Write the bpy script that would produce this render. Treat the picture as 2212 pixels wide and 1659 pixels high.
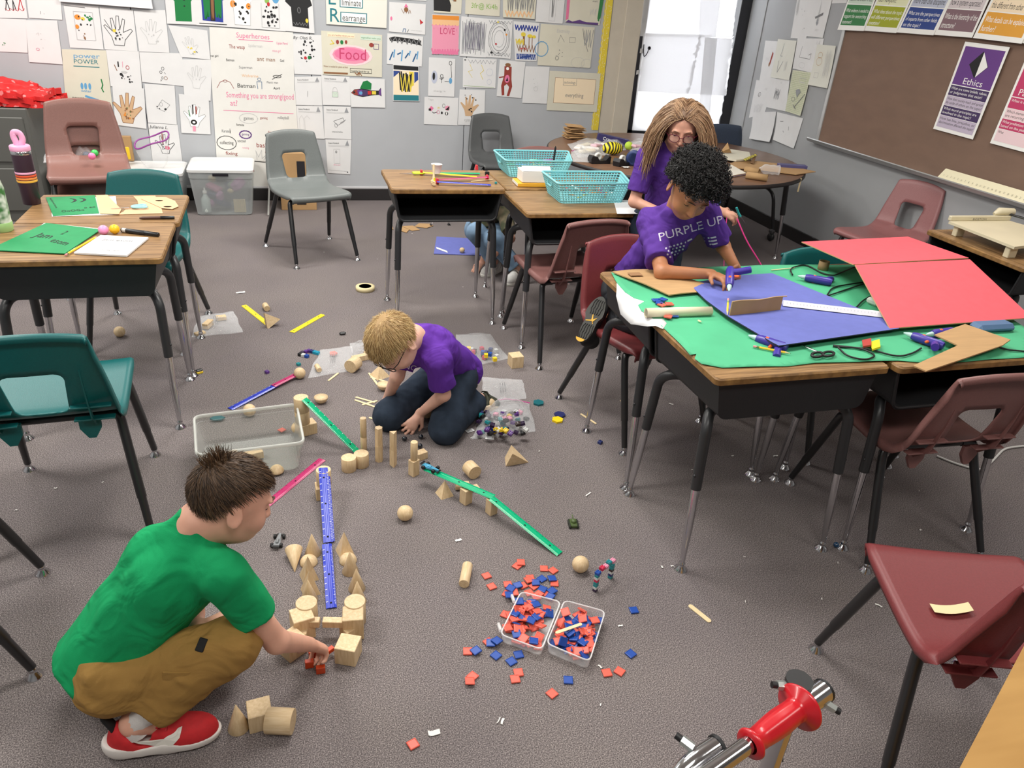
import bpy, bmesh, math, random
import numpy as np
from mathutils import Vector, Matrix
random.seed(7); RNG = np.random.default_rng(7)
PI = math.pi
for o in list(bpy.data.objects): bpy.data.objects.remove(o, do_unlink=True)
SC = bpy.context.scene
COL = SC.collection

# ------------------------------------------------------------------ camera (metres; X along back wall, Y towards it)
CAM_H = 1.65
FPX = 1627.26; IW, IH = 2212, 1659
PITCH, ROLL, YAW = 0.47917487, 0.0772376, 0.30745754
def _cam():
    p, r, y = PITCH, ROLL, YAW
    fwd = Vector((math.sin(y)*math.cos(p), math.cos(y)*math.cos(p), -math.sin(p)))
    right = Vector((math.cos(y), -math.sin(y), 0)); up = right.cross(fwd)
    c, s = math.cos(r), math.sin(r)
    return right*c+up*s, up*c-right*s, fwd
CR, CU, CF = _cam()
C0 = Vector((0, 0, CAM_H))
cd = bpy.data.cameras.new('camera'); cam = bpy.data.objects.new('camera', cd); COL.objects.link(cam)
cam.matrix_world = Matrix(((CR.x, CU.x, -CF.x, 0), (CR.y, CU.y, -CF.y, 0), (CR.z, CU.z, -CF.z, CAM_H), (0, 0, 0, 1)))
cd.sensor_fit = 'HORIZONTAL'; cd.sensor_width = 36; cd.lens = FPX/IW*36; cd.clip_start = .02
SC.camera = cam
BACK_Y = 6.456; RIGHT_X = 3.953; LEFT_X = -3.4; FRONT_Y = -2.6; CEIL = 2.75

# ------------------------------------------------------------------ view, world, lights
vs = SC.view_settings
vs.view_transform = 'Standard'; vs.look = 'None'; vs.gamma = 1; vs.use_curve_mapping = False
vs.exposure = 0.28
w = bpy.data.worlds.new('world'); SC.world = w; w.use_nodes = True
bg = w.node_tree.nodes['Background']; bg.inputs[0].default_value = (.95, .97, 1, 1); bg.inputs[1].default_value = 4.5

def troffer(x, y, e, sx=1.15, sy=.55):
    l = bpy.data.lights.new('ceiling_light', 'AREA'); l.shape = 'RECTANGLE'; l.size = sx; l.size_y = sy
    l.energy = e; l.color = (1.0, .975, .925)
    o = bpy.data.objects.new('ceiling_light', l); COL.objects.link(o); o.location = (x, y, CEIL-.02)
LIGHTS = [(-1.9, 4.9, 52), (-1.9, 2.5, 46), (-1.9, 0.0, 24), (.55, 4.9, 52), (.55, 2.5, 46), (.55, 0.0, 22), (2.7, 2.5, 26), (2.7, 0.2, 14)]
for a in LIGHTS: troffer(*a)

# ------------------------------------------------------------------ pixel -> place helpers (photo frame 2212 x 1659)
def ray(u, v): return CR*((u-IW/2)/FPX)-CU*((v-IH/2)/FPX)+CF
def G(u, v, z=0.0):
    d = ray(u, v); return C0+d*((z-CAM_H)/d.z)
def YP(u, v, y):
    d = ray(u, v); return C0+d*(y/d.y)
def XP(u, v, x):
    d = ray(u, v); return C0+d*(x/d.x)

# ------------------------------------------------------------------ materials
def lin(c):
    r = []
    for x in c[:3]:
        x = x/255; r.append(x/12.92 if x <= .04045 else ((x+.055)/1.055)**2.4)
    return (*r, 1)
MATS = {}
def mat(name, rgb=(128, 128, 128), rough=.55, metal=0, var=0, vscale=8, bump=0, bscale=60, spec=.5, stretch=None, rgb2=None, emit=0, sss=0, alpha=1, vdetail=4, coat=0):
    if name in MATS: return MATS[name]
    m = bpy.data.materials.new(name); MATS[name] = m; m.use_nodes = True
    nt = m.node_tree; N = nt.nodes; L = nt.links
    b = N['Principled BSDF']; b.inputs['Base Color'].default_value = lin(rgb)
    b.inputs['Roughness'].default_value = rough; b.inputs['Metallic'].default_value = metal
    b.inputs['Specular IOR Level'].default_value = spec
    if coat: b.inputs['Coat Weight'].default_value = coat; b.inputs['Coat Roughness'].default_value = .15
    if sss:
        b.inputs['Subsurface Weight'].default_value = sss; b.inputs['Subsurface Radius'].default_value = (.012, .005, .003)
        b.inputs['Subsurface Scale'].default_value = 1.0
    if alpha < 1: b.inputs['Alpha'].default_value = alpha
    if emit:
        b.inputs['Emission Color'].default_value = lin(rgb); b.inputs['Emission Strength'].default_value = emit
    tc = None
    def coords(sc):
        nonlocal tc
        if tc is None: tc = N.new('ShaderNodeTexCoord')
        mp = N.new('ShaderNodeMapping'); L.new(tc.outputs['Object'], mp.inputs[0]); mp.inputs['Scale'].default_value = sc; return mp
    if var or rgb2:
        st = stretch or (1, 1, 1)
        mp = coords(st)
        no = N.new('ShaderNodeTexNoise'); no.inputs['Scale'].default_value = vscale; no.inputs['Detail'].default_value = vdetail
        L.new(mp.outputs[0], no.inputs['Vector'])
        rp = N.new('ShaderNodeValToRGB'); L.new(no.outputs['Fac'], rp.inputs[0])
        if rgb2: c1, c2 = lin(rgb), lin(rgb2)
        else:
            c = lin(rgb); c1 = tuple(max(0, x*(1-var)) for x in c[:3])+(1,); c2 = tuple(min(1, x*(1+var)) for x in c[:3])+(1,)
        rp.color_ramp.elements[0].position = .35; rp.color_ramp.elements[1].position = .65
        rp.color_ramp.elements[0].color = c1; rp.color_ramp.elements[1].color = c2
        L.new(rp.outputs[0], b.inputs['Base Color'])
    if bump:
        mp = coords((1, 1, 1)); no = N.new('ShaderNodeTexNoise'); no.inputs['Scale'].default_value = bscale; no.inputs['Detail'].default_value = 3
        L.new(mp.outputs[0], no.inputs['Vector'])
        bp = N.new('ShaderNodeBump'); bp.inputs['Strength'].default_value = bump; bp.inputs['Distance'].default_value = .004
        L.new(no.outputs['Fac'], bp.inputs['Height']); L.new(bp.outputs[0], b.inputs['Normal'])
    return m
def film(name, rgb=(255, 255, 255), fac=.25, rough=.12, tint=(255, 255, 255), bump=0, edge=.5):
    """clear or milky plastic: part see-through, part shiny surface"""
    if name in MATS: return MATS[name]
    m = bpy.data.materials.new(name); MATS[name] = m; m.use_nodes = True
    nt = m.node_tree; N = nt.nodes; L = nt.links
    b = N['Principled BSDF']; b.inputs['Base Color'].default_value = lin(rgb); b.inputs['Roughness'].default_value = rough
    tr = N.new('ShaderNodeBsdfTransparent'); tr.inputs[0].default_value = lin(tint)
    mx = N.new('ShaderNodeMixShader'); out = N['Material Output']
    lw = N.new('ShaderNodeLayerWeight'); lw.inputs[0].default_value = .35
    ma = N.new('ShaderNodeMath'); ma.operation = 'MULTIPLY_ADD'; ma.inputs[1].default_value = edge; ma.inputs[2].default_value = fac; ma.use_clamp = True
    L.new(lw.outputs['Facing'], ma.inputs[0]); L.new(ma.outputs[0], mx.inputs[0])
    L.new(tr.outputs[0], mx.inputs[1]); L.new(b.outputs[0], mx.inputs[2]); L.new(mx.outputs[0], out.inputs[0])
    if bump:
        tc = N.new('ShaderNodeTexCoord'); no = N.new('ShaderNodeTexNoise'); no.inputs['Scale'].default_value = 45
        L.new(tc.outputs['Object'], no.inputs['Vector']); bp = N.new('ShaderNodeBump'); bp.inputs['Strength'].default_value = bump; bp.inputs['Distance'].default_value = .01
        L.new(no.outputs['Fac'], bp.inputs['Height']); L.new(bp.outputs[0], b.inputs['Normal'])
    return m

# ------------------------------------------------------------------ mesh helpers
class MB:
    def __init__(s): s.v = []; s.f = []; s.m = []; s.sm = []
    def add(s, V, F, mi=0, smooth=False, X=None):
        o = len(s.v)
        if X is not None: V = [X @ Vector(p) for p in V]
        s.v.extend([tuple(p) for p in V])
        for f in F: s.f.append(tuple(i+o for i in f)); s.m.append(mi); s.sm.append(smooth)
        return s
    def box(s, c, d, b=0, mi=0, X=None):
        hx, hy, hz = d[0]/2, d[1]/2, d[2]/2
        if b <= 0:
            V = [(c[0]+x*hx, c[1]+y*hy, c[2]+z*hz) for z in(-1, 1) for y in(-1, 1) for x in(-1, 1)]
            F = [(0, 2, 3, 1), (4, 5, 7, 6), (0, 1, 5, 4), (2, 6, 7, 3), (0, 4, 6, 2), (1, 3, 7, 5)]
            return s.add(V, F, mi, False, X)
        b = min(b, hx*.9, hy*.9, hz*.9); V = []; I = {}
        for z in(-1, 1):
            for y in(-1, 1):
                for x in(-1, 1):
                    for a in range(3):
                        q = [hx-b, hy-b, hz-b]; q[a] += b
                        I[(x, y, z, a)] = len(V); V.append((c[0]+x*q[0], c[1]+y*q[1], c[2]+z*q[2]))
        F = []
        for a in range(3):
            u, w_ = (a+1) % 3, (a+2) % 3
            for sg in(-1, 1):
                def k(p, q):
                    e = [0, 0, 0]; e[a] = sg; e[u] = p; e[w_] = q; return I[(e[0], e[1], e[2], a)]
                q = [k(-1, -1), k(1, -1), k(1, 1), k(-1, 1)]; F.append(tuple(q if sg > 0 else q[::-1]))
            for p in(-1, 1):
                for q in(-1, 1):
                    def k2(t, ax):
                        e = [0, 0, 0]; e[a] = t; e[u] = p; e[w_] = q; return I[(e[0], e[1], e[2], ax)]
                    fa = [k2(-1, u), k2(1, u), k2(1, w_), k2(-1, w_)]; F.append(tuple(fa if p*q > 0 else fa[::-1]))
        for z in(-1, 1):
            for y in(-1, 1):
                for x in(-1, 1):
                    t = [I[(x, y, z, a)] for a in range(3)]; F.append(tuple(t if x*y*z > 0 else t[::-1]))
        return s.add(V, F, mi, False, X)
    def tube(s, P, r, n=10, mi=0, caps=True, smooth=True, X=None, flat=1.0):
        P = [Vector(p) for p in P]; k = len(P); R = r if isinstance(r, (list, tuple)) else [r]*k
        V = []; F = []; nrm = None
        for i in range(k):
            t = (P[min(i+1, k-1)]-P[max(i-1, 0)])
            t = t.normalized() if t.length > 1e-9 else Vector((0, 0, 1))
            if nrm is None:
                a = Vector((0, 0, 1)) if abs(t.z) < .9 else Vector((1, 0, 0)); nrm = (a-t*a.dot(t)).normalized()
            else:
                nrm = nrm-t*nrm.dot(t); nrm = nrm.normalized() if nrm.length > 1e-6 else t.orthogonal().normalized()
            bi = t.cross(nrm)
            for j in range(n):
                a = 2*PI*j/n; V.append(P[i]+(nrm*math.cos(a)*flat+bi*math.sin(a))*R[i])
        for i in range(k-1):
            for j in range(n): F.append((i*n+j, i*n+(j+1) % n, (i+1)*n+(j+1) % n, (i+1)*n+j))
        s.add(V, F, mi, smooth, X)
        if caps:
            s.add(V[:n], [tuple(range(n-1, -1, -1))], mi, False, X); s.add(V[-n:], [tuple(range(n))], mi, False, X)
        return s
    def lathe(s, prof, n=24, mi=0, X=None, smooth=True, sx=1, sy=1):
        V = []; F = []; k = len(prof)
        for r, z in prof:
            for j in range(n):
                a = 2*PI*j/n; V.append((r*math.cos(a)*sx, r*math.sin(a)*sy, z))
        for i in range(k-1):
            for j in range(n): F.append((i*n+j, i*n+(j+1) % n, (i+1)*n+(j+1) % n, (i+1)*n+j))
        s.add(V, F, mi, smooth, X)
        if prof[0][0] > 1e-4: s.add(V[:n], [tuple(range(n-1, -1, -1))], mi, False, X)
        if prof[-1][0] > 1e-4: s.add(V[-n:], [tuple(range(n))], mi, False, X)
        return s
    def prism(s, poly, z0, z1, mi=0, X=None, smooth=False):
        n = len(poly); A = sum(poly[i][0]*poly[(i+1) % n][1]-poly[(i+1) % n][0]*poly[i][1] for i in range(n))
        if A < 0: poly = poly[::-1]
        B = [(p[0], p[1], z0) for p in poly]; T = [(p[0], p[1], z1) for p in poly]
        s.add(B, [tuple(range(n-1, -1, -1))], mi, False, X); s.add(T, [tuple(range(n))], mi, False, X)
        return s.add(B+T, [(i, (i+1) % n, n+(i+1) % n, n+i) for i in range(n)], mi, smooth, X)
    def sphere(s, c, r, n=20, mi=0, X=None, sc=(1, 1, 1)):
        h = n//2; pr = [(math.sin(PI*i/h), -math.cos(PI*i/h)) for i in range(h+1)]
        V = []; F = []
        for a, z in pr:
            for j in range(n):
                t = 2*PI*j/n; V.append((c[0]+r*a*math.cos(t)*sc[0], c[1]+r*a*math.sin(t)*sc[1], c[2]+r*z*sc[2]))
        for i in range(h):
            for j in range(n): F.append((i*n+j, i*n+(j+1) % n, (i+1)*n+(j+1) % n, (i+1)*n+j))
        return s.add(V, F, mi, True, X)
    def grid(s, fn, nu, nv, mi=0, smooth=True, X=None, flip=False):
        V = [fn(i/nu, j/nv) for j in range(nv+1) for i in range(nu+1)]; w_ = nu+1
        F = [(j*w_+i, j*w_+i+1, (j+1)*w_+i+1, (j+1)*w_+i) for j in range(nv) for i in range(nu)]
        if flip: F = [f[::-1] for f in F]
        return s.add(V, F, mi, smooth, X)
    def slab(s, fn, nu, nv, th, mi=0, smooth=True, mi2=None, miE=None):
        """sheet with real thickness: fn(u,v,off)"""
        w_ = nu+1
        T = [fn(i/nu, j/nv, th) for j in range(nv+1) for i in range(nu+1)]; B = [fn(i/nu, j/nv, 0) for j in range(nv+1) for i in range(nu+1)]
        F = [(j*w_+i, j*w_+i+1, (j+1)*w_+i+1, (j+1)*w_+i) for j in range(nv) for i in range(nu)]
        s.add(T, F, mi, smooth); s.add(B, [f[::-1] for f in F], mi if mi2 is None else mi2, smooth)
        bd = [i for i in range(nu+1)]+[j*w_+nu for j in range(1, nv+1)]+[nv*w_+i for i in range(nu-1, -1, -1)]+[j*w_ for j in range(nv-1, 0, -1)]
        n = len(bd); V = [T[i] for i in bd]+[B[i] for i in bd]
        return s.add(V, [(n+i, n+(i+1) % n, (i+1) % n, i) for i in range(n)], mi if miE is None else miE, False)
    def mesh(s, name, mats):
        me = bpy.data.meshes.new(name); me.from_pydata(s.v, [], s.f)
        for m in mats: me.materials.append(m)
        me.polygons.foreach_set('material_index', s.m); me.polygons.foreach_set('use_smooth', s.sm); me.update()
        return me
    def build(s, name, mats, parent=None, loc=None, rotz=None):
        if not isinstance(mats, (list, tuple)): mats = [mats]
        return obj(name, s.mesh(name, mats), parent, loc, rotz)
def obj(name, me, parent=None, loc=None, rotz=None):
    o = bpy.data.objects.new(name, me); COL.objects.link(o)
    if parent is not None: o.parent = parent
    if loc is not None: o.location = loc
    if rotz is not None: o.rotation_euler = (0, 0, rotz)
    return o
def tag(o, label=None, cat=None, group=None, kind=None):
    if label: o['label'] = label
    if cat: o['category'] = cat
    if group: o['group'] = group
    if kind: o['kind'] = kind
    return o
def thing(name, label, cat, loc=(0, 0, 0), rotz=0, group=None):
    o = bpy.data.objects.new(name, None); COL.objects.link(o); o.location = loc; o.rotation_euler = (0, 0, rotz); o.empty_display_size = .05
    return tag(o, label, cat, group)
def struct(name, mb, mats, parent=None):
    o = mb.build(name, mats, parent); 
    if parent is None: o['kind'] = 'structure'
    return o
def copy_tree(o, parent=None, matmap=None):
    c = o.copy(); COL.objects.link(c)
    if parent is not None: c.parent = parent
    if matmap and c.type == 'MESH':
        for i, sl in enumerate(c.material_slots):
            if sl.material and sl.material.name in matmap: sl.link = 'OBJECT'; sl.material = matmap[sl.material.name]
    for ch in o.children: copy_tree(ch, c, matmap)
    return c
def dup(root, label, loc, rotz=0, group=None, matmap=None):
    c = copy_tree(root, None, matmap); c.location = loc; c.rotation_euler = (0, 0, rotz); c['label'] = label
    if group: c['group'] = group
    return c
def fillet(P, r, n=5):
    P = [Vector(p) for p in P]; out = [P[0]]
    for i in range(1, len(P)-1):
        a, b, c = P[i-1], P[i], P[i+1]; d1 = (a-b); d2 = (c-b); q = min(r, d1.length*.49, d2.length*.49)
        p0 = b+d1.normalized()*q; p2 = b+d2.normalized()*q
        for k in range(n+1):
            t = k/n; out.append(p0*(1-t)**2+b*2*t*(1-t)+p2*t*t)
    out.append(P[-1]); return out
def XF(loc=(0, 0, 0), rz=0, rx=0, ry=0, s=1): return Matrix.Translation(loc) @ Matrix.Rotation(rz, 4, 'Z') @ Matrix.Rotation(ry, 4, 'Y') @ Matrix.Rotation(rx, 4, 'X') @ Matrix.Scale(s, 4)
def align(a, b):
    """matrix taking local z axis to the segment a->b, origin at a"""
    a = Vector(a); d = (Vector(b)-a); q = d.to_track_quat('Z', 'Y'); return Matrix.Translation(a) @ q.to_matrix().to_4x4()
_tc = {}
def text_geo(txt, shear=0):
    k = (txt, shear)
    if k in _tc: return _tc[k]
    c = bpy.data.curves.new('t', 'FONT'); c.body = txt; c.size = 1; c.resolution_u = 2; c.shear = shear
    o = bpy.data.objects.new('t', c); me = bpy.data.meshes.new_from_object(o)
    V = [tuple(v.co) for v in me.vertices]; F = [tuple(p.vertices) for p in me.polygons]
    bpy.data.objects.remove(o); bpy.data.curves.remove(c); bpy.data.meshes.remove(me)
    _tc[k] = (V, F); return V, F
def smoothnoise(seed, n=6, sc=1.0):
    r = random.Random(seed); K = [(r.gauss(0, 1)*sc, r.gauss(0, 1)*sc, r.gauss(0, 1)*sc, r.uniform(0, 6.28)) for _ in range(n)]
    return lambda x, y, z=0: sum(math.sin(a*x+b*y+c*z+d) for a, b, c, d in K)/n
# ------------------------------------------------------------------ room shell
def carpet_mat():
    m = bpy.data.materials.new('carpet'); MATS['carpet'] = m; m.use_nodes = True
    nt = m.node_tree; N = nt.nodes; L = nt.links; b = N['Principled BSDF']; b.inputs['Roughness'].default_value = .95; b.inputs['Specular IOR Level'].default_value = .15
    tc = N.new('ShaderNodeTexCoord')
    def noise(sc, det=2):
        n = N.new('ShaderNodeTexNoise'); n.inputs['Scale'].default_value = sc; n.inputs['Detail'].default_value = det; L.new(tc.outputs['Object'], n.inputs['Vector']); return n
    n1 = noise(330, 3); n2 = noise(2.2, 4); n3 = noise(120, 2)
    rp = N.new('ShaderNodeValToRGB'); e = rp.color_ramp.elements
    e[0].position = .30; e[0].color = lin((70, 65, 65)); e[1].position = .72; e[1].color = lin((170, 161, 158))
    k = e.new(.5); k.color = lin((114, 107, 107))
    L.new(n1.outputs['Fac'], rp.inputs[0])
    rp2 = N.new('ShaderNodeValToRGB'); rp2.color_ramp.elements[0].position = .3; rp2.color_ramp.elements[1].position = .7
    rp2.color_ramp.elements[0].color = (.93, .92, .94, 1); rp2.color_ramp.elements[1].color = (1.04, 1.03, 1.0, 1)
    L.new(n2.outputs['Fac'], rp2.inputs[0])
    mx = N.new('ShaderNodeMix'); mx.data_type = 'RGBA'; mx.blend_type = 'MULTIPLY'; mx.inputs[0].default_value = 1
    L.new(rp.outputs[0], mx.inputs[6]); L.new(rp2.outputs[0], mx.inputs[7]); L.new(mx.outputs[2], b.inputs['Base Color'])
    bp = N.new('ShaderNodeBump'); bp.inputs['Strength'].default_value = .4; bp.inputs['Distance'].default_value = .004
    ad = N.new('ShaderNodeMath'); L.new(n1.outputs['Fac'], ad.inputs[0]); L.new(n3.outputs['Fac'], ad.inputs[1]); L.new(ad.outputs[0], bp.inputs['Height']); L.new(bp.outputs[0], b.inputs['Normal'])
    return m
CARPET = carpet_mat()
WALLG = mat('wall_grey', (178, 181, 185), .6, var=.03, vscale=3, bump=.05, bscale=300)
WALLR = mat('wall_grey_paint', (164, 166, 168), .6, var=.03, vscale=2, bump=.08, bscale=240)
CREAM = mat('wall_cream', (205, 196, 180), .6, var=.03, bump=.08, bscale=200)
BASEM = mat('baseboard_black', (38, 35, 36), .5)
CEILM = mat('ceiling_tile', (226, 224, 218), .9)
BLKFR = mat('window_frame_black', (40, 41, 46), .35)
BX0, BX1 = LEFT_X, RIGHT_X
struct('floor', MB().box(((LEFT_X+RIGHT_X)/2, (FRONT_Y+BACK_Y)/2, -.03), (RIGHT_X-LEFT_X+.4, BACK_Y-FRONT_Y+.4, .06)), CARPET)
struct('ceiling', MB().box(((LEFT_X+RIGHT_X)/2, (FRONT_Y+BACK_Y)/2, CEIL+.05), (RIGHT_X-LEFT_X+.4, BACK_Y-FRONT_Y+.4, .1)), CEILM)
struct('wall_left', MB().box((LEFT_X-.06, (FRONT_Y+BACK_Y)/2, CEIL/2), (.12, BACK_Y-FRONT_Y, CEIL)), WALLR)
struct('wall_front', MB().box(((LEFT_X+RIGHT_X)/2, FRONT_Y-.06, CEIL/2), (RIGHT_X-LEFT_X, .12, CEIL)), WALLR)
WX0, WX1, WZ0, WZ1 = 2.938, RIGHT_X, .565, 2.32
CX0 = 2.668                                   # cream painted strip starts here
wb = MB()
wb.box(((LEFT_X+CX0)/2, BACK_Y+.07, CEIL/2), (CX0-LEFT_X, .12, CEIL))
wb.box(((CX0+WX0)/2, BACK_Y+.06, CEIL/2), (WX0-CX0, .12, CEIL), mi=1)
wb.box(((WX0+WX1)/2, BACK_Y+.06, WZ0/2), (WX1-WX0, .12, WZ0), mi=1)
wb.box(((WX0+WX1)/2, BACK_Y+.06, (WZ1+CEIL)/2), (WX1-WX0, .12, CEIL-WZ1), mi=1)
wb.box((WX0-.075, BACK_Y-.006, CEIL/2+.05), (.15, .012, CEIL-.1), b=.002, mi=1)
wall_back = struct('wall_back', wb, [mat('wall_gap', (70, 71, 76), .8), CREAM])
seam = YP(1003, 250, BACK_Y).x
px = [seam-1.22*k for k in(4, 3, 2, 1, 0)]+[CX0]; px[0] = LEFT_X
for a, b in zip(px[:-1], px[1:]):
    MB().box(((a+b)/2, BACK_Y+.005, (CEIL+.115)/2), (b-a-.006, .02, CEIL-.115), b=.0015).build('panel', WALLG, wall_back)
struct('trim_1', MB().box(((LEFT_X+CX0)/2, BACK_Y-.008, .107), (CX0-LEFT_X, .008, .018), b=.002), mat('trim_white', (206, 206, 208), .5))
struct('baseboard_back', MB().box(((LEFT_X+WX1)/2, BACK_Y-.006, .048), (WX1-LEFT_X, .014, .096), b=.003), BASEM)
struct('wall_right', MB().box((RIGHT_X+.06, (FRONT_Y+BACK_Y)/2, CEIL/2), (.12, BACK_Y-FRONT_Y, CEIL)).box((RIGHT_X-.004, BACK_Y-.12, CEIL/2+.05), (.008, .24, CEIL-.1), b=.002), WALLR)
struct('baseboard_right', MB().box((RIGHT_X-.007, (FRONT_Y+BACK_Y)/2, .05), (.014, BACK_Y-FRONT_Y-.03, .1), b=.003), BASEM)

# window with paper over the panes
win = thing('window_1', 'black framed window papered over with white sheets', 'window', (0, 0, 0)); win['kind'] = 'structure'; del win['category']
fr = MB(); fy = BACK_Y+.03
fr.box((WX0+.024, fy, (WZ0+WZ1)/2), (.048, .09, WZ1-WZ0), b=.004); fr.box((WX1-.055, fy, (WZ0+WZ1)/2), (.11, .09, WZ1-WZ0), b=.004)
fr.box(((WX0+WX1)/2, fy, WZ0+.035), (WX1-WX0, .09, .07), b=.004); fr.box(((WX0+WX1)/2, fy, WZ1-.03), (WX1-WX0, .09, .06), b=.004)
fr.build('window_frame', BLKFR, win)
MB().box(((WX0+WX1)/2, BACK_Y-.03, WZ0-.002), (WX1-WX0, .09, .03), b=.004).build('window_sill', BLKFR, win)
MB().box(((WX0+WX1)/2, BACK_Y+.055, (WZ0+WZ1)/2), (WX1-WX0, .006, WZ1-WZ0)).build('pane', film('glass', fac=.04, rough=.02), win)
def paper_lit():
    m = bpy.data.materials.new('window_paper'); MATS['window_paper'] = m; m.use_nodes = True
    nt = m.node_tree; N = nt.nodes; L = nt.links; b = N['Principled BSDF']; b.inputs['Base Color'].default_value = (.85, .85, .85, 1); b.inputs['Roughness'].default_value = .8
    t = N.new('ShaderNodeBsdfTranslucent'); t.inputs[0].default_value = (.95, .95, .96, 1); mx = N.new('ShaderNodeMixShader'); mx.inputs[0].default_value = .6
    L.new(b.outputs[0], mx.inputs[1]); L.new(t.outputs[0], mx.inputs[2]); L.new(mx.outputs[0], N['Material Output'].inputs[0]); return m
WP = paper_lit()
def wsheet(q, off, seed, torn=(0, 0, 0, 0)):
    P = [YP(u, v, BACK_Y-.01) for u, v in q]; nz = smoothnoise(seed, 8, 9)
    def fn(u, v, o):
        t = P[0]*(1-u)*(1-v)+P[1]*u*(1-v)+P[2]*u*v+P[3]*(1-u)*v
        e = Vector((torn[1]*u**8*nz(0, v*9)-torn[3]*(1-u)**8*nz(3, v*9), 0, 0))
        return t+e+Vector((0, -off-o+.005*nz(u*.9, v*.9, 2), 0))
    MB().slab(fn, 18, 30, .0006).build('paper_sheet', WP, win)
wsheet([(1405, -150), (1606, -150), (1582, 80), (1382, 78)], .006, 1, (0, .02, 0, 0))
wsheet([(1388, 72), (1580, 78), (1550, 292), (1364, 281)], .012, 2, (0, .05, 0, .0))
wsheet([(1393, 71), (1513, 74), (1486, 203), (1376, 196)], .022, 3, (0, .03, 0, .01))
wsheet([(1512, -40), (1560, -40), (1544, 80), (1508, 79)], .014, 4)
wsheet([(1507, 78), (1582, 84), (1566, 206), (1481, 202)], .020, 5, (0, .01, 0, .04))
wsheet([(1520, 80), (1546, 83), (1526, 290), (1502, 288)], .026, 6)
# small bits: bag hook and tape scraps on the left frame
k = MB(); a = YP(1391, 124, BACK_Y-.04); pts = fillet([YP(1402, 104, BACK_Y-.04), YP(1398, 116, BACK_Y-.04), YP(1391, 124, BACK_Y-.04), YP(1390, 110, BACK_Y-.04), YP(1391, 96, BACK_Y-.04)], .02)
k.tube(pts, .004, 6); k.lathe([(.010, -.003), (.014, -.003), (.014, .003), (.010, .003), (.010, -.003)], 14, X=Matrix.Translation(YP(1402.5, 104, BACK_Y-.04)) @ Matrix.Rotation(PI/2, 4, 'X'))
tag(k.build('wire_hook', mat('hook_dark', (52, 52, 58), .4)), 'dark wire hook hanging on the left side of the window', 'hook')
for i, (u, v) in enumerate(((1386, 110), (1378, 157))):
    p = YP(u, v, BACK_Y-.03); tag(MB().slab(lambda a, b, o: p+Vector((a*.03-.015, -o-.004*math.sin(a*3), b*.035-.017+.01*a*i)), 3, 3, .0008).build('tape_scrap', mat('tape_grey', (190, 190, 190), .5)), ('square' if i == 0 else 'curled')+' scrap of tape stuck on the left window frame', 'tape')

# chalkboard
by1 = XP(1826, 66, RIGHT_X).y; BZ0, BZ1 = .80, 2.02; by0 = -.4
cb = thing('chalkboard', 'brown chalkboard in an aluminium frame along the right wall', 'chalkboard', (RIGHT_X, 0, 0))
ALU = mat('aluminium', (196, 197, 196), .35, metal=.6)
MB().box((-.008, (by0+by1)/2, (BZ0+BZ1)/2), (.012, by1-by0-.03, BZ1-BZ0)).build('board_surface', mat('board_brown', (126, 101, 86), .75, var=.05, vscale=5, stretch=(1, 1, 2.5)), cb)
MB().box((-.012, by1-.01, (BZ0+BZ1)/2), (.024, .032, BZ1-BZ0+.04), b=.003).build('frame_side', ALU, cb)
MB().box((-.012, (by0+by1)/2, BZ1+.01), (.024, by1-by0, .03), b=.003).build('frame_top', ALU, cb)
tr = MB(); prof = [(0, -.035), (-.075, -.012), (-.085, .008), (-.08, .014), (-.06, -.002), (0, -.005)]
V = []; n = len(prof)
for y in(by0, by1+.035):
    V += [(x, y, BZ0+z) for x, z in prof]
tr.add(V, [(i, (i+1) % n, n+(i+1) % n, n+i) for i in range(n)]+[tuple(range(n-1, -1, -1)), tuple(range(n, 2*n))])
tr.build('chalk_tray', ALU, cb)
rb = thing('meter_stick', 'long cream measuring stick lying on the chalk tray', 'ruler')
A = XP(2028, 380, RIGHT_X-.06); q0 = MB(); y0 = A.y
q0.grid(lambda u, v: Vector((RIGHT_X-.068+v*.045, y0-u*2.2, BZ0+.008+v*.055)), 2, 1); q0.grid(lambda u, v: Vector((RIGHT_X-.072+v*.045, y0-u*2.2, BZ0+.006+v*.055)), 2, 1, flip=True)
q0.build('stick', mat('cream_plastic', (236, 228, 196), .45), rb)
q1 = MB()
for i in range(40):
    yy = y0-.03-i*.028
    V, F = text_geo(str(i+1)); X = Matrix(((0, .84, -.5, RIGHT_X-.0605+.0), (-1, 0, 0, yy), (0, .84*1.6, .3, BZ0+.026), (0, 0, 0, 1)))
    q1.add([X @ (Vector(p)*.011) for p in V], F)
q1o = q1.build('markings', mat('ink_grey', (120, 116, 100), .7), rb); q1o['kind'] = 'stuff'
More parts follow.
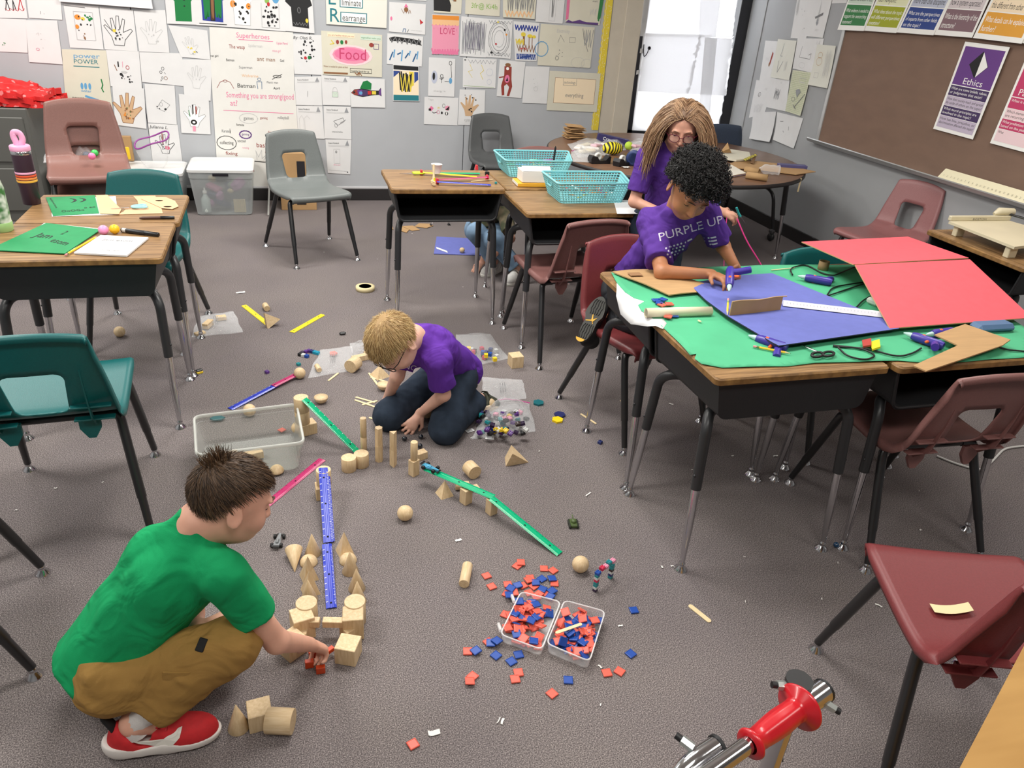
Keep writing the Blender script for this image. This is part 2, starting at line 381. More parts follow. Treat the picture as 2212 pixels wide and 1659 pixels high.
# ------------------------------------------------------------------ furniture
BLACKT = mat('black_tube', (30, 30, 32), .32, coat=.3)
BLACKG = mat('dark_grey_tube', (44, 45, 47), .38)
CHROME = mat('chrome', (205, 205, 208), .14, metal=1)
BOXM = mat('black_plastic', (30, 31, 33), .5, bump=.08, bscale=300)
def wood_top():
    m = bpy.data.materials.new('wood_laminate'); MATS['wood_laminate'] = m; m.use_nodes = True
    nt = m.node_tree; N = nt.nodes; L = nt.links; b = N['Principled BSDF']; b.inputs['Roughness'].default_value = .35
    tc = N.new('ShaderNodeTexCoord'); mp = N.new('ShaderNodeMapping'); mp.inputs['Scale'].default_value = (3, 60, 8); L.new(tc.outputs['Object'], mp.inputs[0])
    n = N.new('ShaderNodeTexNoise'); n.inputs['Scale'].default_value = 2.2; n.inputs['Detail'].default_value = 6; n.inputs['Distortion'].default_value = .6; L.new(mp.outputs[0], n.inputs['Vector'])
    rp = N.new('ShaderNodeValToRGB'); e = rp.color_ramp.elements; e[0].position = .33; e[0].color = lin((110, 82, 52)); e[1].position = .66; e[1].color = lin((166, 130, 88))
    L.new(n.outputs['Fac'], rp.inputs[0]); L.new(rp.outputs[0], b.inputs['Base Color']); return m
WOODT = wood_top()
EDGE = mat('desk_edge', (150, 112, 62), .55, rgb2=(112, 80, 42), vscale=30)
SHELLS = {k: mat('shell_'+k, c, .42, var=.06, vscale=220, bump=.12, bscale=420) for k, c in dict(grey=(106, 111, 110), darkgrey=(84, 86, 87), teal=(10, 92, 92), mauve=(128, 88, 84), brown=(128, 90, 82), maroon=(118, 50, 52), rose=(146, 98, 98)).items()}

PROF = [(-.206, .395), (-.216, .412), (-.213, .428), (-.195, .437), (-.15, .436), (-.08, .430), (0, .424), (.07, .421), (.12, .424), (.16, .437), (.187, .462), (.205, .50), (.222, .56), (.238, .62), (.252, .675), (.262, .715), (.268, .732), (.276, .738), (.286, .733), (.291, .718)]
def chair_shell():
    P = [Vector((0, y, z)) for y, z in PROF]; S = [0]
    for a, b in zip(P[:-1], P[1:]): S.append(S[-1]+(b-a).length)
    T = S[-1]
    def at(l):
        for i in range(len(S)-1):
            if l <= S[i+1] or i == len(S)-2:
                t = (l-S[i])/(S[i+1]-S[i]); p0 = P[max(i-1, 0)]; p1 = P[i]; p2 = P[i+1]; p3 = P[min(i+2, len(P)-1)]
                return .5*((2*p1)+(p2-p0)*t+(2*p0-5*p1+4*p2-p3)*t*t+(3*p1-p0-3*p2+p3)*t**3)
    Lz = lambda z: next(S[i]+(z-P[i].z)/(P[i+1].z-P[i].z)*(S[i+1]-S[i]) for i in range(8, 16) if P[i].z <= z <= P[i+1].z)
    hb, ht = Lz(.462), Lz(.612)
    top = Lz(.73)
    rows = sorted(set([0, S[1], S[2], S[3], S[16], S[17], S[18], T]+[S[3]+(hb-S[3])*k/12 for k in range(13)]+[hb+(ht-hb)*k/12 for k in range(13)]+[ht+(S[16]-ht)*k/6 for k in range(7)]))
    cols = [-1, -.975, -.95, -.90]+[-.84+.07*k for k in range(25)]+[.90, .95, .975, 1]
    def half(l):
        z = at(l)
        if l < S[9]: return .206-.010*max(0, 1-l/.10)**2*2
        t = (l-S[9])/(T-S[9]); return .206-.022*t-.028*t*t
    hole = lambda x, l: None
    def sd(x, l):                       # rounded trapezoid hole
        t = (l-hb)/(ht-hb); hw = .066+.016*max(0, min(1, t)); hl = (ht-hb)/2; r = .028
        dx = abs(x)-(hw-r); dy = abs(l-(hb+ht)/2)-(hl-r)
        return math.hypot(max(dx, 0), max(dy, 0))+min(max(dx, dy), 0)-r
    bm = bmesh.new(); grid = []; dom = {}
    for l in rows:
        row = []
        for c in cols:
            h = half(l); x = math.copysign(min(abs(c), .945)/.945*h, c); row.append((x, l, c))
        grid.append(row)
    def pos(x, l, c):
        p = at(l); h = half(l); s = x/h
        kk = max(0, min(1, (l-S[8])/(S[11]-S[8]))); nrm = Vector((0, -.97*kk, 1-.75*kk)).normalized()
        q = p.copy(); q.x = x
        if l < S[8]: q.z += -.007*(1-s*s)*min(1, l/.1)+.004*s*s
        else:
            k = min(1, (l-S[8])/.1); q.y += .018*(1-s*s)*k-.004
            kt = max(0, min(1, (l-S[12])/(S[16]-S[12]))); q.z += .020*(1-abs(s)**2.2)*kt**2-.004*kt
        f = max(0, (abs(c)-.90)/.10)
        f *= max(.25, min(1, l/S[4]))*(1-.7*max(0, min(1, (l-S[14])/(T-S[14]))))
        if f > 0:
            q -= nrm*(.030*f**1.15); q.x -= math.copysign(.004*f*f, c)
        return q
    vs_ = []
    for row in grid:
        r = []
        for x, l, c in row:
            d = sd(x, l)
            r.append([x, l, c, d])
        vs_.append(r)
    nr, nc = len(rows), len(cols)
    keep = [[(vs_[i][j][3]+vs_[i+1][j][3]+vs_[i][j+1][3]+vs_[i+1][j+1][3])/4 > 0 for j in range(nc-1)] for i in range(nr-1)]
    for i in range(nr):
        for j in range(nc):
            adj = [keep[a][b] for a in(i-1, i) for b in(j-1, j) if 0 <= a < nr-1 and 0 <= b < nc-1]
            if any(adj) and not all(adj):
                x, l, c, d = vs_[i][j]
                for _ in range(4):
                    e = 1e-4; gx = (sd(x+e, l)-sd(x-e, l))/(2*e); gy = (sd(x, l+e)-sd(x, l-e))/(2*e); d = sd(x, l); n2 = gx*gx+gy*gy+1e-9; x -= d*gx/n2; l -= d*gy/n2
                vs_[i][j][:2] = [x, l]
    bv = [[bm.verts.new(pos(*vs_[i][j][:3])) for j in range(nc)] for i in range(nr)]
    for i in range(nr-1):
        for j in range(nc-1):
            if keep[i][j]: bm.faces.new((bv[i][j], bv[i][j+1], bv[i+1][j+1], bv[i+1][j]))
    for v in [v for v in bm.verts if not v.link_faces]: bm.verts.remove(v)
    bmesh.ops.recalc_face_normals(bm, faces=bm.faces)
    up = sum((f.normal.z for f in bm.faces if f.calc_center_median().z < .43 and abs(f.calc_center_median().x) < .1))
    if up < 0: bmesh.ops.reverse_faces(bm, faces=bm.faces)
    bmesh.ops.solidify(bm, geom=list(bm.faces), thickness=.0055)
    for f in bm.faces: f.smooth = True
    me = bpy.data.meshes.new('seat_shell'); bm.to_mesh(me); bm.free(); return me
def glide(mb, p, r=.021, X=None):
    mb.lathe([(.008, .040), (.0085, .030), (.011, .028), (.011, .024), (.008, .021), (.010, .016), (r, .004), (r*1.05, 0)], 14, X=Matrix.Translation((p[0], p[1], 0)))
SHELL_ME = chair_shell(); SHELL_ME.materials.append(SHELLS['grey'])
def build_chair():
    t = thing('school_chair', 'x', 'chair')
    obj('seat_shell', SHELL_ME, t)
    for sy, fx, fy in((-1, .208, -.25), (1, .228, .26)):
        yb = .115*sy-.005
        MB().tube([(-.13, yb, .394), (.13, yb, .394)], .0125, 10).build('cross_tube', BLACKT, t)
        for sx in(-1, 1):
            P = fillet([(sx*.125, yb, .394), (sx*.178, yb, .394), (sx*.184, yb+sy*.018, .34), (sx*fx, fy, .03)], .05, 6)
            foot = Vector((sx*fx, fy, .03)); knee = Vector((sx*.184, yb+sy*.018, .34)); mid = knee+(foot-knee)*.66
            lg = MB().tube(P[:-1]+[mid], .0148, 12).build('leg', BLACKT, t)
            MB().tube([mid+(knee-foot).normalized()*.004, foot], [.0132, .0118], 12).build('leg_sleeve', BLACKT, lg)
            g = MB(); glide(g, (sx*fx, fy)); g.build('glide', CHROME, lg)
    return t
RIBS = MB()
def add_ribs(t, key):
    for sx in(-1, 1):
        m = SHELLS[key]; n = Vector((0, .97, -.2))
        pr = [Vector((sx*.125, y+.012, z)) for y, z in((.150, .405), (.205, .452), (.224, .50), (.242, .56), (.256, .625))]
        b = MB(); V = []
        for i, p in enumerate(pr): d = .022*(1-i/4)+.001; V += [p+Vector((-.002, 0, 0)), p+Vector((.002, 0, 0)), p+Vector((.002, d, -.2*d)), p+Vector((-.002, d, -.2*d))]
        F = []
        for i in range(4):
            for j in range(4): F.append((i*4+j, i*4+(j+1) % 4, i*4+4+(j+1) % 4, i*4+4+j))
        b.add(V, F+[(0, 1, 2, 3), (16, 19, 18, 17)]).build('rib', m, t)
        for z, y, d in((.49, .214, .024), (.435, .188, .026)):
            MB().box((sx*.128, y+.018, z), (.11, d, .005), b=.001, X=None).build('rib', m, t)
        MB().prism([(sx*.075, .385), (sx*.095, .35), (sx*.115, .35), (sx*.135, .385), (sx*.135, .42), (sx*.075, .42)], 0, .012, X=Matrix.Translation((0, .165, 0)) @ Matrix(((1, 0, 0, 0), (0, 0, 1, 0), (0, 1, 0, 0), (0, 0, 0, 1)))).build('bracket', m, t)
CHAIR0 = build_chair()
chair_used = [False]
def chair(label, key, loc, rotz, ribs=False, scale=1.0, tip=None):
    if not chair_used[0]: c = CHAIR0; chair_used[0] = True; c['label'] = label; c.location = loc; c.rotation_euler = (0, 0, rotz)
    else: c = dup(CHAIR0, label, loc, rotz)
    for ch in c.children:
        if ch.name.startswith('seat_shell'): ch.material_slots[0].link = 'OBJECT'; ch.material_slots[0].material = SHELLS[key]
    c['group'] = 'school shell chairs'; c.scale = (scale,)*3
    if ribs: ribs_later.append((c, key))
    return c
ribs_later = []
FEET = {'a': (-.208, -.25), 'b': (.208, -.25), 'c': (-.228, .26), 'd': (.228, .26)}
def fit(**k):
    """chair pose from the photo positions of its feet"""
    L = [Vector((*FEET[n], 0)) for n in k]; W_ = [G(*p) for p in k.values()]; n = len(L)
    lc = sum(L, Vector())/n; wc = sum(W_, Vector())/n; s = c = 0
    for l, w_ in zip(L, W_):
        a = l-lc; b = w_-wc; c += a.x*b.x+a.y*b.y; s += a.x*b.y-a.y*b.x
    r = math.atan2(s, c); R = Matrix.Rotation(r, 3, 'Z'); p = wc-R @ lc; p.z = 0; return p, r
p, r = fit(a=(641, 579), b=(775, 563), c=(572, 532), d=(711, 515)); chair('grey plastic chair standing alone near the pinned wall', 'grey', p, r)
p, r = fit(a=(346, 982), b=(52, 1016)); chair('teal plastic chair at lower left seen from behind', 'teal', p, r, True)
p, r = fit(b=(1087, 708), d=(1166, 798)); chair('dusty mauve chair pushed under the desk with turquoise basket', 'mauve', p, r, True)
MCH = fit(a=(1345.6, 982), b=(1529.5, 944.6), c=(1203, 857), d=(1381, 827)); chair('maroon chair with the curly haired boy kneeling on it', 'maroon', MCH[0], MCH[1])
p, r = fit(b=(1752, 1418), a=(2077, 1436)); p = Vector((1.516, .969, 0)); r = PI-.33; chair('maroon chair in the lower right corner with a tape strip on its seat', 'maroon', p, r, True); FRCH = (p, r)
chair('mauve chair tucked under the right desk below the bent cardboard', 'mauve', (2.03, 1.79, 0), PI-.05, True)
chair('rose mauve chair in front of the chalkboard wall', 'rose', (3.64, 3.90, 0), -PI/2+.25)
chair('teal chair mostly hidden behind the green covered desks', 'teal', (2.20, 2.42, 0), 0)
chair('dark grey chair against the wall behind the turquoise baskets', 'darkgrey', (1.66, 6.03, 0), .08)
chair('brown chair at the bottom of the stack by the filing cabinet', 'brown', (-1.03, 4.62, 0), .22); chair('brown chair in the middle of the stack by the filing cabinet', 'brown', (-1.03, 4.62, .105), .22)
BRCH = chair('brown chair holding clear bags of pompoms by the filing cabinet', 'brown', (-1.03, 4.62, .21), .22)
p, r = fit(c=(252, 677), d=(453, 677)); chair('teal chair facing us behind the left pair of desks', 'teal', p, r)
p, r = fit(b=(88, 1293), a=(80, 1392)); chair('teal chair cut off by the left edge with black legs showing', 'teal', p, r)
chair('mauve chair on the far side of the middle desks', 'mauve', (1.62, 4.62, 0), .05)
for c, k in ribs_later: add_ribs(c, k)

def build_desk():
    t = thing('student_desk', 'x', 'desk'); W_, Dp, Z = .60, .455, .715
    def rr(w_, d, r, n=4):
        P = []
        for cx, cy, a0 in((w_-r, d-r, 0), (-w_+r, d-r, 90), (-w_+r, -d+r, 180), (w_-r, -d+r, 270)):
            for k in range(n+1): a = math.radians(a0+90*k/n); P.append((cx+r*math.cos(a), cy+r*math.sin(a)))
        return P
    b = MB(); n = 20; lev = [(-.004, Z-.024, 1), (0, Z-.021, 1), (0, Z-.005, 1), (-.004, Z, 0)]
    for (o0, z0, m), (o1, z1, _) in zip(lev[:-1], lev[1:]):
        A = [(x, y, z0) for x, y in rr(W_/2+o0, Dp/2+o0, .018)]; B = [(x, y, z1) for x, y in rr(W_/2+o1, Dp/2+o1, .018)]; n = len(A)
        b.add(A+B, [(i, (i+1) % n, n+(i+1) % n, n+i) for i in range(n)], 1, True)
    b.add([(x, y, Z) for x, y in rr(W_/2-.004, Dp/2-.004, .016)], [tuple(range(n))], 0); b.add([(x, y, Z-.024) for x, y in rr(W_/2-.004, Dp/2-.004, .016)], [tuple(range(n-1, -1, -1))], 1)
    b.build('desk_top', [WOODT, EDGE], t)
    def sec(w_, top, bot, r, k=5):
        P = [(-w_, top)]
        for cx, cz, a0 in((-w_+.018+r, bot+r, 180), (w_-.018-r, bot+r, 270)):
            for q in range(k+1): a = math.radians(a0+90*q/k); P.append((cx+r*math.cos(a), cz+r*math.sin(a)))
        return P+[(w_, top)]
    bb = MB(); zt = Z-.024; O = sec(.282, zt, zt-.135, .035); I = sec(.274, zt, zt-.127, .03); n = len(O)
    yf, yb = -.205, .205
    rings = [[(x, yf, z) for x, z in I], [(x, yf, z) for x, z in O], [(x*.98, yb, z+(zt-z)*.06) for x, z in O]]
    for A, B in zip(rings[:-1], rings[1:]): bb.add(A+B, [(i, n+i, n+i+1, i+1) for i in range(n-1)], 0, True)
    bb.add(rings[2], [tuple(range(n))], 0)
    Bi = [(x*.98, yb-.006, z+(zt-z)*.06) for x, z in I]; bb.add(rings[0]+Bi, [(i, i+1, n+i+1, n+i) for i in range(n-1)], 0, True); bb.add(Bi, [tuple(range(n-1, -1, -1))], 0)
    bb.tube([(x, yf, z) for x, z in O], .006, 8); bb.build('book_box', BOXM, t)
    for sx in(-1, 1):
        for sy in(-1, 1):
            foot = Vector((sx*.272, sy*.212, .035)); kn = Vector((sx*.258, sy*.165, .545))
            P = fillet([(sx*.16, sy*.10, .545), (sx*.235, sy*.125, .552), kn+(foot-kn)*.02+Vector((0, 0, -.02)), foot], .06, 6)
            mid = kn+(foot-kn)*.47
            lg = MB().tube(P[:-1]+[mid], .0170, 12).build('leg', BLACKG, t)
            MB().tube([mid+Vector((0, 0, .003)), mid+(foot-mid)*.55, foot], [.0135, .0135, .0085], 12).build('leg_extension', CHROME, lg)
            g = MB(); glide(g, (foot.x, foot.y), .022); g.build('glide', CHROME, lg)
            MB().sphere(mid+Vector((sx*.014, 0, .05)), .005, 8).build('screw', BLACKG, lg)
    return t
DESK0 = build_desk(); desk_used = [False]
def desk(label, x, y, rz=0, s=1.0, zs=1.0):
    if not desk_used[0]: d = DESK0; desk_used[0] = True; d['label'] = label; d.location = (x, y, 0); d.rotation_euler = (0, 0, rz)
    else: d = dup(DESK0, label, (x, y, 0), rz)
    d.scale = (s, s, zs); d['group'] = 'student desks'; return d
DZ = .715
desk('wooden desk with red, yellow and blue ruler ramps and paper cup', .781, 3.955, 0, .975, .75/.715)
desk('wooden desk carrying the nearer turquoise basket and white box', 1.392, 3.63)
desk('wooden desk carrying the farther turquoise basket', 1.42, 4.115, PI)
desk('near left desk with green folder, notepad and plastic balls', -.753, 3.065, PI)
desk('farther left desk with purple bottle and scissors', -.742, 3.525)
desk('near desk of the green covered group, bare worn front edge', 1.435, 1.885, PI)
desk('right near desk of the green covered group under the bent cardboard', 2.06, 1.875, 0)
desk('left far desk of the green covered group beside the curly haired boy', 1.435, 2.347)
desk('right far desk of the green covered group under the red board', 2.15, 2.365)
desk('desk by the right wall holding the paper cutter', 3.36, 2.765, -PI/2)

# round work table
RT = thing('round_table', 'large round brown table piled with craft supplies by the window', 'table', (2.70, 5.07, 0)); RTZ = .68; RR = .92
TB = mat('table_brown', (104, 74, 56), .38, rgb2=(124, 92, 70), vscale=4, stretch=(1, 14, 1)); MB().lathe([(.01, RTZ-.001), (RR-.012, RTZ-.001), (RR-.004, RTZ-.004)], 72).lathe([(RR-.02, RTZ-.028), (.01, RTZ-.028)], 72).build('table_top', TB, RT)
MB().lathe([(RR-.006, RTZ-.002), (RR, RTZ-.006), (RR+.002, RTZ-.016), (RR, RTZ-.026), (RR-.02, RTZ-.03)], 72).build('edge_band', mat('edge_black', (34, 32, 32), .5), RT)
MB().lathe([(.6, RTZ-.03), (.6, RTZ-.075), (.58, RTZ-.075), (.58, RTZ-.03)], 48).build('apron', BLACKG, RT)
lt = G(1674, 558)-Vector((2.70, 5.07, 0)); a0 = math.atan2(lt.y, lt.x); rl = lt.length
for k in range(4):
    a = a0+k*PI/2; c, s = math.cos(a), math.sin(a)
    lg = MB().tube([(c*(rl-.05), s*(rl-.05), RTZ-.03), (c*(rl-.02), s*(rl-.02), .33)], .019, 12).build('leg', BLACKT, RT)
    MB().tube([(c*(rl-.02), s*(rl-.02), .335), (c*rl, s*rl, .03)], [.014, .010], 12).build('leg_extension', CHROME, lg)
    g = MB(); glide(g, (c*rl, s*rl), .018); g.build('glide', CHROME, lg)

# navy padded chair on casters, behind the round table
NC = thing('caster_chair', 'navy padded chair with rolling casters behind the round table', 'chair', (3.43, 5.42, 0), .12)
def pad(w_, h_, t_, X, mi=0):
    def f(sgn):
        def g(u, v):
            x = (u-.5)*2; y = (v-.5)*2; r = max(0, 1-max(abs(x), abs(y))**6); q = 1-.10*(x*x*y*y)
            return X @ Vector((x*w_/2*q, y*h_/2*q, sgn*t_/2*r**.5))
        return g
    return MB().grid(f(1), 16, 16, mi).grid(f(-1), 16, 16, mi, flip=True)
NAVY = mat('navy_fabric', (52, 64, 84), .8, var=.1, vscale=150)
pad(.46, .34, .07, Matrix.Translation((0, .23, .65)) @ Matrix.Rotation(PI/2-.15, 4, 'X')).build('backrest', NAVY, NC)
pad(.48, .46, .08, Matrix.Translation((0, -.02, .44))).build('seat', NAVY, NC)
for sx in(-1, 1):
    lg = MB().tube(fillet([(sx*.2, .26, .66), (sx*.22, .24, .42), (sx*.22, .15, .40), (sx*.24, -.25, .40), (sx*.27, -.30, .10)], .10, 8), .014, 12).build('leg', BLACKT, NC)
    l2 = MB().tube(fillet([(sx*.22, .05, .40), (sx*.24, .26, .38), (sx*.27, .33, .10)], .09, 8), .014, 12).build('leg', BLACKT, NC)
    for l, y in((lg, -.30), (l2, .33)):
        MB().lathe([(.01, -.014), (.030, -.012), (.032, 0), (.030, .012), (.01, .014)], 18, X=Matrix.Translation((sx*.27, y, .033)) @ Matrix.Rotation(PI/2, 4, 'Y')).build('caster', BLACKG, l)
        MB().box((sx*.27, y, .078), (.034, .05, .03), b=.008).build('caster_fork', mat('dull_metal', (120, 120, 122), .35, metal=.8), l)
# ------------------------------------------------------------------ papers, posters and lettering on the walls
INK = {}
def ink(c):
    cols = dict(k=(28, 28, 30), g=(120, 120, 122), f=(196, 196, 196), r=(190, 40, 48), p=(214, 70, 110), lp=(232, 150, 175), b=(40, 60, 150), lb=(96, 160, 205), t=(30, 120, 130), G=(16, 122, 60), lg=(140, 180, 90), y=(228, 205, 70), o=(224, 140, 50), br=(140, 96, 62), tan=(206, 170, 132), v=(96, 66, 128), w=(246, 246, 242), rd=(150, 60, 50), gy=(150, 152, 156), pk=(228, 120, 160), or2=(236, 188, 140), bl2=(36, 92, 140), pur=(104, 62, 136), dkp=(70, 52, 96), ltp=(196, 184, 204), nb=(45, 70, 140), lnb=(190, 196, 214), gr=(56, 128, 72), lgr=(206, 222, 206), li=(164, 172, 40), lli=(232, 234, 196), ma=(132, 104, 112), lma=(218, 208, 210), org=(228, 164, 62), lor=(248, 228, 196), mg=(196, 62, 106), lmg=(240, 212, 216))
    if c not in INK: INK[c] = mat('ink_'+c, cols[c], .7)
    return INK[c]
PAPERS = dict(w=mat('paper_white', (224, 224, 224), .75, var=.015, vscale=12), c=mat('paper_cream', (216, 212, 194), .75, var=.02, vscale=9), n=mat('paper_chart', (226, 225, 220), .75, var=.02, vscale=9), g=mat('paper_graph', (214, 214, 192), .75), L=mat('poster_laminate', (232, 230, 220), .3), l=mat('paper_lined', (220, 220, 210), .75))
WALLP = {'b': (lambda u, v, o: YP(u, v, BACK_Y-.006-o), Vector((0, -1, 0))), 'r': (lambda u, v, o: XP(u, v, RIGHT_X-o), Vector((-1, 0, 0)))}
HAND = [(.30, .0), (.24, .28), (.02, .62), (.07, .66), (.28, .48), (.26, .88), (.33, .90), (.40, .52), (.46, .98), (.54, .98), (.53, .52), (.66, .90), (.73, .87), (.64, .45), (.90, .58), (.95, .52), (.68, .2), (.62, 0)]
def paper(wall, q, label, ops=(), m='w', off=.002, curl=.0018, name='paper_sheet', cat='paper', group=None, n=5):
    pj, nrm = WALLP[wall]; seed = random.random()*99
    P = [pj(u, v, off) for u, v in q]; r = random.Random(str(q)); c1, c2 = r.uniform(.2, 1)*curl, r.uniform(.2, 1)*curl
    def base(u, v): return P[3]*(1-u)*(1-v)+P[2]*u*(1-v)+P[1]*u*v+P[0]*(1-u)*v
    def pos(u, v, o=0): return base(u, v)+nrm*(o+c1*(1-v)**3*u+c2*(1-v)**3*(1-u)+.4*c1*abs(u-.5)**3*v)
    t = MB().slab(lambda u, v, o: pos(u, v, o), n, n, .0007).build(name, PAPERS[m] if isinstance(m, str) else m)
    if sum(((t.data.polygons[0].normal[i])*nrm[i] for i in range(3))) < 0: t.data.flip_normals()
    tag(t, label, cat, group)
    W_ = (P[1]-P[0]).length; H_ = (P[0]-P[3]).length; asp = W_/H_
    if not ops: return t
    mats = []; b = MB(); lay = [.0013+.12*curl]
    def mi(c):
        k = ink(c)
        if k not in mats: mats.append(k)
        return mats.index(k)
    def poly(pts, c):
        lay[0] += .00008; pts = [pos(a, bb, lay[0]) for a, bb in pts]; b.add(pts, [tuple(range(len(pts)))], mi(c))
    def line(pts, w_, c):
        lay[0] += .00004
        for (a0, b0), (a1, b1) in zip(pts[:-1], pts[1:]):
            dx, dy = (a1-a0)*asp, b1-b0; l = math.hypot(dx, dy) or 1e-6; nx, ny = -dy/l*w_/2/asp, dx/l*w_/2; ex, ey = dx/l*w_*.4/asp, dy/l*w_*.4
            b.add([pos(a, bb, lay[0]) for a, bb in((a0+nx-ex, b0+ny-ey), (a0-nx-ex, b0-ny-ey), (a1-nx+ex, b1-ny+ey), (a1+nx+ex, b1+ny+ey))], [(0, 1, 2, 3)], mi(c))
    ell = lambda u, v, ru, rv, k=14: [(u+ru*math.cos(2*PI*i/k), v+rv*math.sin(2*PI*i/k)) for i in range(k)]
    for op in ops:
        k = op[0]
        if k == 'T':
            _, s, u, v, h, c = op[:6]; rot = op[6] if len(op) > 6 else 0; sh = op[7] if len(op) > 7 else 0
            V, F = text_geo(s, sh); ca, sa = math.cos(rot), math.sin(rot); lay[0] += .00004
            b.add([pos(u+(x*ca-y*sa)*h/asp, v+(x*sa+y*ca)*h, lay[0]) for x, y, z in V], F, mi(c))
        elif k == 'TF':                    # text fitted to a width
            _, s, u, v, h, wd, c = op; V, F = text_geo(s); mx_ = max(x for x, y, z in V); lay[0] += .00004
            b.add([pos(u+x/mx_*wd, v+y*h, lay[0]) for x, y, z in V], F, mi(c))
        elif k == 'L': line(op[1], op[2], op[3])
        elif k == 'P': poly(op[1], op[2])
        elif k == 'R': _, u0, v0, u1, v1, c = op; poly([(u0, v0), (u1, v0), (u1, v1), (u0, v1)], c)
        elif k == 'B': _, u0, v0, u1, v1, w_, c = op; line([(u0, v0), (u1, v0), (u1, v1), (u0, v1), (u0, v0)], w_, c)
        elif k == 'E': _, u, v, ru, rv, c = op; poly(ell(u, v, ru, rv), c)
        elif k == 'O': _, u, v, ru, rv, w_, c = op; e = ell(u, v, ru, rv); line(e+[e[0]], w_, c)
        elif k == 'S':                     # scribble
            _, u0, v0, u1, v1, cnt, c, w_ = op; rr = random.Random(cnt*7+int(u0*100)); pts = []
            for i in range(cnt): t_ = i/(cnt-1); pts.append((u0+(u1-u0)*t_+rr.uniform(-.02, .02), v0+rr.uniform(0, .15)*(v1-v0) if i % 2 else v1-rr.uniform(0, .15)*(v1-v0)))
            line(pts, w_, c)
        elif k == 'D':                     # random dots / small marks
            _, u0, v0, u1, v1, cnt, c, sz = op; rr = random.Random(cnt+int(u0*1000))
            for i in range(cnt):
                u, v = rr.uniform(u0, u1), rr.uniform(v0, v1); s_ = sz*rr.uniform(.5, 1.2); poly(ell(u, v, s_/asp, s_*rr.uniform(.6, 1.4), 7), c)
        elif k == 'H' or k == 'F':
            _, u, v, s_, c = op[:5]; pts = [(u+(x-.5)*s_/asp, v+(y-.5)*s_) for x, y in HAND]
            if k == 'F': poly(pts, c)
            else: line(pts+[pts[0]], op[5] if len(op) > 5 else .008, c)
    for me_lay in (0,):
        me = b.mesh('drawing', mats)
    d = obj('drawing', me, t); d['kind'] = 'stuff'
    # face the room
    return t
PP = lambda *a: [(a[i], a[i+1]) for i in range(0, 8, 2)]
W2 = .010
# --- left block
paper('b', PP(-45, -50, 48, -46, 60, 40, -30, 38), 'sheet with black and red stick figures at the upper left edge', [('L', [(.5, .2), (.55, .45), (.6, .2)], .02, 'k'), ('O', .55, .5, .05, .05, .02, 'k'), ('L', [(.68, .2), (.7, .45), (.75, .2)], .02, 'k'), ('L', [(.8, .2), (.88, .5), (.93, .2)], .02, 'r'), ('S', .5, .18, .95, .25, 9, 'r', .01)])
paper('b', PP(52, -44, 128, -38, 134.7, 43, 62.8, 38.5), 'nearly blank white sheet with one small squiggle, upper left', [('T', 'l', .35, .12, .12, 'g'), ('T', 'o', .45, .12, .07, 'f')])
paper('b', PP(-40, 38, 56, 42, 60, 114, -34, 110), 'blank sheet with a tiny green mark at the left edge', [('D', .42, .15, .5, .3, 4, 'G', .02)])
paper('b', PP(55, 43.5, 123.6, 44.3, 135.5, 139, 63, 133.7), 'white sheet with faint pencil dots above the red gift paper', [('D', .3, .3, .6, .8, 9, 'f', .012), ('O', .3, .32, .05, .03, .008, 'lp')], off=.004)
paper('b', PP(110, -60, 320, -40, 331, 19, 129, 3), 'long rolled white banner paper at the top left', [], off=.012, curl=.02)
paper('b', PP(136.7, 8, 212.7, 14, 224, 107, 151.4, 102.5), 'drawing of orange and green spotted shirt on white sheet', [('E', .35, .72, .09, .06, 'o'), ('E', .5, .69, .06, .04, 'y'), ('D', .55, .65, .75, .8, 6, 'G', .035), ('D', .3, .4, .75, .75, 8, 'k', .02), ('E', .3, .5, .06, .05, 'o'), ('D', .45, .2, .5, .4, 5, 'br', .02), ('B', .25, .2, .8, .85, .008, 'f'), ('L', [(.0, .97), (.6, .95)], .012, 'g')])
paper('b', PP(214.7, 15, 287.4, 21.5, 297.5, 111.4, 226, 106.3), 'traced hand in black outline with a yellow spot', [('H', .5, .48, .72, 'k', .012), ('D', .35, .25, .6, .5, 12, 'k', .022), ('E', .36, .47, .05, .04, 'y'), ('L', [(.1, .72), (.3, .45)], .01, 'k')])
paper('b', PP(288.6, 22.8, 357, 21.5, 366, 114, 300.8, 111.4), 'faint grey traced hand on white sheet under the banner', [('H', .5, .5, .6, 'f', .010), ('D', .3, .25, .7, .5, 6, 'f', .02)])
paper('b', PP(363, 54, 448, 66, 454.5, 128.6, 391, 122.8), 'wide sheet with thin pencil hand and a yellow dot', [('H', .45, .42, .6, 'f', .012), ('D', .3, .2, .55, .4, 6, 'y', .03), ('D', .4, .1, .6, .25, 3, 'g', .02)])
paper('b', PP(133.4, 106, 229, 109, 246, 257, 144, 250), 'yellowish poster lettered POWER with a small green tree', [('TF', 'POWER', .24, .80, .09, .55, 't'), ('TF', 'power', .24, .88, .10, .6, 'lb'), ('L', [(.24, .76), (.8, .755)], .012, 't'), ('T', 'water', .35, .38, .06, 'lb'), ('E', .38, .47, .03, .05, 'lb'), ('E', .46, .47, .03, .05, 'lb'), ('E', .55, .47, .03, .05, 'lb'), ('L', [(.82, .58), (.84, .5), (.81, .45), (.84, .4)], .016, 'G'), ('E', .86, .13, .11, .05, 'lg'), ('R', .84, .02, .88, .1, 'br'), ('T', 'power', .15, .27, .06, 'k'), ('L', [(.45, .32), (.7, .27)], .03, 'lb'), ('D', .6, .2, .75, .26, 4, 'y', .03)], 'c', off=.003)
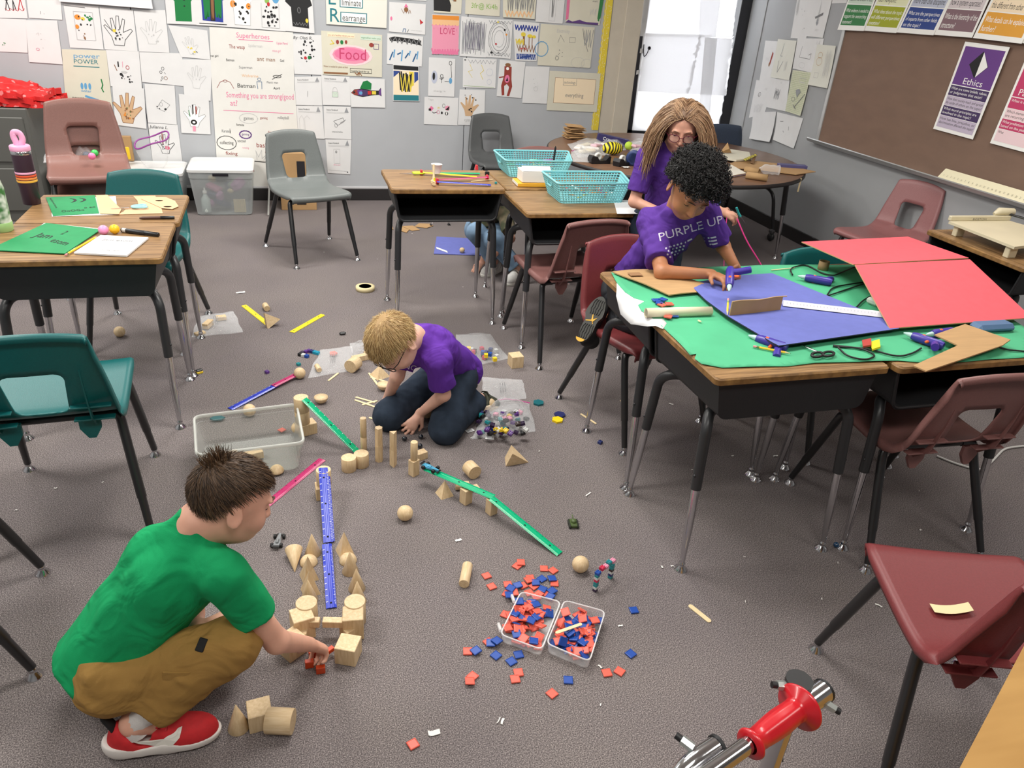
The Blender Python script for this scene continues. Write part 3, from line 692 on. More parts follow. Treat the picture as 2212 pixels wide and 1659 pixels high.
paper('b', PP(229, 107.6, 300, 111, 307, 191, 239, 186), 'sheet with small coloured finger drawings and black shapes', [('R', .30, .55, .34, .7, 'k'), ('L', [(.2, .6), (.26, .45)], .02, 'br'), ('E', .38, .35, .05, .04, 'k'), ('D', .35, .15, .75, .35, 9, 'k', .025), ('O', .6, .55, .05, .05, .012, 'r'), ('L', [(.45, .55), (.46, .7)], .012, 'lp'), ('E', .48, .42, .10, .03, 'f')])
paper('b', PP(301, 112.7, 393.7, 115, 396, 186, 307, 177), 'wide white sheet with small black and brown symbols', [('O', .52, .5, .03, .05, .012, 'k'), ('O', .47, .38, .03, .04, .012, 'k'), ('L', [(.55, .38), (.58, .34)], .012, 'k'), ('O', .5, .2, .02, .04, .01, 'k'), ('O', .58, .2, .04, .05, .012, 'br'), ('T', 'p', .45, .1, .1, 'k')])
paper('b', PP(391, 128, 458, 129, 455, 218, 398, 205), 'pale pencil hand on white sheet beside the chart paper', [('H', .5, .55, .6, 'f', .010), ('D', .3, .35, .6, .55, 5, 'f', .015)], off=.003)
paper('b', PP(242.6, 186, 311, 191, 316.5, 278, 249.4, 269.7), 'brown coloured-in hand tracing on white sheet', [('F', .45, .48, .78, 'tan'), ('H', .45, .48, .78, 'br', .012), ('D', .3, .15, .6, .5, 12, 'br', .025), ('D', .3, .2, .5, .4, 4, 'o', .03), ('D', .35, .3, .6, .5, 4, 'G', .02)], off=.004)
paper('b', PP(312, 181, 377, 185, 382, 269, 319.5, 264.6), 'white sheet with a small pencil sketch of a house', [('L', [(.35, .4), (.55, .62), (.8, .5), (.6, .32), (.35, .4)], .008, 'g'), ('O', .5, .5, .05, .05, .006, 'g'), ('D', .35, .38, .45, .44, 2, 'k', .025), ('D', .6, .36, .68, .42, 2, 'k', .025)], off=.003)
paper('b', PP(386, 202.6, 450.7, 210, 455, 290, 392, 287), 'hand drawing with a black eye and red finger', [('F', .5, .48, .6, 'w'), ('H', .5, .48, .6, 'g', .008), ('R', .42, .52, .46, .76, 'k'), ('R', .53, .52, .57, .72, 'rd'), ('E', .45, .3, .11, .07, 'k'), ('E', .45, .3, .05, .03, 'w'), ('L', [(.3, .6), (.33, .45)], .02, 'G'), ('R', .4, .06, .5, .2, 'lp')], off=.005)
paper('b', PP(319.5, 266, 383.6, 269.7, 395, 355, 330, 350), 'sheet signed at the top over a dark hand tracing', [('T', 'Julianna L.', .04, .88, .11, 'k', 0, .3), ('H', .5, .5, .5, 'k', .012), ('L', [(.42, .5), (.43, .75)], .03, 'rd'), ('D', .35, .35, .6, .5, 8, 'k', .025), ('E', .55, .4, .08, .05, 'p')], off=.002)
# --- shirt row and chart papers
paper('b', PP(352, -60, 420, -58, 424.5, 53.5, 361, 51), 'sheet with a green collared shirt drawing', [('P', [(.15, .55), (.3, .45), (.3, .06), (.85, .06), (.84, .45), (.98, .58), (.9, .8), (.6, .9), (.3, .85)], 'G'), ('P', [(.5, .9), (.6, .62), (.68, .9)], 'w'), ('E', .62, .48, .03, .015, 'k'), ('E', .62, .36, .03, .015, 'k')], off=.008)
paper('b', PP(420, -58, 488, -56, 493, 58, 424.5, 54), 'sheet with a blue and green scribbled shirt drawing', [('P', [(.18, .5), (.2, .1), (.85, .08), (.85, .5), (.98, .55), (.9, .8), (.3, .85), (.05, .65)], 'b'), ('S', .25, .15, .8, .7, 13, 'G', .05), ('R', .45, .1, .6, .7, 'k'), ('S', .5, .1, .56, .7, 7, 'br', .02), ('L', [(.1, .04), (.95, .04)], .015, 'k')], off=.008)
paper('b', PP(488, -56, 550, -54, 553, 63, 493, 58), 'sheet with a white shirt drawing dotted orange and grey', [('P', [(.2, .5), (.25, .06), (.8, .06), (.82, .5), (.98, .6), (.8, .85), (.2, .85), (.02, .6)], 'w'), ('E', .2, .45, .10, .07, 'o'), ('E', .75, .42, .09, .06, 'o'), ('E', .65, .6, .12, .07, 'lb'), ('D', .25, .1, .8, .5, 12, 'k', .025), ('L', [(.2, .5), (.25, .06), (.8, .06), (.82, .5)], .008, 'f')], off=.008)
paper('b', PP(550, -54, 612, -52, 617, 68, 552, 62.5), 'sheet with a spotted shirt drawing in black, blue and green', [('E', .7, .6, .12, .1, 'lb'), ('E', .4, .55, .08, .06, 'lg'), ('E', .45, .48, .05, .04, 'r'), ('D', .25, .08, .75, .45, 22, 'k', .025), ('L', [(.2, .5), (.22, .05), (.8, .05), (.8, .5)], .008, 'f')], off=.008)
paper('b', PP(612, -52, 671, -50, 679.5, 72, 617, 67), 'sheet with a black scribbled t-shirt drawing', [('P', [(.22, .45), (.25, .10), (.82, .08), (.82, .45), (.98, .5), (.85, .75), (.62, .82), (.45, .82), (.2, .78), (.02, .55)], 'k'), ('L', [(.5, .8), (.62, .79)], .03, 'w'), ('O', .5, .4, .05, .05, .012, 'g'), ('E', .76, .22, .05, .04, 'y'), ('S', .3, .12, .78, .18, 11, 'g', .008)], off=.008)
paper('b', PP(452, 58, 633, 70, 636, 198, 458, 192), 'large chart paper headed Superheroes in pink marker', [('TF', 'Superheroes', .31, .86, .12, .40, 'pk'), ('L', [(.34, .83), (.75, .83)], .009, 'pk'), ('TF', 'The wasp', .22, .68, .09, .19, 'rd'), ('TF', 'ant man', .55, .50, .10, .22, 'br'), ('TF', 'Superman', .33, .36, .06, .16, 'g'), ('TF', 'Batman', .30, .04, .10, .22, 'k'), ('TF', 'Batman', .18, .47, .06, .10, 'k'), ('TF', 'Spiderman', .45, .72, .07, .17, 'f'), ('TF', 'God', .83, .5, .07, .05, 'k'), ('TF', 'moon girl', .74, .66, .06, .1, 'lp'), ('TF', 'Captain Marvel', .79, .79, .06, .14, 'pk'), ('TF', 'Wolverine', .36, .22, .07, .2, 'or2'), ('TF', 'Plastic man', .66, .13, .05, .14, 'g'), ('TF', 'April', .74, .03, .06, .08, 'k'), ('TF', 'cat girl', .0, .53, .05, .09, 'k'), ('O', .79, .25, .05, .02, .008, 'k'), ('L', [(.73, .2), (.85, .29)], .008, 'k'), ('L', [(.06, .02), (.1, .12), (.16, .16), (.22, .12), (.26, .02)], .007, 'rd'), ('O', .16, .14, .02, .02, .006, 'rd'), ('L', [(.55, .03), (.54, .15), (.6, .15), (.6, .03)], .007, 'bl2'), ('O', .57, .19, .02, .025, .006, 'bl2')], 'n', off=.004, curl=.001)
paper('b', PP(458, 190, 637, 196, 648, 352, 468, 343), 'large chart paper asking what you are strong at', [('TF', 'Something you are strong/good', .16, .88, .11, .82, 'pk'), ('TF', 'at?', .20, .77, .11, .09, 'pk'), ('L', [(.12, .70), (.96, .69)], .008, 'pk'), ('TF', 'games', .35, .58, .07, .12, 'g'), ('O', .41, .6, .11, .07, .007, 'f'), ('TF', 'gaming', .55, .6, .05, .09, 'rd'), ('TF', 'volleyball', .76, .61, .06, .14, 'g'), ('TF', 'gaming', .315, .36, .05, .09, 'pur'), ('O', .36, .37, .07, .055, .016, 'pur'), ('TF', 'drawing', .63, .4, .06, .12, 'rd'), ('TF', 'soccer', .26, .26, .06, .1, 'k'), ('TF', 'basboll', .48, .2, .09, .22, 'rd'), ('TF', 'collecting', .05, .22, .07, .16, 'k'), ('O', .13, .24, .115, .10, .008, 'k'), ('TF', 'fixing', .11, .07, .07, .14, 'rd'), ('TF', 'Karate', .08, .39, .06, .09, 'g'), ('TF', 'fortnite', .26, .49, .05, .09, 'k'), ('TF', 'running', .31, .17, .04, .08, 'lp'), ('TF', 'racing', .58, .12, .05, .09, 'rd'), ('L', [(.48, .02), (.47, .15), (.5, .06), (.54, .16), (.54, .04), (.62, .12), (.56, .02)], .006, 'f'), ('T', 'i', .17, .38, .1, 'k'), ('TF', 'bowling', .68, .3, .05, .11, 'g'), ('TF', 'baking', .66, .08, .05, .09, 'f')], 'n', off=.006, curl=.001)
paper('b', PP(520, 340, 642, 348, 650, 406, 528, 404), 'lower chart paper sheet hanging to the baseboard behind the bin', [('B', .12, .55, .2, .93, .02, 'rd'), ('TF', 'tracking', .45, .82, .12, .25, 'g'), ('L', [(.5, .1), (.46, .45), (.54, .45), (.5, .75)], .02, 'pur'), ('L', [(.0, .92), (.45, .88)], .02, 'k')], 'n', off=.003, curl=.002)
paper('b', PP(629.8, 73.4, 694, 76, 697, 162, 636, 159.5), 'sheet with a hand shaped from scattered black marks', [('T', 'By: Olati R.', .04, .88, .11, 'k', 0, .2), ('D', .35, .62, .8, .88, 9, 'k', .03), ('D', .2, .4, .8, .62, 10, 'k', .028), ('E', .42, .42, .05, .04, 'r'), ('E', .55, .43, .05, .045, 'G'), ('T', '+', .42, .3, .1, 'k')], off=.003)
# --- laminated board and centre
paper('b', PP(703, -70, 838, -64, 834.8, 60.8, 705, 52), 'white laminated board with teal E and R and boxed words', [('T', 'E', .02, .36, .36, 't'), ('T', 'R', .04, .05, .36, 't'), ('R', .22, .32, .60, .50, 't'), ('R', .235, .335, .585, .485, 'w'), ('TF', 'liminate', .25, .355, .17, .32, 'k'), ('R', .23, .05, .67, .24, 't'), ('R', .245, .065, .655, .225, 'w'), ('TF', 'earrange', .26, .085, .17, .38, 'k'), ('R', .25, .56, .88, .64, 't')], 'L', name='laminated_board', cat='poster', off=.01, curl=0)
paper('b', PP(693.6, 66, 825.5, 75.5, 825, 167, 697, 161), 'poster lettered Food over a red smear', [('E', .48, .48, .36, .24, 'lmg'), ('E', .48, .48, .31, .20, 'lp'), ('E', .47, .5, .27, .15, 'pk'), ('TF', 'Food', .27, .38, .38, .46, 'mg'), ('R', .10, .88, .54, .97, 'lor'), ('TF', 'you are healthy when you eat', .11, .90, .06, .42, 'rd'), ('R', .64, .86, .98, .97, 'lgr'), ('TF', 'vegetables make you', .65, .89, .06, .32, 'gr'), ('L', [(.16, .8), (.2, .73), (.14, .71)], .02, 'y'), ('E', .26, .77, .025, .05, 'rd'), ('E', .33, .77, .025, .05, 'G'), ('E', .40, .78, .02, .045, 'rd'), ('E', .82, .75, .04, .05, 'rd'), ('B', .86, .66, .94, .78, .01, 'v'), ('R', .02, .03, .42, .07, 'br'), ('TF', 'Water is needed for plants as food', .02, .18, .06, .4, 'br'), ('B', .46, .08, .82, .18, .008, 'k'), ('TF', 'healthy food for us', .48, .1, .06, .3, 'k'), ('S', .53, .02, .66, .09, 6, 'br', .02)], 'c', name='food_poster', cat='poster')
ws = [('TF', 'Science Notebook', .1, .87, .07, .42, 'k'), ('L', [(.1, .83), (.9, .82)], .008, 'f'), ('L', [(.1, .80), (.9, .79)], .008, 'f'), ('P', [(.76, .82), (.92, .82), (.84, .98)], 'gy')]
paper('b', PP(636, 166, 694, 165, 696, 228, 638.6, 226.6), 'worksheet with one short pencil stroke, upper left of five', ws+[('L', [(.46, .3), (.47, .5)], .012, 'g')])
paper('b', PP(694, 162, 755, 166, 757.6, 228, 697, 226.6), 'worksheet with a small green padlock drawing', ws+[('R', .36, .28, .56, .46, 'lgr'), ('B', .36, .28, .56, .46, .008, 'g'), ('O', .46, .5, .08, .12, .012, 'f')], off=.003)
paper('b', PP(638, 228, 696, 229, 701, 300, 644, 297), 'worksheet with two pencil pillars, partly behind the grey chair', ws+[('L', [(.1, .1), (.1, .6), (.2, .7), (.26, .6), (.26, .1)], .008, 'f'), ('L', [(.3, .1), (.3, .62), (.4, .7), (.5, .6)], .008, 'f')])
paper('b', PP(699, 229, 757.6, 231, 759, 301, 701, 299), 'worksheet with a pencil wheelbarrow sketch', ws+[('L', [(.35, .55), (.7, .66), (.75, .55), (.5, .42), (.35, .55)], .012, 'g'), ('O', .44, .42, .05, .06, .01, 'g'), ('L', [(.6, .5), (.8, .6)], .012, 'g'), ('TF', 'compound machine', .28, .2, .07, .4, 'g')], off=.003)
paper('b', PP(703, 301, 759, 301, 756.4, 376.5, 708, 373.5), 'lowest worksheet with a tall outlined box drawing', ws+[('B', .3, .3, .55, .72, .008, 'f'), ('O', .4, .64, .03, .03, .012, 'g'), ('TF', 'door', .26, .24, .06, .32, 'lp'), ('L', [(.05, .1), (.85, .08)], .008, 'f'), ('E', .88, .06, .025, .02, 'k')])
paper('b', PP(755, 169, 831, 171, 832, 232.5, 758.4, 231), 'drawing of a rainbow coloured fish with a green fin', [('P', [(.02, .5), (.12, .62), (.35, .66), (.6, .6), (.82, .6), (.88, .7), (.9, .4), (.82, .45), (.6, .42), (.35, .36), (.12, .42)], 'k'), ('P', [(.03, .5), (.12, .6), (.25, .63), (.22, .42), (.12, .43)], 'rd'), ('P', [(.2, .6), (.34, .62), (.34, .4), (.22, .42)], 'pur'), ('P', [(.34, .62), (.5, .6), (.5, .4), (.34, .4)], 'dkp'), ('R', .5, .45, .6, .58, 'r'), ('R', .62, .46, .74, .58, 'y'), ('P', [(.82, .58), (.89, .68), (.89, .42), (.82, .46)], 'pur'), ('P', [(.28, .66), (.38, .9), (.5, .94), (.62, .84), (.6, .62)], 'G'), ('E', .11, .52, .03, .04, 'k'), ('E', .3, .5, .05, .06, 'lb')], off=.005)
# --- centre right block
paper('b', PP(841, -40, 921, -34, 921, 2, 841, -2), 'sheet mostly above the frame over the octopus drawing', [])
paper('b', PP(841, 4, 920, 9, 918, 75, 840, 68), 'sheet with a small pink hatted octopus drawing', [('P', [(.4, .85), (.45, .98), (.52, .86)], 'pk'), ('E', .46, .78, .06, .08, 'br'), ('S', .35, .65, .6, .8, 8, 'br', .015), ('E', .06, .45, .03, .07, 'pk'), ('P', [(.84, .5), (.94, .4), (.86, .32)], 'r'), ('L', [(.38, .03), (.4, .14), (.46, .14), (.45, .03)], .02, 'bl2'), ('L', [(.5, .03), (.54, .12)], .02, 'g'), ('TF', 'colour changing', .6, .1, .05, .3, 'f')])
paper('b', PP(836.6, 72, 914, 79, 911, 143.6, 835.6, 138), 'pastel drawing of a black cloud over blue rain', [('P', [(.05, .86), (.2, .92), (.6, .9), (.95, .86), (.95, .7), (.7, .74), (.4, .78), (.08, .76)], 'k'), ('S', .08, .7, .95, .9, 14, 'g', .03)]+[('L', [(.08+.11*i, .15+.1*(i % 3)), (.16+.11*i-.06*(i % 2), .4+.08*(i % 2))], .045, 'lb' if i % 2 else 'bl2') for i in range(8)])
paper('b', PP(848.8, 138, 904.5, 141.8, 905.7, 219, 848.8, 217.7), 'pastel drawing of dark branches on blue and yellow', [('R', .02, .02, .98, .84, 'lor'), ('R', .02, .2, .3, .82, 'nb'), ('R', .82, .2, .97, .82, 'nb'), ('R', .62, .25, .8, .82, 'y'), ('R', .02, .86, .98, .97, 'k'), ('S', .25, .25, .7, .8, 15, 'k', .04), ('S', .3, .25, .75, .75, 7, 'y', .03), ('R', .02, .02, .98, .17, 't')], off=.004)
paper('b', PP(936, -60, 1001, -58, 996, 30, 937, 27), 'drawing smudged with heavy black smoke at the top', [('P', [(.0, .05), (.6, .04), (.62, .2), (.5, .45), (.0, .6)], 'k'), ('P', [(.3, .45), (.75, .3), (.6, .55)], 'gy'), ('R', .7, .3, .8, .6, 'br')], 'c')
paper('b', PP(933.7, 31, 992.4, 34, 990.4, 119, 932.4, 116.5), 'pink and orange pastel sheet lettered LOVE', [('R', .01, .01, .99, .74, 'lp'), ('R', .01, .74, .99, .99, 'or2'), ('R', .01, .88, .99, .99, 'o'), ('S', .02, .62, .98, .76, 17, 'lp', .03), ('S', .02, .01, .98, .14, 21, 'pk', .04), ('R', .01, .01, .99, .06, 'pk'), ('TF', 'LOVE', .28, .52, .24, .56, 'mg')])
paper('b', PP(1007, -50, 1083, -46, 1079, 35.4, 1004.6, 30), 'sheet with yellow green bubble lettering at the top', [('TF', '3fr@ Ki4h', .16, .18, .2, .76, 'lg'), ('L', [(.3, .6), (.45, .45), (.6, .6)], .012, 'lb'), ('O', .35, .55, .03, .03, .01, 'lb')], 'c')
paper('b', PP(1087, -50, 1162, -46, 1154.5, 41, 1086, 37), 'pencil scribble drawing with orange at the bottom', [('S', .1, .15, .95, .75, 23, 'g', .012), ('S', .05, .03, .9, .18, 15, 'or2', .03), ('S', .15, .2, .9, .9, 17, 'gy', .01)], 'c', off=.004, curl=.012)
paper('b', PP(1163, -45, 1224, -42, 1215, 51.4, 1156.5, 47), 'white sheet with a pencil building and black scribble', [('B', .48, .05, .7, .7, .008, 'f'), ('S', .55, .08, .62, .6, 11, 'g', .008), ('S', .7, .55, .85, .7, 7, 'k', .012)])
paper('b', PP(1229, -50, 1311, -44, 1295, 54.4, 1221, 48), 'cream sheet edged in red, purple and green crayon', [('P', [(.0, .0), (.08, .06), (.2, .03), (.4, .08), (.6, .04), (.95, .05), (.95, .0)], 'v'), ('S', .0, .03, .07, .95, 21, 'pk', .03), ('S', .93, .05, .99, .95, 15, 'gr', .03), ('TF', 'smart', .7, .5, .06, .14, 'g'), ('S', .68, .2, .85, .35, 9, 'f', .008), ('T', 'r...', .3, .6, .1, 'lp')], 'c')
paper('b', PP(996.7, 35, 1053, 40.5, 1049.4, 124, 992.4, 121), 'dense purple grey pencil scribble sheet', [('S', .05, .05, .95, .95, 33, 'gy', .014), ('S', .1, .1, .9, .9, 25, 'dkp', .008), ('B', .3, .2, .75, .85, .01, 'g')])
paper('b', PP(1053, 40.5, 1107.6, 43.5, 1102.6, 127, 1049.4, 122.8), 'grey spiral space drawing with red and orange dots', [('O', .5, .5, .43, .45, .012, 'g'), ('O', .5, .5, .38, .4, .012, 'gy'), ('O', .5, .5, .3, .32, .012, 'g'), ('O', .5, .5, .2, .22, .008, 'gy'), ('S', .05, .04, .95, .14, 15, 'gy', .012), ('S', .05, .88, .95, .97, 15, 'gy', .012), ('E', .7, .74, .04, .03, 'k'), ('E', .78, .62, .04, .025, 'o'), ('E', .38, .36, .04, .025, 'r'), ('E', .22, .13, .05, .03, 'k'), ('E', .5, .14, .03, .02, 'g'), ('E', .42, .93, .04, .02, 'y')])
paper('b', PP(1109, 45.6, 1165, 50, 1159, 132.4, 1112.7, 130.4), 'bright picture of yellow trees over blue water', [('R', .06, .04, .94, .18, 'nb'), ('S', .05, .02, .95, .2, 21, 'lnb', .012), ('S', .05, .78, .95, .92, 17, 'b', .03), ('E', .38, .68, .10, .06, 'y'), ('E', .65, .65, .11, .05, 'y'), ('E', .82, .64, .08, .04, 'y'), ('R', .36, .4, .44, .64, 'br'), ('L', [(.62, .4), (.62, .62)], .02, 'br'), ('L', [(.75, .4), (.75, .62)], .02, 'br'), ('S', .1, .22, .9, .42, 13, 'br', .02), ('D', .25, .28, .6, .34, 9, 'r', .02), ('S', .08, .42, .4, .56, 9, 'y', .03)])
paper('b', PP(1168.4, 51.4, 1284.9, 59, 1274.7, 146.9, 1160.8, 140.5), 'wide cream sheet with pencil drawing headed Electricity', [('TF', 'Electricity', .30, .82, .13, .24, 'f'), ('L', [(.34, .58), (.38, .76), (.46, .6)], .008, 'g'), ('B', .55, .6, .66, .72, .006, 'g'), ('L', [(.78, .95), (.82, .7), (.92, .4)], .012, 'g'), ('S', .82, .5, .99, .95, 13, 'gy', .012), ('O', .05, .4, .12, .18, .02, 'lb'), ('O', .75, .12, .13, .13, .006, 'f'), ('O', .92, .1, .1, .12, .006, 'f'), ('O', .35, .2, .03, .05, .01, 'g'), ('D', .25, .2, .5, .4, 6, 'g', .014)], 'c')
paper('b', PP(926.6, 123.6, 983.6, 127, 981, 209, 924.6, 207), 'ink sheet of stick figures with a dark blue smudge', [('E', .22, .5, .12, .17, 'lnb'), ('E', .2, .52, .05, .1, 'k'), ('O', .5, .53, .05, .05, .012, 'k'), ('L', [(.5, .5), (.5, .36)], .012, 'k'), ('L', [(.42, .48), (.5, .44), (.58, .5)], .012, 'k'), ('O', .82, .88, .05, .05, .012, 'k'), ('L', [(.84, .82), (.88, .52), (.8, .46)], .012, 'k'), ('E', .84, .42, .06, .08, 'lb'), ('L', [(.62, .4), (.78, .4)], .01, 'k'), ('TF', 'energy is', .2, .12, .07, .45, 'f')])
paper('b', PP(1000.5, 125, 1073, 128, 1070, 191, 999.5, 188.6), 'wide weather drawing with pale yellow lightning', [('S', .15, .82, .95, .96, 15, 'gy', .012), ('L', [(.2, .8), (.28, .6), (.16, .55), (.28, .35)], .012, 'y'), ('L', [(.55, .78), (.62, .6), (.52, .5), (.6, .3)], .016, 'y'), ('O', .8, .55, .1, .12, .008, 'lnb'), ('O', .8, .22, .07, .09, .008, 'lnb'), ('L', [(.03, .06), (.95, .03)], .01, 'lg'), ('E', .06, .94, .03, .03, 'g')])
paper('b', PP(1079.8, 129, 1135, 134, 1126, 212, 1072.7, 207.6), 'drawing of a tall reddish brown animal on two legs', [('E', .33, .88, .11, .05, 'br'), ('P', [(.2, .84), (.48, .84), (.52, .5), (.58, .3), (.5, .03), (.4, .03), (.46, .28), (.36, .36), (.26, .3), (.3, .05), (.2, .03), (.14, .3), (.22, .6)], 'rd'), ('E', .33, .78, .06, .04, 'w'), ('E', .35, .5, .1, .11, 'pk'), ('P', [(.3, .44), (.36, .55), (.4, .44)], 'k'), ('L', [(.04, .52), (.2, .55)], .03, 'rd')])
paper('b', PP(1135, 143, 1187.4, 144.8, 1181, 224, 1127.9, 222.3), 'nearly blank white sheet with faint dots right of the brown animal', [('D', .35, .4, .65, .72, 8, 'f', .012), ('O', .5, .4, .08, .06, .006, 'f')])
paper('b', PP(1187.4, 152.7, 1297.5, 159, 1288.7, 242.3, 1180.5, 238), 'cream sheet lettered technology in an orange shaded box', [('R', .12, .2, .92, .84, 'lor'), ('S', .15, .25, .9, .7, 13, 'or2', .04), ('B', .12, .2, .92, .84, .008, 'br'), ('B', .28, .66, .54, .84, .008, 'g'), ('TF', 'technology', .30, .70, .1, .22, 'g'), ('TF', 'everything', .34, .36, .16, .36, 'g')], 'c', off=.004)
paper('b', PP(917, 208.9, 990.4, 211.4, 987.9, 271, 915.7, 267.9), 'sheet with a cluster of small drawn emblems', [('T', 'Tiago', .1, .88, .1, 'f'), ('P', [(.12, .55), (.2, .68), (.28, .6), (.2, .48)], 'pk'), ('R', .13, .5, .2, .58, 'k'), ('T', 'm', .38, .58, .14, 'y'), ('O', .57, .7, .04, .07, .01, 'k'), ('E', .68, .62, .07, .09, 'lp'), ('P', [(.62, .56), (.74, .7), (.72, .54)], 'k'), ('L', [(.24, .46), (.28, .42), (.38, .46)], .02, 'k'), ('O', .41, .46, .04, .06, .014, 'pk'), ('E', .52, .44, .03, .05, 'k'), ('E', .66, .42, .05, .06, 'k'), ('E', .66, .42, .02, .05, 'w')])
paper('b', PP(993, 193, 1048, 195, 1046, 271.4, 989, 269.7), 'sheet with a beige long fingered hand drawing', [('F', .42, .56, .6, 'tan'), ('D', .15, .72, .8, .88, 6, 'k', .022), ('D', .35, .33, .5, .5, 5, 'k', .025), ('T', 'cyst', .22, .12, .12, 'f')], off=.003)
# --- yellow scalloped border
def border():
    t = thing('border_strip', 'yellow scalloped border strip beside the cream column', 'border'); xr, wd = 2.66, .058; N_ = 150; z0 = YP(1297, 281, BACK_Y).z; z1 = 2.4; b = MB()
    L_ = []; R_ = []
    for i in range(N_+1):
        z = z0+(z1-z0)*i/N_; L_.append((xr-wd-.009*abs(math.sin(z*PI/.048)), z)); R_.append((xr, z))
    y = BACK_Y-.008; V = [(x, y, z) for x, z in L_]+[(x, y, z) for x, z in R_]+[(x, y+.002, z) for x, z in L_]+[(x, y+.002, z) for x, z in R_]; n = N_+1; F = []
    for i in range(N_): F += [(i, n+i, n+i+1, i+1), (2*n+i, 2*n+i+1, 3*n+i+1, 3*n+i), (i, i+1, 2*n+i+1, 2*n+i), (n+i, 3*n+i, 3*n+i+1, n+i+1)]
    b.add(V, F).build('strip', mat('border_yellow', (232, 208, 66), .6), t)
    d = MB(); rr = random.Random(4)
    for i in range(170): x, z = xr-rr.uniform(.006, wd-.02), rr.uniform(z0+.01, z1); e = rr.uniform(.002, .004); d.add([(x+e*math.cos(a), y-.001, z+e*math.sin(a)) for a in[k*PI/3 for k in range(6)]], [(0, 1, 2, 3, 4, 5)])
    P = [(xr-wd+.008-.007*abs(math.sin(k/300*(z1-z0)*PI/.048)), z0+(z1-z0)*k/300) for k in range(301)]
    for (x0, a0), (x1, a1) in zip(P[:-1], P[1:]): d.add([(x0-.0015, y-.001, a0), (x0+.0015, y-.001, a0), (x1+.0015, y-.001, a1), (x1-.0015, y-.001, a1)], [(0, 1, 2, 3)])
    o = d.build('white_dots', mat('border_white', (250, 244, 206), .6), t); o['kind'] = 'stuff'
border()
# --- right wall
paper('r', PP(1723, -7, 1759, -7, 1742, 84, 1708, 82), 'right wall sheet with faint notes, left of the top pair', [('D', .3, .2, .8, .9, 6, 'g', .01), ('S', .05, .55, .2, .95, 11, 'f', .006)], n=6)
paper('r', PP(1757, -7, 1799, -7, 1777.6, 82, 1742, 78), 'right wall sheet with a pencil sword, right of the top pair', [('P', [(.42, .4), (.5, .95), (.56, .4)], 'f'), ('P', [(.3, .5), (.72, .62), (.72, .55), (.35, .45)], 'g'), ('P', [(.42, .35), (.48, .5), (.56, .35), (.5, .28)], 'gy'), ('T', '6 8 9', .45, .15, .08, 'f')], off=.004)
paper('r', PP(1800, -12, 1832, -12, 1829, 7, 1797, 7.5), 'corner of a white sheet beside the green poster', [])
paper('r', PP(1653.6, 87.5, 1690, 90, 1674, 179, 1641, 173.6), 'right wall sheet with a red brush stroke drawing', [('P', [(.45, .45), (.55, .75), (.62, .7), (.52, .42)], 'rd'), ('E', .46, .42, .04, .05, 'br'), ('R', .74, .68, .84, .78, 'br'), ('L', [(.8, .42), (.82, .52)], .03, 'rd'), ('S', .2, .5, .4, .6, 7, 'f', .006)], off=.002)
paper('r', PP(1680.7, 84.3, 1721, 88, 1706, 173.6, 1666, 166.8), 'right wall yellowish sheet with two pencil arrows', [('L', [(.4, .9), (.36, .7), (.3, .58), (.42, .58)], .012, 'gy'), ('L', [(.25, .45), (.3, .15), (.5, .45)], .012, 'gy'), ('S', .6, .2, .75, .5, 7, 'f', .006)], 'l', off=.006, curl=.012)
paper('r', PP(1723, 82.7, 1780, 83.4, 1765, 160, 1712.6, 147.8), 'right wall sheet with a bold L shaped outline', [('L', [(.25, .75), (.2, .4), (.62, .38), (.64, .55), (.55, .5)], .014, 'g'), ('O', .35, .16, .12, .09, .008, 'f'), ('S', .75, .8, .9, .95, 7, 'f', .006)], off=.003)
paper('r', PP(1765.5, 96, 1806, 99, 1789, 191, 1749, 183), 'curved right wall sheet with a faint monster sketch', [('O', .3, .75, .12, .07, .008, 'tan'), ('O', .3, .6, .15, .1, .008, 'tan'), ('B', .2, .2, .4, .32, .008, 'f'), ('S', .6, .2, .9, .9, 15, 'f', .005)], 'l', off=.008, curl=.03, n=8)
paper('r', PP(1713, 151, 1753, 157, 1730, 250.6, 1696.7, 240), 'graph paper sheet with a pencil sword and star', [('L', [(x/12, 0), (x/12, 1)], .003, 'lg') for x in range(1, 12)]+[('L', [(0, x/24), (1, x/24)], .003, 'lg') for x in range(1, 24)]+[('L', [(.5, .15), (.95, .5)], .02, 'g'), ('L', [(.42, .2), (.62, .12)], .02, 'g'), ('O', .35, .33, .1, .05, .01, 'g'), ('P', [(.4, .55), (.58, .6), (.7, .52), (.6, .46), (.55, .38), (.45, .47)], 'gy'), ('B', .5, .75, .8, .85, .01, 'f')], 'g', off=.010, curl=.01)
paper('r', PP(1634, 172.6, 1675, 179, 1652, 243, 1617.7, 255), 'right wall sheet with pencil numbers by the window', [('O', .35, .62, .07, .06, .012, 'g'), ('T', '0.', .3, .58, .1, 'g'), ('T', '1/2', .55, .75, .1, 'f'), ('S', .2, .05, .7, .35, 13, 'f', .008)], off=.002)
paper('r', PP(1673, 169.5, 1706, 172.6, 1697.8, 241, 1654, 231), 'right wall sheet with small pencil scribbles beside graph paper', [('S', .25, .3, .55, .7, 15, 'gy', .008), ('S', .3, .45, .5, .6, 9, 'g', .008), ('T', '7/2', .45, .85, .08, 'f')], off=.005)
paper('r', PP(1627, 243, 1677, 241, 1667.6, 306.8, 1622.5, 299.5), 'curling lower sheet with its right corner bent over', [('D', .3, .2, .8, .8, 6, 'f', .008)], off=.006, curl=.035, n=8)
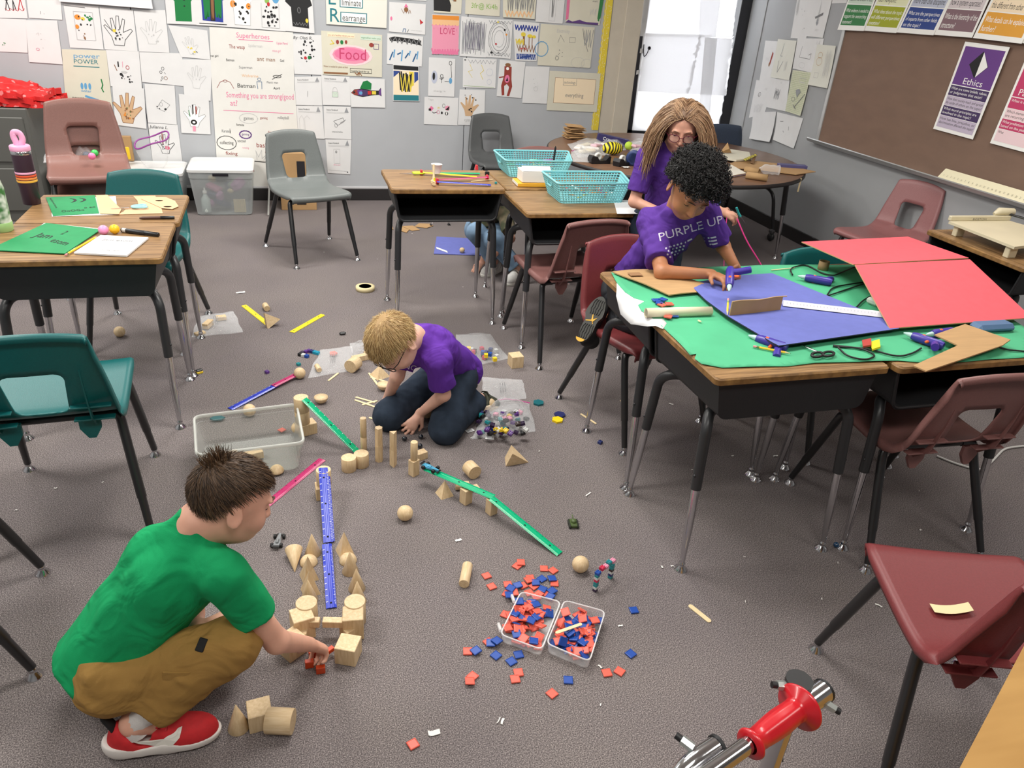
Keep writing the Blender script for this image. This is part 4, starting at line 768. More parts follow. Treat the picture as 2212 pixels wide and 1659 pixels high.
paper('r', PP(1679, 242, 1735, 255.8, 1716, 321, 1673.8, 301.6), 'lowest right wall sheet with three small dark ticks', [('L', [(.18, .72), (.3, .74)], .014, 'k'), ('L', [(.56, .62), (.58, .5)], .014, 'k'), ('L', [(.36, .42), (.4, .38)], .014, 'k'), ('D', .2, .25, .5, .35, 4, 'f', .012)], off=.004, curl=.025, n=8)
def strip(q, name_, label, dark, light, rows, head=None, mtop=1.0):
    ops = [('R', .0, .0, 1, 1, 'w')]
    ops += rows
    return paper('r', q, label, ops, 'L', name='strip_poster', cat='poster', group=None, off=.045+.003*(len(label) % 3), curl=0)
def rows4(dark, light, tx):
    o = []; H_ = [(.035, .20, dark, 'w'), (.20, .375, light, 'k'), (.375, .56, dark, 'w')]
    for (a, b_, c, tc_), lines in zip(H_, tx):
        o.append(('R', .05, a+.004, .95, b_-.004, c)); n_ = len(lines)
        for i, s_ in enumerate(lines):
            h_ = (b_-a)*.72/max(n_, 2); o.append(('TF', s_, .08, b_-.028-(i+.72)*h_*1.12, h_*1.05, min(.84, .036*len(s_)), tc_))
    return o
strips = [(1809, 64.4, 1866, 67, 1832, 'gr', 'lgr', 'green', [['What evidence is needed to', 'support the overarching', 'statement?'], ['What conclusions can be made', 'based on the collection of facts?'], ['is proof?']]),
          (1864, 66, 1936, 71.5, 1893, 'li', 'lli', 'lime', [['What ideas about the topic', 'will different perspectives', 'question?'], ['What are the pros and cons of', 'each viewpoint?'], ['the topic?']]),
          (1937, 70, 2016.5, 76.4, 1970, 'nb', 'lnb', 'blue', [['What are the perspectives', 'of experts from other fields', 'on the topic?'], ['Describe a topic\'s place in', 'more than one discipline.'], ['matter?']]),
          (2018, 75.2, 2100, 81.5, 2051, 'ma', 'lma', 'mauve', [['What is the hierarchy of the', 'structure?'], ['What rule or formula dictates', 'how a system operates?'], ['the topic organized?']]),
          (2102, 82, 2207, 94.5, 2141, 'org', 'lor', 'orange', [['What details can be explained', 'further?'], ['Which important details make', 'this different from other topics?'], ['topic?']]),
          (2208, 93, 2290, 104, 2245, 'mg', 'lmg', 'magenta', [['What'], ['Why'], ['How']])]
for x0, y0_, x1, y1_, xt, d, l_, nm, tx in strips:
    k = 240/65.0; dx = (xt-x0)*(y0_+240)/y0_
    strip(PP(x0+dx, -240, x1+dx*1.03, -236, x1, y1_, x0, y0_), nm, nm+' question poster hanging along the top of the chalkboard', d, l_, rows4(d, l_, tx))
eth = [('R', 0, 0, 1, 1, 'w'), ('R', .05, .535, .95, .955, 'pur'), ('P', [(.28, .77), (.5, .925), (.72, .77), (.5, .635)], 'k'), ('P', [(.515, .915), (.705, .77), (.515, .645)], 'w'), ('TF', 'Ethics', .28, .555, .10, .46, 'w')]
def qrows(d, l_, t4):
    o = []; zs_ = [(.41, .525), (.295, .405), (.18, .29), (.04, .175)]
    for i, ((a, b_), ls) in enumerate(zip(zs_, t4)):
        o.append(('R', .05, a, .95, b_, d if i % 2 == 0 else l_))
        for j, s_ in enumerate(ls): o.append(('TF', s_, .075, b_-.045-j*.045, .043, min(.85, .032*len(s_)), 'w' if i % 2 == 0 else 'k'))
    return o
paper('r', PP(2085.5, 89.8, 2182, 101.9, 2101.7, 301.4, 2016, 278), 'purple Ethics poster with a black and white diamond', eth+qrows('dkp', 'ltp', [['What are some beliefs, values,', 'or judgments that exist?'], ['How does society teach and spread', 'its code of ethics on the topic?'], ['What moral principles are', 'involved in the topic?'], ['How has bias, prejudice, or', 'discrimination affected the topic?']]), 'L', name='ethics_poster', cat='poster', off=.03, curl=0)
paper('r', PP(2222, 112, 2330, 126, 2232, 334, 2138.7, 309), 'pink pattern poster cut off by the right edge', [('R', 0, 0, 1, 1, 'w'), ('R', .05, .535, .95, .955, 'mg'), ('TF', 'Patterns', .15, .555, .10, .6, 'w')]+qrows('mg', 'lmg', [['What is the pattern?'], ["Which elements", "are recurring?"], ["What predictions can be made", "based on the patterns?"], ["What"]]), 'L', name='pattern_poster', cat='poster', off=.03, curl=0)
# ------------------------------------------------------------------ wooden blocks, rulers, tiles and bits on the floor
def block_wood():
    m = bpy.data.materials.new('block_wood'); MATS['block_wood'] = m; m.use_nodes = True
    nt = m.node_tree; N = nt.nodes; L = nt.links; b = N['Principled BSDF']; b.inputs['Roughness'].default_value = .55
    tc = N.new('ShaderNodeTexCoord'); oi = N.new('ShaderNodeObjectInfo'); mp = N.new('ShaderNodeMapping'); mp.inputs['Scale'].default_value = (90, 90, 14); L.new(tc.outputs['Object'], mp.inputs[0])
    n = N.new('ShaderNodeTexNoise'); n.inputs['Scale'].default_value = 1.5; n.inputs['Detail'].default_value = 4; n.inputs['Distortion'].default_value = .5; n.noise_dimensions = '4D'; L.new(mp.outputs[0], n.inputs['Vector']); L.new(oi.outputs['Random'], n.inputs['W'])
    rp = N.new('ShaderNodeValToRGB'); e = rp.color_ramp.elements; e[0].position = .25; e[0].color = lin((200, 170, 126)); e[1].position = .75; e[1].color = lin((228, 204, 166)); L.new(n.outputs['Fac'], rp.inputs[0])
    hs = N.new('ShaderNodeHueSaturation'); mr = N.new('ShaderNodeMapRange'); mr.inputs['To Min'].default_value = .9; mr.inputs['To Max'].default_value = 1.06; L.new(oi.outputs['Random'], mr.inputs['Value']); L.new(mr.outputs[0], hs.inputs['Value'])
    L.new(rp.outputs[0], hs.inputs['Color']); L.new(hs.outputs[0], b.inputs['Base Color']); return m
BW = block_wood()
ME = {}
def shp(kind, *a):
    k = (kind,)+a
    if k in ME: return ME[k]
    b = MB()
    if kind == 'box': b.box((0, 0, a[2]/2), a, b=.0015)
    elif kind == 'cyl': r, h = a; b.lathe([(r-.001, 0), (r, .001), (r, h-.001), (r-.001, h)], 28)
    elif kind == 'cone': r, h = a; b.lathe([(r-.001, 0), (r, .0015), (.0012, h-.0005), (.0001, h)], 28)
    elif kind == 'pyr': w_, h, n = a; P = [(w_*math.cos(2*PI*i/n+PI/n), w_*math.sin(2*PI*i/n+PI/n), 0) for i in range(n)]; b.add(P+[(0, 0, h)], [tuple(range(n-1, -1, -1))]+[(i, (i+1) % n, n) for i in range(n)])
    elif kind == 'sph': b.sphere((0, 0, a[0]), a[0], 32)
    elif kind == 'hemi': r = a[0]; b.lathe([(.0001, 0)]+[(r*math.sin(t*PI/20), r-r*math.cos(t*PI/20)) for t in range(1, 11)]+[(.0001, r)], 28)
    elif kind == 'dome': r = a[0]; b.lathe([(r-.001, 0)]+[(r*math.cos(t*PI/20), r*math.sin(t*PI/20)) for t in range(0, 10)]+[(.0001, r)], 28)
    elif kind == 'prism': r, h, n = a; b.prism([(r*math.cos(2*PI*i/n), r*math.sin(2*PI*i/n)) for i in range(n)], 0, h)
    elif kind == 'disc': r, t = a; b.lathe([(r-.001, 0), (r, .001), (r, t-.001), (r-.001, t)], 28)
    ME[k] = b.mesh('block_'+kind, [BW]); return ME[k]
NAMES = dict(box='wooden_block', cyl='wooden_cylinder', cone='wooden_cone', pyr='wooden_pyramid', sph='wooden_ball', hemi='wooden_hemisphere', dome='wooden_hemisphere', prism='wooden_prism', disc='wooden_disc')
def blk(kind, a, label, loc, rz=0, rx=0, ry=0):
    o = obj(NAMES[kind], shp(kind, *a)); o.matrix_world = XF(loc, rz, rx, ry); tag(o, label, 'block', 'wooden geometric solids'); return o
def gz(u, v, z=0): return G(u, v, z)
# --- near group by the squatting boy
def flo(u, v, z=0): p = G(u, v, z); return p
blk('cone', (.026, .082), 'upright cone beside cube in the nearest block trio', flo(516, 1572))
blk('box', (.056, .056, .056), 'cube in the middle of the nearest block trio', flo(563, 1560), .12)
p = flo(608, 1572); blk('cyl', (.031, .064), 'cylinder lying on its side in the nearest block trio', p+Vector((-.032, .004, .031)), -.28, 0, PI/2)
blk('box', (.058, .058, .058), 'large cube right of the boy\'s reaching hand', flo(753, 1420), -.42)
blk('box', (.058, .058, .058), 'large cube under the boy\'s forearm', flo(632, 1408), .62)
A = flo(660, 1372)
blk('box', (.058, .058, .075), 'tall cube at the left end of the plank bridge', flo(655, 1368), .22)
blk('box', (.058, .058, .075), 'tall cube at the right end of the plank bridge', flo(764, 1366), -.10)
blk('cyl', (.030, .078), 'round cylinder behind the left bridge cube', flo(665, 1345), 0)
blk('cyl', (.030, .078), 'round cylinder behind the right bridge cube', flo(768, 1342), 0)
blk('box', (.04, .04, .042), 'small tilted block propping the right end of the bridge', flo(755, 1376), .5)
blk('box', (.04, .04, .042), 'small block propping the left end of the bridge', flo(650, 1382), -.2)
p = G(664, 1348, .052); q = G(752, 1350, .052); d = q-p; an = math.atan2(d.y, d.x)
blk('box', (.072, .022, .022), 'left plank of the low bridge in front of the cubes', G(663, 1350, .043), an)
blk('box', (.072, .022, .022), 'right plank of the low bridge in front of the cubes', G(726, 1351, .043), an)
for u, v, kind, lb in((676, 1196, 'cone', 'cone at the back of the left row beside the blue ruler'), (668, 1247, 'pyr', 'pyramid in front of the ball in the left row'), (671, 1278, 'pyr', 'tall dark pyramid third in the left row'), (668, 1297, 'cone', 'cone nearest the left cylinder'), (745, 1193, 'pyr', 'pyramid at the back of the right row'), (757, 1235, 'cone', 'cone in front of the half ball in the right row'), (771, 1272, 'cone', 'tall cone third in the right row'), (773, 1300, 'cone', 'cone nearest the right cylinder')):
    if kind == 'cone': blk('cone', (.026, .080), lb, flo(u, v))
    else: blk('pyr', (.034, .084, 4), lb, flo(u, v), .25)
blk('dome', (.028,), 'half ball in the left row of cones', flo(667, 1216)); blk('dome', (.028,), 'half ball in the right row of cones', flo(752, 1212))
p = flo(636, 1215); blk('cone', (.028, .085), 'cone lying on its side pointing at us', p+Vector((0, .035, .026)), 0, PI/2+.3)
# --- ramp of blue rulers: cylinder on cube
p = flo(698, 1072); blk('box', (.05, .05, .05), 'cube carrying the cylinder under the blue ruler ramp', p, .05)
blk('cyl', (.026, .062), 'cylinder on a cube holding up the blue ruler ramp', p+Vector((.006, .004, .05)))
# --- middle pillars
def pillar(u, v, parts, names):
    p = flo(u, v); z = 0
    for (kind, a, rz), nm in zip(parts, names): blk(kind, a, nm, p+Vector((0, 0, z)), rz); z += a[-1] if kind == 'box' else a[1]
pillar(786, 972, [('cyl', (.0125, .062), 0), ('cyl', (.0125, .085), 0)], ['lower dowel of the first tall pillar', 'upper dowel of the first tall pillar behind the jar shaped blocks'])
pillar(819, 995, [('prism', (.0155, .072, 6), .2), ('prism', (.0150, .078, 6), .2)], ['lower six sided block of the second pillar', 'upper six sided block of the second pillar'])
pillar(850, 1006, [('prism', (.016, .072, 3), .5), ('prism', (.0155, .080, 3), .5)], ['lower triangular block of the third pillar', 'upper triangular block of the third pillar'])
pillar(894, 1025, [('box', (.032, .03, .068), .6), ('cyl', (.0135, .078), 0)], ['square block at the foot of the fourth pillar', 'round dowel standing on the fourth pillar'])
blk('box', (.045, .032, .032), 'small block lying behind the fourth pillar', flo(909, 990), .4)
blk('cyl', (.028, .055), 'left of two round blocks at the foot of the green ruler', flo(754, 1014)); blk('cyl', (.028, .055), 'right of two round blocks at the foot of the green ruler', flo(781, 1005))
# --- tower behind the plastic tub
p = flo(662, 935); blk('box', (.075, .05, .05), 'wide block at the base of the tower beside the tub', p, .35)
blk('cyl', (.029, .055), 'middle cylinder of the tower beside the tub', p+Vector((-.012, 0, .05))); blk('cyl', (.029, .062), 'top cylinder of the tower holding the green ruler', p+Vector((-.012, 0, .105)))
TOWER = p
# --- spheres and loose solids
for u, v, r, lb in((875, 1122, .0275, 'wooden ball alone in the middle of the carpet'), (1252, 1233, .0275, 'wooden ball beside the linking brick arch'), (648, 817, .0265, 'wooden ball at the upper end of the magenta ruler'), (260, 727, .0265, 'wooden ball under the left desks'), (540, 898, .0265, 'wooden ball behind the plastic tub'), (923, 902, .0265, 'wooden ball between the kneeling boy\'s knees'), (1058, 882, .024, 'wooden ball beside the kneeling boy\'s shoe'), (318, 1182, .026, 'wooden ball behind the squatting boy\'s shoulder')):
    blk('sph', (r,), lb, flo(u, v))
blk('hemi', (.030,), 'half ball resting flat side up on the carpet', flo(694, 870)); 
blk('hemi', (.030,), 'half ball beside the kneeling boy\'s arm', flo(829, 842))
p = flo(781, 800); blk('cyl', (.032, .06), 'cylinder lying on its side left of the kneeling boy', p+Vector((-.02, .03, .032)), -.6, PI/2)
blk('box', (.062, .062, .062), 'cube standing alone beyond the big clear bag', flo(1113, 790), .1)
p = flo(1108, 997); blk('pyr', (.045, .09, 4), 'pyramid tipped on its side near the yellow hexagon', p+Vector((-.02, .0, .030)), -.2, 0, PI/2+.36)
p = flo(1015, 1030); blk('cyl', (.028, .05), 'cylinder lying with its round end towards us', p+Vector((0, .03, .028)), .3, PI/2)
p = flo(583, 702); blk('prism', (.05, .03, 3), 'triangular wedge leaning over the yellow ruler', p+Vector((0, .0, .025)), .3, 1.2)
p = flo(573, 668); blk('cyl', (.0165, .055), 'short dowel lying near the yellow ruler', p+Vector((0, .02, .0165)), .2, PI/2)
p = flo(1010, 1252); blk('cyl', (.0165, .088), 'long dowel lying left of the scattered tiles', p+Vector((-.02, -.035, .0165)), -.35, -PI/2)
p = flo(850, 795); blk('pyr', (.05, .055, 4), 'flat pyramid behind the kneeling boy\'s hand', flo(820, 812), .5)
# --- green ramp supports
blk('pyr', (.036, .062, 4), 'pyramid under the middle of the long green ruler', flo(960, 1068), .3)
p = flo(985, 1060); blk('cyl', (.0155, .05), 'dowel lying behind the ramp pyramid', p+Vector((.0, .01, .0155)), -.1, 0, PI/2)
blk('box', (.034, .034, .062), 'upright block under the green ramp', flo(1006, 1085), .5); blk('box', (.032, .032, .062), 'upright block where the two green rulers meet', flo(1061, 1108), .4)
p = flo(1016, 1062); blk('box', (.05, .03, .012), 'thin flat block balanced by the green ramp', p+Vector((.01, .01, 0)), .2)

# --- rulers
def ruler(name, c, label, a, b, w_=.031, ticks='w', holes=True, flip=False, grp='plastic rulers'):
    """a, b: end points on the centre line"""
    t = thing(name, label, 'ruler', a, 0, grp); a = Vector(a); b = Vector(b); d = b-a; l = d.length; x = d.normalized(); s = Vector((0, 0, 1)).cross(x).normalized(); up = x.cross(s)
    if up.z < 0: up = -up; s = -s
    X = Matrix(((x.x, s.x, up.x, 0), (x.y, s.y, up.y, 0), (x.z, s.z, up.z, 0), (0, 0, 0, 1)))
    pr = [(-w_/2, 0), (-w_/2, .0012), (-w_*.22, .0034), (-w_*.12, .0034), (-w_*.08, .0024), (w_*.08, .0024), (w_*.12, .0034), (w_*.22, .0034), (w_/2, .0012), (w_/2, 0)]
    n = len(pr); V = [(0, y, z) for y, z in pr]+[(l, y, z) for y, z in pr]
    MB().add(V, [(i, n+i, n+(i+1) % n, (i+1) % n) for i in range(n)]+[tuple(range(n)), tuple(range(2*n-1, n-1, -1))], 0, False, X).build('ruler_body', mat('plastic_'+c, dict(yellow=(236, 214, 32), blue=(22, 48, 178), magenta=(176, 24, 96), green=(0, 170, 118), white=(228, 230, 236), lime=(200, 225, 50), red=(206, 44, 60))[c], .3), t)
    m = MB(); k = int(l/.00635)
    for i in range(2, k-1):
        ln = .0055 if i % 4 == 0 else .0035; e = -w_/2+.0008
        z = .0017; m.add([(i*.00635-.0007, e, z), (i*.00635+.0007, e, z), (i*.00635+.0007, e+ln, z+.0016), (i*.00635-.0007, e+ln, z+.0016)], [(0, 1, 2, 3)], 0, False, X)
        if i % 4 == 0:
            e = w_/2-.0008; m.add([(i*.00635-.001, e, z), (i*.00635+.001, e, z), (i*.00635+.001, e-.0065, z+.0018), (i*.00635-.001, e-.0065, z+.0018)], [(0, 3, 2, 1)], 0, False, X)
    o = m.build('tick_marks', mat('tick_'+ticks, dict(w=(240, 240, 246), k=(40, 40, 44), y=(150, 140, 30), m=(120, 20, 70), g=(0, 120, 86))[ticks], .6), t); o['kind'] = 'stuff'
    for f_ in(.07, .5, .86):
        MB().lathe([(.0035, .0029), (.0001, .0029)], 10, X=X @ Matrix.Translation((l*f_, 0, 0))).build('hole', mat('hole_dark', (30, 30, 40), .8), t)
    return t
ruler('ruler', 'yellow', 'yellow ruler lying left, its end under the wooden wedge', G(527, 660, .001), G(579, 701, .001), ticks='y')
ruler('ruler', 'yellow', 'yellow ruler lying alone below the grey chair', G(630, 718, .001), G(697, 680, .001), ticks='y')
ruler('ruler', 'magenta', 'magenta ruler lying beside the boy\'s brown hair', G(575, 1092, .001), G(696, 993, .001), ticks='m')
ruler('ruler', 'blue', 'lower blue ruler flat between the rows of cones', G(716, 1314, .002), G(706, 1176, .012))
ruler('ruler', 'blue', 'upper blue ruler resting on the cylinder as a ramp', G(709, 1172, .008), G(698, 1011, .118))
ruler('ruler', 'blue', 'second blue ruler lying against the upper ramp ruler', G(718, 1170, .004), G(708, 1030, .10), w_=.016)
ruler('ruler', 'blue', 'blue ruler joined to the magenta one behind the tub', G(497, 884, .001), G(598, 831, .012))
ruler('ruler', 'magenta', 'short looking magenta ruler ending at the wooden ball', G(590, 834, .014), G(642, 808, .018), ticks='m')
ruler('ruler', 'green', 'green ruler leaning from the block tower to the round blocks', G(657, 862, .168), G(772, 976, .004), ticks='w')
ruler('ruler', 'green', 'upper long green ruler carrying the toy car', G(920, 1012, .072), G(1066, 1074, .066), ticks='g')
ruler('ruler', 'green', 'lower long green ruler sloping down to the carpet', G(1062, 1077, .066), G(1209, 1197, .002), ticks='g')

# --- square colour tiles
TR = mat('tile_red', (224, 96, 78), .4); TBL = mat('tile_blue', (26, 72, 158), .4)
def tile_me(m, nm):
    s = .0125; b = MB(); lv = [(s-.0006, 0), (s, .0006), (s, .0044), (s-.0018, .0052), (s-.0022, .0046)]
    for (a, z0), (c, z1) in zip(lv[:-1], lv[1:]):
        A = [(-a, -a, z0), (a, -a, z0), (a, a, z0), (-a, a, z0)]; B_ = [(-c, -c, z1), (c, -c, z1), (c, c, z1), (-c, c, z1)]
        b.add(A+B_, [(i, (i+1) % 4, 4+(i+1) % 4, 4+i) for i in range(4)])
    a, z = lv[-1]; b.add([(-a, -a, z), (a, -a, z), (a, a, z), (-a, a, z)], [(0, 1, 2, 3)]); a, z = lv[0]; b.add([(-a, -a, z), (a, -a, z), (a, a, z), (-a, a, z)], [(3, 2, 1, 0)])
    return b.mesh(nm, [m])
TME = dict(r=tile_me(TR, 'tile_red'), b=tile_me(TBL, 'tile_blue'))
def tile(c, p, rz, label, group, rx=0, ry=0):
    o = obj('colour_tile', TME[c]); o.matrix_world = XF(p, rz, rx, ry); tag(o, label, 'tile', group); return o
K8 = .25316
reds = [(596, 257), (640, 348), (778, 330), (856, 174), (888, 153), (1086, 195), (1164, 212), (1175, 322), (968, 275), (955, 303), (905, 340), (1000, 347), (1096, 410), (1040, 425), (1018, 462), (960, 402), (770, 412), (830, 410), (757, 587), (613, 823), (435, 902), (477, 1115), (452, 1168), (868, 1083), (840, 1138), (1155, 1263), (1622, 1085), (1731, 1073), (800, 602)]
blues = [(1068, 283), (1153, 290), (863, 348), (1015, 325), (1155, 395), (1072, 382), (1138, 445), (800, 385), (787, 443), (1852, 550), (1826, 923), (632, 840), (682, 835), (505, 907), (677, 937), (808, 988), (870, 930), (1293, 1147)]
far = {(1852, 550): 'blue tile alone at the far right of the scatter', (1826, 923): 'blue tile alone right of the clear case', (1293, 1147): 'blue tile alone below the clear case', (1155, 1263): 'red tile alone nearest the front below the case', (1731, 1073): 'right of two red tiles by the case corner', (1622, 1085): 'left of two red tiles by the case corner', (505, 907): 'blue tile touching a red one left of the case', (435, 902): 'red tile touching a blue one left of the case', (677, 937): 'blue tile between the red pair and the case', (808, 988): 'blue tile just below the left case half', (596, 257): 'upper of two red tiles beside the long dowel', (640, 348): 'lower of two red tiles beside the long dowel'}
seen = []
rt = random.Random(11)
for c, L_ in(('r', reds), ('b', blues)):
    for (x, y) in L_:
        p = G(900+x*K8, 1180+y*K8, .001); z = .001
        for q in seen:
            if (q-p).xy.length < .024: z = max(z, q.z+.0056)
        p.z = z; seen.append(p.copy())
        nm = dict(r='red', b='blue')[c]
        lb = far.get((x, y)) or (f'{nm} tile loose on the carpet above the clear case' if y < 700 else f'{nm} tile loose on the carpet below and left of the case')
        ti = .12 if z > .002 else 0
        tile(c, p, rt.uniform(-.6, .6)+.3, lb, f'loose {nm} tiles on the carpet', rt.uniform(-ti, ti), rt.uniform(-ti, ti))
tile('r', G(892, 1609, .001), .35, 'red tile lying alone at the bottom of the picture', 'loose red tiles on the carpet')
# clear two-part case
CLR = film('clear_case', fac=.10, rough=.08); CLRIM = film('clear_case_rim', fac=.34, rough=.12)
def tray(q, h, name, par):
    P = [G(u, v, .002) for u, v in q]; c = sum(P, Vector())/4; b = MB()
    def ringpts(s, z, r=.018):
        out = []
        for i in range(4):
            p = c+(P[i]-c)*s; a = c+(P[i-1]-c)*s; d = c+(P[(i+1) % 4]-c)*s; e0 = (a-p).normalized(); e1 = (d-p).normalized()
            for k in range(5): t = k/4; m = (p+e0*r)*(1-t)**2+p*2*t*(1-t)+(p+e1*r)*t*t; out.append(Vector((m.x, m.y, z)))
        return out
    R = [ringpts(.94, .001), ringpts(.965, .004), ringpts(1.0, h), ringpts(.985, h), ringpts(.95, .006), ringpts(.92, .004)]; n = 20
    for A, B_ in zip(R[:-1], R[1:]): b.add(A+B_, [(i, (i+1) % n, n+(i+1) % n, n+i) for i in range(n)], 0, True)
    b.add(R[-1], [tuple(range(n))]); b.add(R[0], [tuple(range(n-1, -1, -1))])
    o = b.build(name, CLR, par); MB().tube(ringpts(1.0, h)+[ringpts(1.0, h)[0]], .0022, 6, caps=False).build('rim', CLRIM, o); return P
case = thing('clear_case', 'clear hinged plastic case open on the carpet full of red and blue tiles', 'case')
QL = [(1124, 1295), (1209, 1317), (1168, 1421), (1079, 1388)]; QR = [(1217, 1317), (1304, 1341), (1270, 1450), (1178, 1411)]
PL = tray(QL, .034, 'case_lid', case); PR = tray(QR, .040, 'case_base', case)
for u, v in((1108, 1293), (1079, 1355)):
    p = G(u, v, .03); MB().box(p, (.008, .03, .012), b=.002, X=None).build('latch', CLRIM, case)
def fillt(P, n, lab, zmax, bias):
    for i in range(n):
        a, b = rt.uniform(.10, .90), rt.uniform(.10, .90); a = a**bias
        p = P[0]*(1-a)*(1-b)+P[1]*a*(1-b)+P[2]*a*b+P[3]*(1-a)*b; p.z = .008+rt.random()**1.3*zmax*(1-.5*a if bias > 1 else 1)
        c = rt.choice('rb'); nm = dict(r='red', b='blue')[c]; t = rt.choice((.15, .35, .8))
        tile(c, p, rt.uniform(0, 6.3), f'{nm} tile piled inside the {lab} half of the clear case', f'{nm} tiles in the {lab} case half', rt.uniform(-t, t), rt.uniform(-t, t))
fillt(PL, 62, 'left', .022, 1.5); fillt(PR, 92, 'right', .030, 1.0)

# --- craft sticks
STK = mat('craft_stick', (226, 204, 160), .6, var=.06, vscale=40)
def stick(a, b, label, w_=.010):
    a, b = Vector(a), Vector(b); d = b-a; l = d.length; x = d.normalized(); s = Vector((0, 0, 1)).cross(x).normalized()*w_/2; u = Vector((0, 0, .002)); P = []
    for k in range(7): t = -PI/2+PI*k/6; P.append(b-x*w_/2+x*w_/2*math.cos(t)+s*math.sin(t))
    for k in range(7): t = PI/2+PI*k/6; P.append(a+x*w_/2+x*w_/2*math.cos(t)+s*math.sin(t))
    n = len(P); m = MB().add(P+[p+u for p in P], [tuple(range(n-1, -1, -1)), tuple(range(n, 2*n))]+[(i, (i+1) % n, n+(i+1) % n, n+i) for i in range(n)])
    return tag(m.build('craft_stick', STK), label, 'stick', 'craft sticks')
for a, b, lb in(((766, 864), (812, 880), 'lower of the crossed craft sticks left of the boy\'s hand'), ((768, 858), (810, 870), 'upper of the crossed craft sticks left of the boy\'s hand'), ((782, 875), (815, 866), 'craft stick crossing the other two near the boy\'s hand'), ((797, 902), (812, 907), 'short visible craft stick at the boy\'s knee'), ((709, 823), (731, 806), 'craft stick beside the flat clear bag'), ((797, 806), (816, 832), 'craft stick behind the lying cylinder'), ((800, 815), (838, 826), 'craft stick under the half ball'), ((1254, 894), (1288, 916), 'craft stick lying right of the yellow hexagon'), ((765, 778), (810, 770), 'craft stick behind the blond boy\'s head')):
    stick(G(*a, .001), G(*b, .0015), lb)
stick(G(1200, 1368, .045), G(1257, 1348, .052), 'craft stick lying on the tiles in the right case half')
stick(G(1340, 865, .001), G(1352, 874, .001), 'craft stick fragment behind the maroon chair leg')
stick(G(1498, 1322, .001)+Vector((0, .03, 0)), G(1528, 1334, .001)+Vector((0, -.02, 0)), 'torn cardboard strip lying on the carpet at right', .016)

# --- linking bricks
BC = {k: mat('brick_'+k, c, .35) for k, c in dict(teal=(30, 134, 140), blue=(24, 74, 158), white=(206, 208, 206), pink=(226, 150, 176), red=(196, 44, 76), plum=(52, 36, 66), navy=(36, 48, 104), brown=(60, 46, 44), cyan=(20, 150, 180), purple=(92, 50, 130), yellow=(236, 200, 30), black=(26, 26, 28)).items()}
def brick(par, c, p, s=.013, h=.011, rz=0, X=None, studs=True):
    b = MB(); b.box((0, 0, h/2), (s, s, h), b=.0008)
    if studs:
        for i in(-1, 1):
            for j in(-1, 1): b.lathe([(s*.16, h), (s*.16, h+.0016), (.0001, h+.0016)], 8, X=Matrix.Translation((i*s*.25, j*s*.25, 0)))
    o = b.build('brick', BC[c], par); o.matrix_local = XF(p, rz) if X is None else X; return o
ar = thing('brick_arch', 'little arch of coloured linking bricks beside the wooden ball', 'toy', G(1285, 1276))
d = G(1318, 1248)-G(1285, 1276); L0 = d.length; an = math.atan2(d.y, d.x)
for i, c in enumerate(['plum', 'white', 'teal', 'teal', 'red', 'white', 'teal']): brick(ar, c, (0, 0, i*.0095), h=.0095, rz=an)
for i, c in enumerate(['teal', 'navy', 'white', 'brown', 'teal', 'teal']): brick(ar, c, (d.x, d.y, i*.0095), h=.0095, rz=an)
for i, (c, f_) in enumerate((('blue', .02), ('red', .28), ('pink', .52), ('teal', .72), ('pink', .98))): brick(ar, c, (d.x*f_, d.y*f_, .0665+(.006 if i % 2 else 0)), s=.0155, h=.0105, rz=an)
br = thing('linking_brick_toy', 'square frame of blue and purple linking bricks lying on the carpet', 'toy', G(663, 772))
for i, (x, y, c) in enumerate([(0, 0, 'blue'), (-.016, .012, 'white'), (-.031, .024, 'black'), (-.020, .04, 'plum'), (-.004, .050, 'purple'), (.012, .060, 'purple'), (.026, .050, 'navy'), (.040, .038, 'cyan'), (.052, .028, 'cyan')]): brick(br, c, (x, y, 0), s=.018, h=.014, rz=-.65)
for u, v, c, lb in((645, 789, 'teal', 'teal linking brick beside the flat clear bag'), (577, 806, 'purple', 'purple linking brick alone on the carpet'), (1296, 958, 'navy', 'navy linking brick beside the desk foot')):
    t = thing('linking_brick', lb, 'toy', G(u, v), .6, 'single linking bricks'); brick(t, c, (0, 0, 0), s=.017, h=.012)
t = thing('linking_brick', 'black piece lying far back on the carpet', 'toy', G(740, 723), .2, 'single linking bricks'); MB().box((0, 0, .008), (.034, .018, .016), b=.006).build('brick', BC['black'], t)
t = thing('linking_brick', 'black and yellow piece beside the left desk feet', 'toy', G(431, 806), .5, 'single linking bricks'); MB().box((0, 0, .005), (.03, .018, .01), b=.002).build('brick', BC['yellow'], t); MB().box((0, 0, .015), (.03, .018, .01), b=.004).build('brick', BC['black'], t)
# orange counting blocks at the boy's hand
OR = mat('orange_block', (196, 66, 24), .35)
for u, v, w_, h_, lb, rz in((669, 1440, .023, .023, 'left of the two front orange blocks', .0), (693, 1452, .024, .022, 'right of the two front orange blocks', -.02), (677, 1420, .024, .026, 'orange block behind the front pair under the hand', .1), (712, 1408, .026, .012, 'orange block held in the boy\'s fingers', .6)):
    o = MB().box((0, 0, h_/2), (w_, .014, h_), b=.0012).build('orange_block', OR); o.matrix_world = XF(G(u, v, .001 if w_ < .026 else .018), rz); tag(o, lb, 'block', 'orange blocks')
